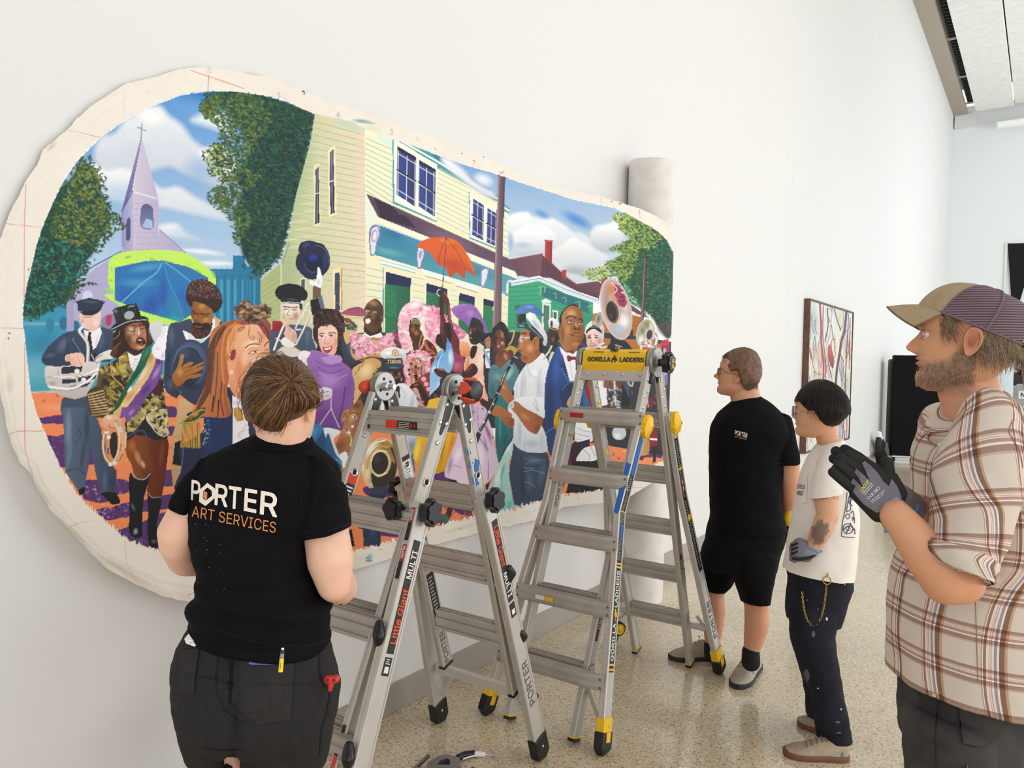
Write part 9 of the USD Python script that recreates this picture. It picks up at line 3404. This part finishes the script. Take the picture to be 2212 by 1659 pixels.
for i in range(1500):
 w = rg.uniform(0,2 * np.pi)
 a0, a1 = rg.uniform(.1,.9), rg.uniform(.9,1.75)
 if math.cos(w) > .3:
  a1 = min(a1,1.35)
 pth = []
 for al in np.linspace(a0, max(a1, a0 + .3),8):
  d_ = np.array([math.sin(al) * math.cos(w), math.sin(al) * math.sin(w), math.cos(al)])
  R_ = np.array([.112 + .02 * max(-d_[0],0),.111,.137]) + rg.uniform(0,.002)
  pth.append(fr4((np.array([-.012,0,.133]) + d_ * R_ - [0,0,.104]) * S4))
 (pf_ if (math.cos(w) > .86 and i % 3 == 0) else pk_).append(np.array(pth))
for _ in range(26):
 y = rg.uniform(.0,.07)
 pf_.append(np.array([fr4((np.array([.083 - .25 * y * y * 4 + .008 * math.sin(u * 3), y,.19 - .045 * u * rg.uniform(.7,1.2) - .104])) * S4) for u in np.linspace(0,1,6)]))
strands("hair_strand", pk_,.0014, mat("hair_d", "#1a1310",.4, spec=.4), hD)
strands("hair_strand", pf_,.0012, mat("hair_blond", "#b89a6c",.5), hD, "bleached strand of the fringe")
glasses(pD, fr4, S4, mat("frame_clear", "#c8bcb0",.15, trans=.5), lens_m,.0235,.0215)
wt_m = mat("white_jersey", "#efe8df",.9, noise=(10, "#e6dfd5",.5), bump=(220,.25,.0008))
tD = [fixvol(loft(s_,48,5, c0,.04,2.3)[0]) for s_, c0 in (
 ([(1768,962,1816,949, d4,.068),(1758,980,1822,966, d4,.10),(1748,1002,1830,1000, d4,.14),(1736,1030,1838,1040, d4,.15),(1727,1070,1844,1080, d4,.145),(1714,1130,1848,1135, d4,.145),(1703,1195,1842,1205, d4,.15),(1697,1231,1835,1248, d4,.15)],.2),
 ([(1770,985,1812,990, d4 - .07,.07),(1760,1020,1822,1020, d4 - .11,.075),(1752,1056,1818,1050, d4 - .135,.075),(1749,1076,1815,1066, d4 - .14,.074)],.5),
 ([(1752,990,1790,990, d4 + .10,.06),(1744,1040,1790,1040, d4 + .15,.06),(1742,1070,1786,1070, d4 + .16,.06)],.5))]
tw = wrinkle(smooth_mesh(union(tD),8,.5,.018),.007,(13,13,10),51)
tD_ = obj("t_shirt", tw, wt_m, pD, smooth=True)
nv = mat("print_navy", "#3a3f63",.8)
obj("pocket", stick([(1735,1020),(1745,1024),(1742,1086),(1728,1088)], tw,.003,6), wt_m, tD_, smooth=True)
obj("print", stick(quad_text("CYCLE",(1722,1046),(1739,1048),(1738,1057),(1721,1055)), tw,.0045,5), nv, tD_, smooth=False)
obj("print", stick(quad_text("HOLIC",(1722,1060),(1736,1061),(1735,1070),(1721,1069)), tw,.0045,5), nv, tD_, smooth=False)
art = [LineString(curve(p_,6)).buffer(.75) for p_ in ([(1830,1064),(1826,1100),(1820,1130),(1818,1158),(1846,1161)],[(1836,1068),(1840,1080),(1834,1084),(1842,1092)],[(1829,1104),(1836,1070),(1838,1100),(1829,1106)],[(1826,1116),(1832,1110),(1836,1116),(1831,1121),(1828,1117)],[(1838,1110),(1842,1104),(1845,1112),(1841,1120)],[(1842,1124),(1846,1118),(1846,1130)],[(1822,1146),(1836,1136),(1842,1140)],[(1828,1154),(1838,1130)],[(1840,1150),(1846,1142),(1847,1154)])] + [Polygon(Point(1832,1142).buffer(11.5).exterior.coords,[Point(1832,1142).buffer(10).exterior.coords]), Polygon(Point(1832,1142).buffer(5).exterior.coords,[Point(1832,1142).buffer(3.8).exterior.coords])]
obj("print",[stick(g_, tw,.003,6) for g_ in art], nv, tD_, smooth=False, label="navy line drawing of a bicycle wheel and scrolls on the back")
tr_m = mat("navy_trousers", "#171820",.9, noise=(7, "#23252f",.7,6.0), bump=(200,.3,.001), spec=.25)
tr = [fixvol(loft(s_,44,5, c0,.04,2.3)[0]) for s_, c0 in (
 ([(1703,1226,1833,1240, d4,.135),(1708,1255,1832,1262, d4,.14),(1702,1300,1822,1300, d4,.14),(1706,1340,1808,1345, d4,.13)],.2),
 ([(1706,1320,1808,1325, d4 - .05,.105),(1711,1368,1799,1375, d4 - .06,.10),(1724,1427,1808,1427, d4 - .06,.09),(1741,1467,1813,1470, d4 - .06,.085),(1754,1498,1819,1500, d4 - .06,.08),(1760,1540,1827,1540, d4 - .06,.078),(1767,1586,1836,1588, d4 - .06,.078)],.4),
 ([(1712,1320,1800,1325, d4 + .10,.10),(1720,1400,1790,1400, d4 + .11,.085),(1738,1480,1792,1480, d4 + .12,.075),(1745,1545,1796,1545, d4 + .12,.07)],.4))]
tv4 = wrinkle(smooth_mesh(union(tr),8,.5,.018),.008,(13,13,13),61)
tr_ = obj("trousers", tv4, tr_m, pD, smooth=True)
obj("turn_up", wrinkle(loft([(1766,1572,1834,1572, d4 - .06,.080),(1766,1592,1837,1594, d4 - .06,.081)],40,4,.05,.05)[0],.002,(20,20,20),2), tr_m, tr_, smooth=True)
spm = [mat("paint_spot_white", "#c8c8d0",.8), mat("paint_spot_teal", "#4a8a90",.8), mat("paint_spot_grey", "#5a5c6a",.9)]
rg = np.random.default_rng(77)
for i,(x, y, a_, b_) in enumerate([(1786,1337,2.5,4),(1744,1296,1.5,1.5),(1767,1316,1,1.5),(1767,1487,2.2,1.6),(1817,1532,2,2),(1819,1547,1.2,1),(1825,1263,1,1.6),(1810,1560,6,2.4),(1742,1460,7,14),(1757,1370,4,7),(1812,1583,6,2)]):
 sp_ = shapely.affinity.scale(Point(x, y).buffer(1,6), a_, b_)
 obj("paint_spot", stick(sp_, tv4 if y < 1570 else tv4,.0025 if y < 1570 else .006,5), spm[(0,1,0,0,0,1,0,2,2,2,2)[i]], tr_, smooth=False)
br_m = mat("chain_brass", "#b8954a",.35,.8)
ch_ = obj("key_ring", tube([q4(1786.5 + 8.5 * math.cos(t),1254 + 8.5 * math.sin(t),-.15) for t in np.linspace(0,2 * np.pi,25)[:-1]],.0022,8, True), br_m, pD)
obj("ring_clip", tube([q4(1789,1238,-.15), q4(1789,1247,-.152)],.004,8), br_m, ch_)
cp = curve([q4(1785,1263,-.152), q4(1780,1310,-.152), q4(1770,1340,-.152), q4(1757,1352,-.150), q4(1744,1338,-.150), q4(1736,1310,-.150), q4(1733,1280,-.146)],14)
lk = np.r_[0, np.cumsum(np.linalg.norm(np.diff(cp, axis=0), axis=1))]
for i, u in enumerate(np.arange(0, lk[-1],.0085)):
 c_ = np.array([np.interp(u, lk, cp[:, k]) for k in range(3)])
 t_ = norm(np.array([np.interp(min(u + .004, lk[-1]), lk, cp[:, k]) for k in range(3)]) - np.array([np.interp(max(u - .004,0), lk, cp[:, k]) for k in range(3)]))
 n_ = norm(np.cross(t_, CF if i % 2 else np.cross(t_, CF)))
 obj("chain_link", tube([c_ + t_ * .0055 * math.cos(w) + n_ * .0034 * math.sin(w) for w in np.linspace(0,2 * np.pi,11)[:-1]],.0011,5, True), br_m, ch_)
cvs, gum, lc4 = mat("canvas_shoe", "#b5a68f",.88, noise=(30, "#9d8e78",.6)), mat("gum_sole", "#7a4a34",.6), mat("lace_taupe", "#7d6f60",.8)
s4 = shoe(foot_at(1831,1640), foot_at(1694,1630),.10, pD, cvs, gum, lc4, "tan canvas shoe with gum sole and a teal heel patch",.085)
shoe(foot_at(1800,1592), foot_at(1728,1560),.10, pD, cvs, gum, lc4, None,.085)
obj("sock", limb([(q4(1806,1596,-.06),.040),(q4(1806,1622,-.06),.043)]), mat("sock_white", "#e4dfd8",.9), pD, smooth=True)
m_ = UsdGeom.Mesh(stage.GetPrimAtPath(s4))
tg_ = (np.array(m_.GetPointsAttr().Get(), float) + _base[pD], np.array(m_.GetFaceVertexIndicesAttr().Get()).reshape(-1,3))
obj("heel_patch", stick([(1818,1626),(1822,1626),(1825,1645),(1815,1645)], tg_,.002,5), spm[1], s4, smooth=False)
gs = [[(q4(1744,1184,-.16),.026),(q4(1728,1178,-.16),.03),(q4(1722,1196,-.16),.03),(q4(1742,1200,-.16),.026)]]
for i in range(4):
 gs.append([(q4(1722 - 2 * i,1172 + 9 * i,-.16 + .012 * i),.0115),(q4(1712,1177 + 8 * i,-.15 + .01 * i),.011),(q4(1710,1184 + 8 * i,-.12),.010)])
gs.append([(q4(1740,1202,-.17),.013),(q4(1724,1207,-.175),.012),(q4(1716,1210,-.17),.011)])
gD = obj("glove", fingers(gs,.0035), gk, pD, smooth=True, label="grey and black work glove on the hip")
gpv = (np.array(UsdGeom.Mesh(stage.GetPrimAtPath(gD)).GetPointsAttr().Get(), float) + _base[pD], np.array(UsdGeom.Mesh(stage.GetPrimAtPath(gD)).GetFaceVertexIndicesAttr().Get()).reshape(-1,3))
for i in range(3):
 obj("black_finger", stick([(1708,1176 + 9 * i),(1724,1171 + 9 * i),(1724,1175 + 9 * i),(1709,1182 + 9 * i)], gpv,.0015,4), gb, gD, smooth=True)
obj("palm_edge", tube(curve([q4(1712,1206,-.18), q4(1726,1208,-.195), q4(1744,1206,-.195), q4(1762,1196,-.19), q4(1772,1182,-.18), q4(1782,1170,-.17)],5),.006,8), gb, gD)
obj("cuff", limb([(q4(1740,1193,-.163),.031),(q4(1752,1188,-.168),.033)]), gcf, gD, smooth=True)
cc, ax_ = q4(1757,1184,-.17), norm(q4(1772,1150,-.18) - q4(1757,1184,-.17))
u_ = norm(np.cross(ax_, CF))
w_ = np.cross(ax_, u_)
obj("blue_hem", tube([cc + .034 * (u_ * math.cos(t) + w_ * math.sin(t)) for t in np.linspace(0,2 * np.pi,25)[:-1]],.003,8, True), gbl, gD)
# ------------------------------------------------------------------ framed painting and the tools on the floor
fpn = thing("framed_painting", "tall framed painting of tangled red and mauve tree trunks on the far wall", "painting",(11.05, WALL,1.5))
cr_ = [on(x, y,1,2.338) for x, y in ((1751.2,651.5),(1843.6,676.2),(1832.4,944.8),(1738.8,977))]
xa, xb_ = (cr_[0][0] + cr_[3][0]) / 2,(cr_[1][0] + cr_[2][0]) / 2
za, zb = (cr_[2][2] + cr_[3][2]) / 2,(cr_[0][2] + cr_[1][2]) / 2
fw_ = mat("walnut_frame", "#6b4a33",.5, noise=(14, "#53382a",.7))
for nm, c_, s_ in (("frame_side",(xa - .012,2.366,(za + zb) / 2),(.024,.072, zb - za + .048)),("frame_side",(xb_ + .012,2.366,(za + zb) / 2),(.024,.072, zb - za + .048)),("frame_rail",((xa + xb_) / 2,2.366, za - .012),(xb_ - xa,.072,.024)),("frame_rail",((xa + xb_) / 2,2.366, zb + .012),(xb_ - xa,.072,.024))):
 obj(nm, box(c_, s_), fw_, fpn, smooth=False)
nx_, nz_ = 230,330
gx_, gz_ = np.meshgrid(np.linspace(xa, xb_, nx_), np.linspace(za, zb, nz_))
gp_ = np.stack([gx_, np.full_like(gx_,2.342), gz_],-1).reshape(-1,3)
u_, v_, _ = proj(gp_)
p2 = Painter(u_, v_)
p2.col[:] = lin("#d5dbd5") * (.85 + .3 * meshkit.fbm(gp_ * 5,3,2))[:, None]
p2.run("""
@ 1600 620 3.95
b 9ab8b4 .7 620 300 60 200 0
b c0a488 .7 660 560 90 120 0
b c8a890 .7 900 520 70 220 0
b a8b898 .6 640 780 80 120 0
b 9fb8a0 .6 900 820 60 120 0
b b89a98 .6 800 1100 160 160 0
b d8c8a8 .6 850 260 60 100 0
""")
rg = np.random.default_rng(12)
for _ in range(240):
 x, y, L_ = rg.uniform(560,960), rg.uniform(140,1300), rg.uniform(40,220)
 c_ = ["b5424a", "8a7a94", "7fa38e", "d8a890", "c8ccd0", "6a5a70", "a86a60", "e8e0d0", "9ab0a0", "c07a6a", "54485c"][rg.integers(11)]
 p2.run("@ 1600 620 3.95\ns %s %.1f %.0f %.0f %.0f %.0f %.0f %.0f" % (c_, rg.uniform(2.5,7), x, y, x + rg.normal(0,12), y + L_ / 2, x + rg.normal(0,18), y + L_))
p2.run("""
@ 1600 620 3.95
s b0444c 15 676 150 686 340 688 470 706 640 704 860
s 8a4a5c 8 706 160 700 400 720 600 726 830
s 54475c 9 740 180 745 330 720 460
s c8a8a0 8 780 200 760 400 730 500
s e6dcc0 18 864 365 838 430 824 560 804 700 794 840
s 5a4a68 20 902 215 884 380 860 460 845 560 822 700 808 850
s 5f6068 9 798 190 826 290 852 360
s 3a3440 5 846 350 856 372 842 360
p c0685c>8a3a48 740 530 760 490 790 580 796 660 780 690 750 620
s 8a3c48 6 744 620 760 700 780 780
s 6a2a38 7 920 230 912 420 900 640 892 860 900 1000
s a8505a 6 600 560 620 680 650 740 690 745
s e0d0b8 7 585 718 640 704 690 700
s 7a4a58 6 935 260 930 480 925 700
s 6a5a80 8 900 1000 880 1140 870 1290
s b06a78 7 880 900 905 1100 900 1280
s 9a8aa8 7 850 1000 840 1200 845 1300
s c8b8b0 5 560 1180 600 1290 620 1370
s b89a90 4 580 1150 572 1290 566 1390
""")
qa = (np.arange(nz_ - 1)[:, None] * nx_ + np.arange(nx_ - 1)[None]).ravel()
obj("painted_panel",(gp_, np.vstack([np.stack([qa, qa + 1, qa + nx_ + 1],1), np.stack([qa, qa + nx_ + 1, qa + nx_],1)])), mural_m, fpn, smooth=True, col=np.clip(p2.col,0,1))

fz = lambda x, y, z: np.array(on(x, y,2, z))
ht = thing("hook_pick", "black and white handled pick with a bent steel tip lying on the speckled floor", "hand tool", fz(1015,1633,0))
obj("handle", smooth_mesh(union([hull([(fz(x0, y0,.0125), r0),(fz(x1, y1,.0125), r1)],2) for x0, y0, r0, x1, y1, r1 in ((990,1636,.0125,1004,1630,.0135),(1004,1630,.0135,1029,1627,.012))]),6,.5,.003), blk_m, ht, smooth=True, label="black rubber grip")
obj("sleeve", hull([(fz(1028,1628,.0125),.0122),(fz(1044,1629,.0125),.0105)],2), mat("sleeve_white", "#efece6",.4), ht, smooth=True)
obj("grip_edge", tube(curve([fz(1000,1640,.010), fz(1014,1635,.010), fz(1028,1632,.011)],6),.0034,8), mat("sleeve_white", "#efece6",.4), ht)
obj("steel_tip", tube(curve([fz(1044,1629,.012), fz(1056,1630.5,.010), fz(1063,1631.5,.008), fz(1067,1627.5,.010)],6),[.0026] * 12 + [.0022] * 6 + [.0008],8), rivet_m, ht)
sg_ = thing("staple_gun", "bare metal staple gun lying on the speckled floor, cut by the picture's lower edge", "staple gun", fz(950,1672,0))
st_m = mat("gun_steel", "#8f8f92",.3,.8)
pts = [fz(x, y,0)[:2] for x, y in ((922,1690),(925,1664),(946,1650),(963,1645.5),(976,1649),(990,1653),(992,1668),(986,1690))]
hole = [fz(x, y,0)[:2] for x, y in ((944,1668),(950,1659),(964,1653.5),(972,1657),(972,1668))]
m = trimesh.creation.extrude_polygon(Polygon(Polygon(pts).buffer(.004).exterior.coords,[hole]),.026, engine="earcut")
m.apply_translation((0,0,.004))
obj("body", m, st_m, sg_, smooth=False)
obj("lever", sweep_bar(fz(897,1660,.02), fz(926,1632,.034), Polygon([(-.009,-.004),(.009,-.004),(.007,.005),(-.007,.005)]),(0,0,1)), st_m, sg_, smooth=False)
obj("lever_root", hull([(fz(894,1662,.018),.010),(fz(926,1668,.016),.012)]), st_m, sg_)
obj("nose_cap", hull([(fz(986,1655,.016),.010),(fz(991,1660,.016),.010),(fz(990,1670,.016),.010)]), blk_m, sg_)
bd_ = thing("tool_grip", "small dark tool end lying at the picture's lower edge by the staple gun", "tool", fz(1021,1662,0))
obj("grip", hull([(fz(1021,1661,.008),.0085),(fz(1026,1684,.008),.009)],2), mat("grip_purple_black", "#241a2a",.4), bd_, smooth=True)
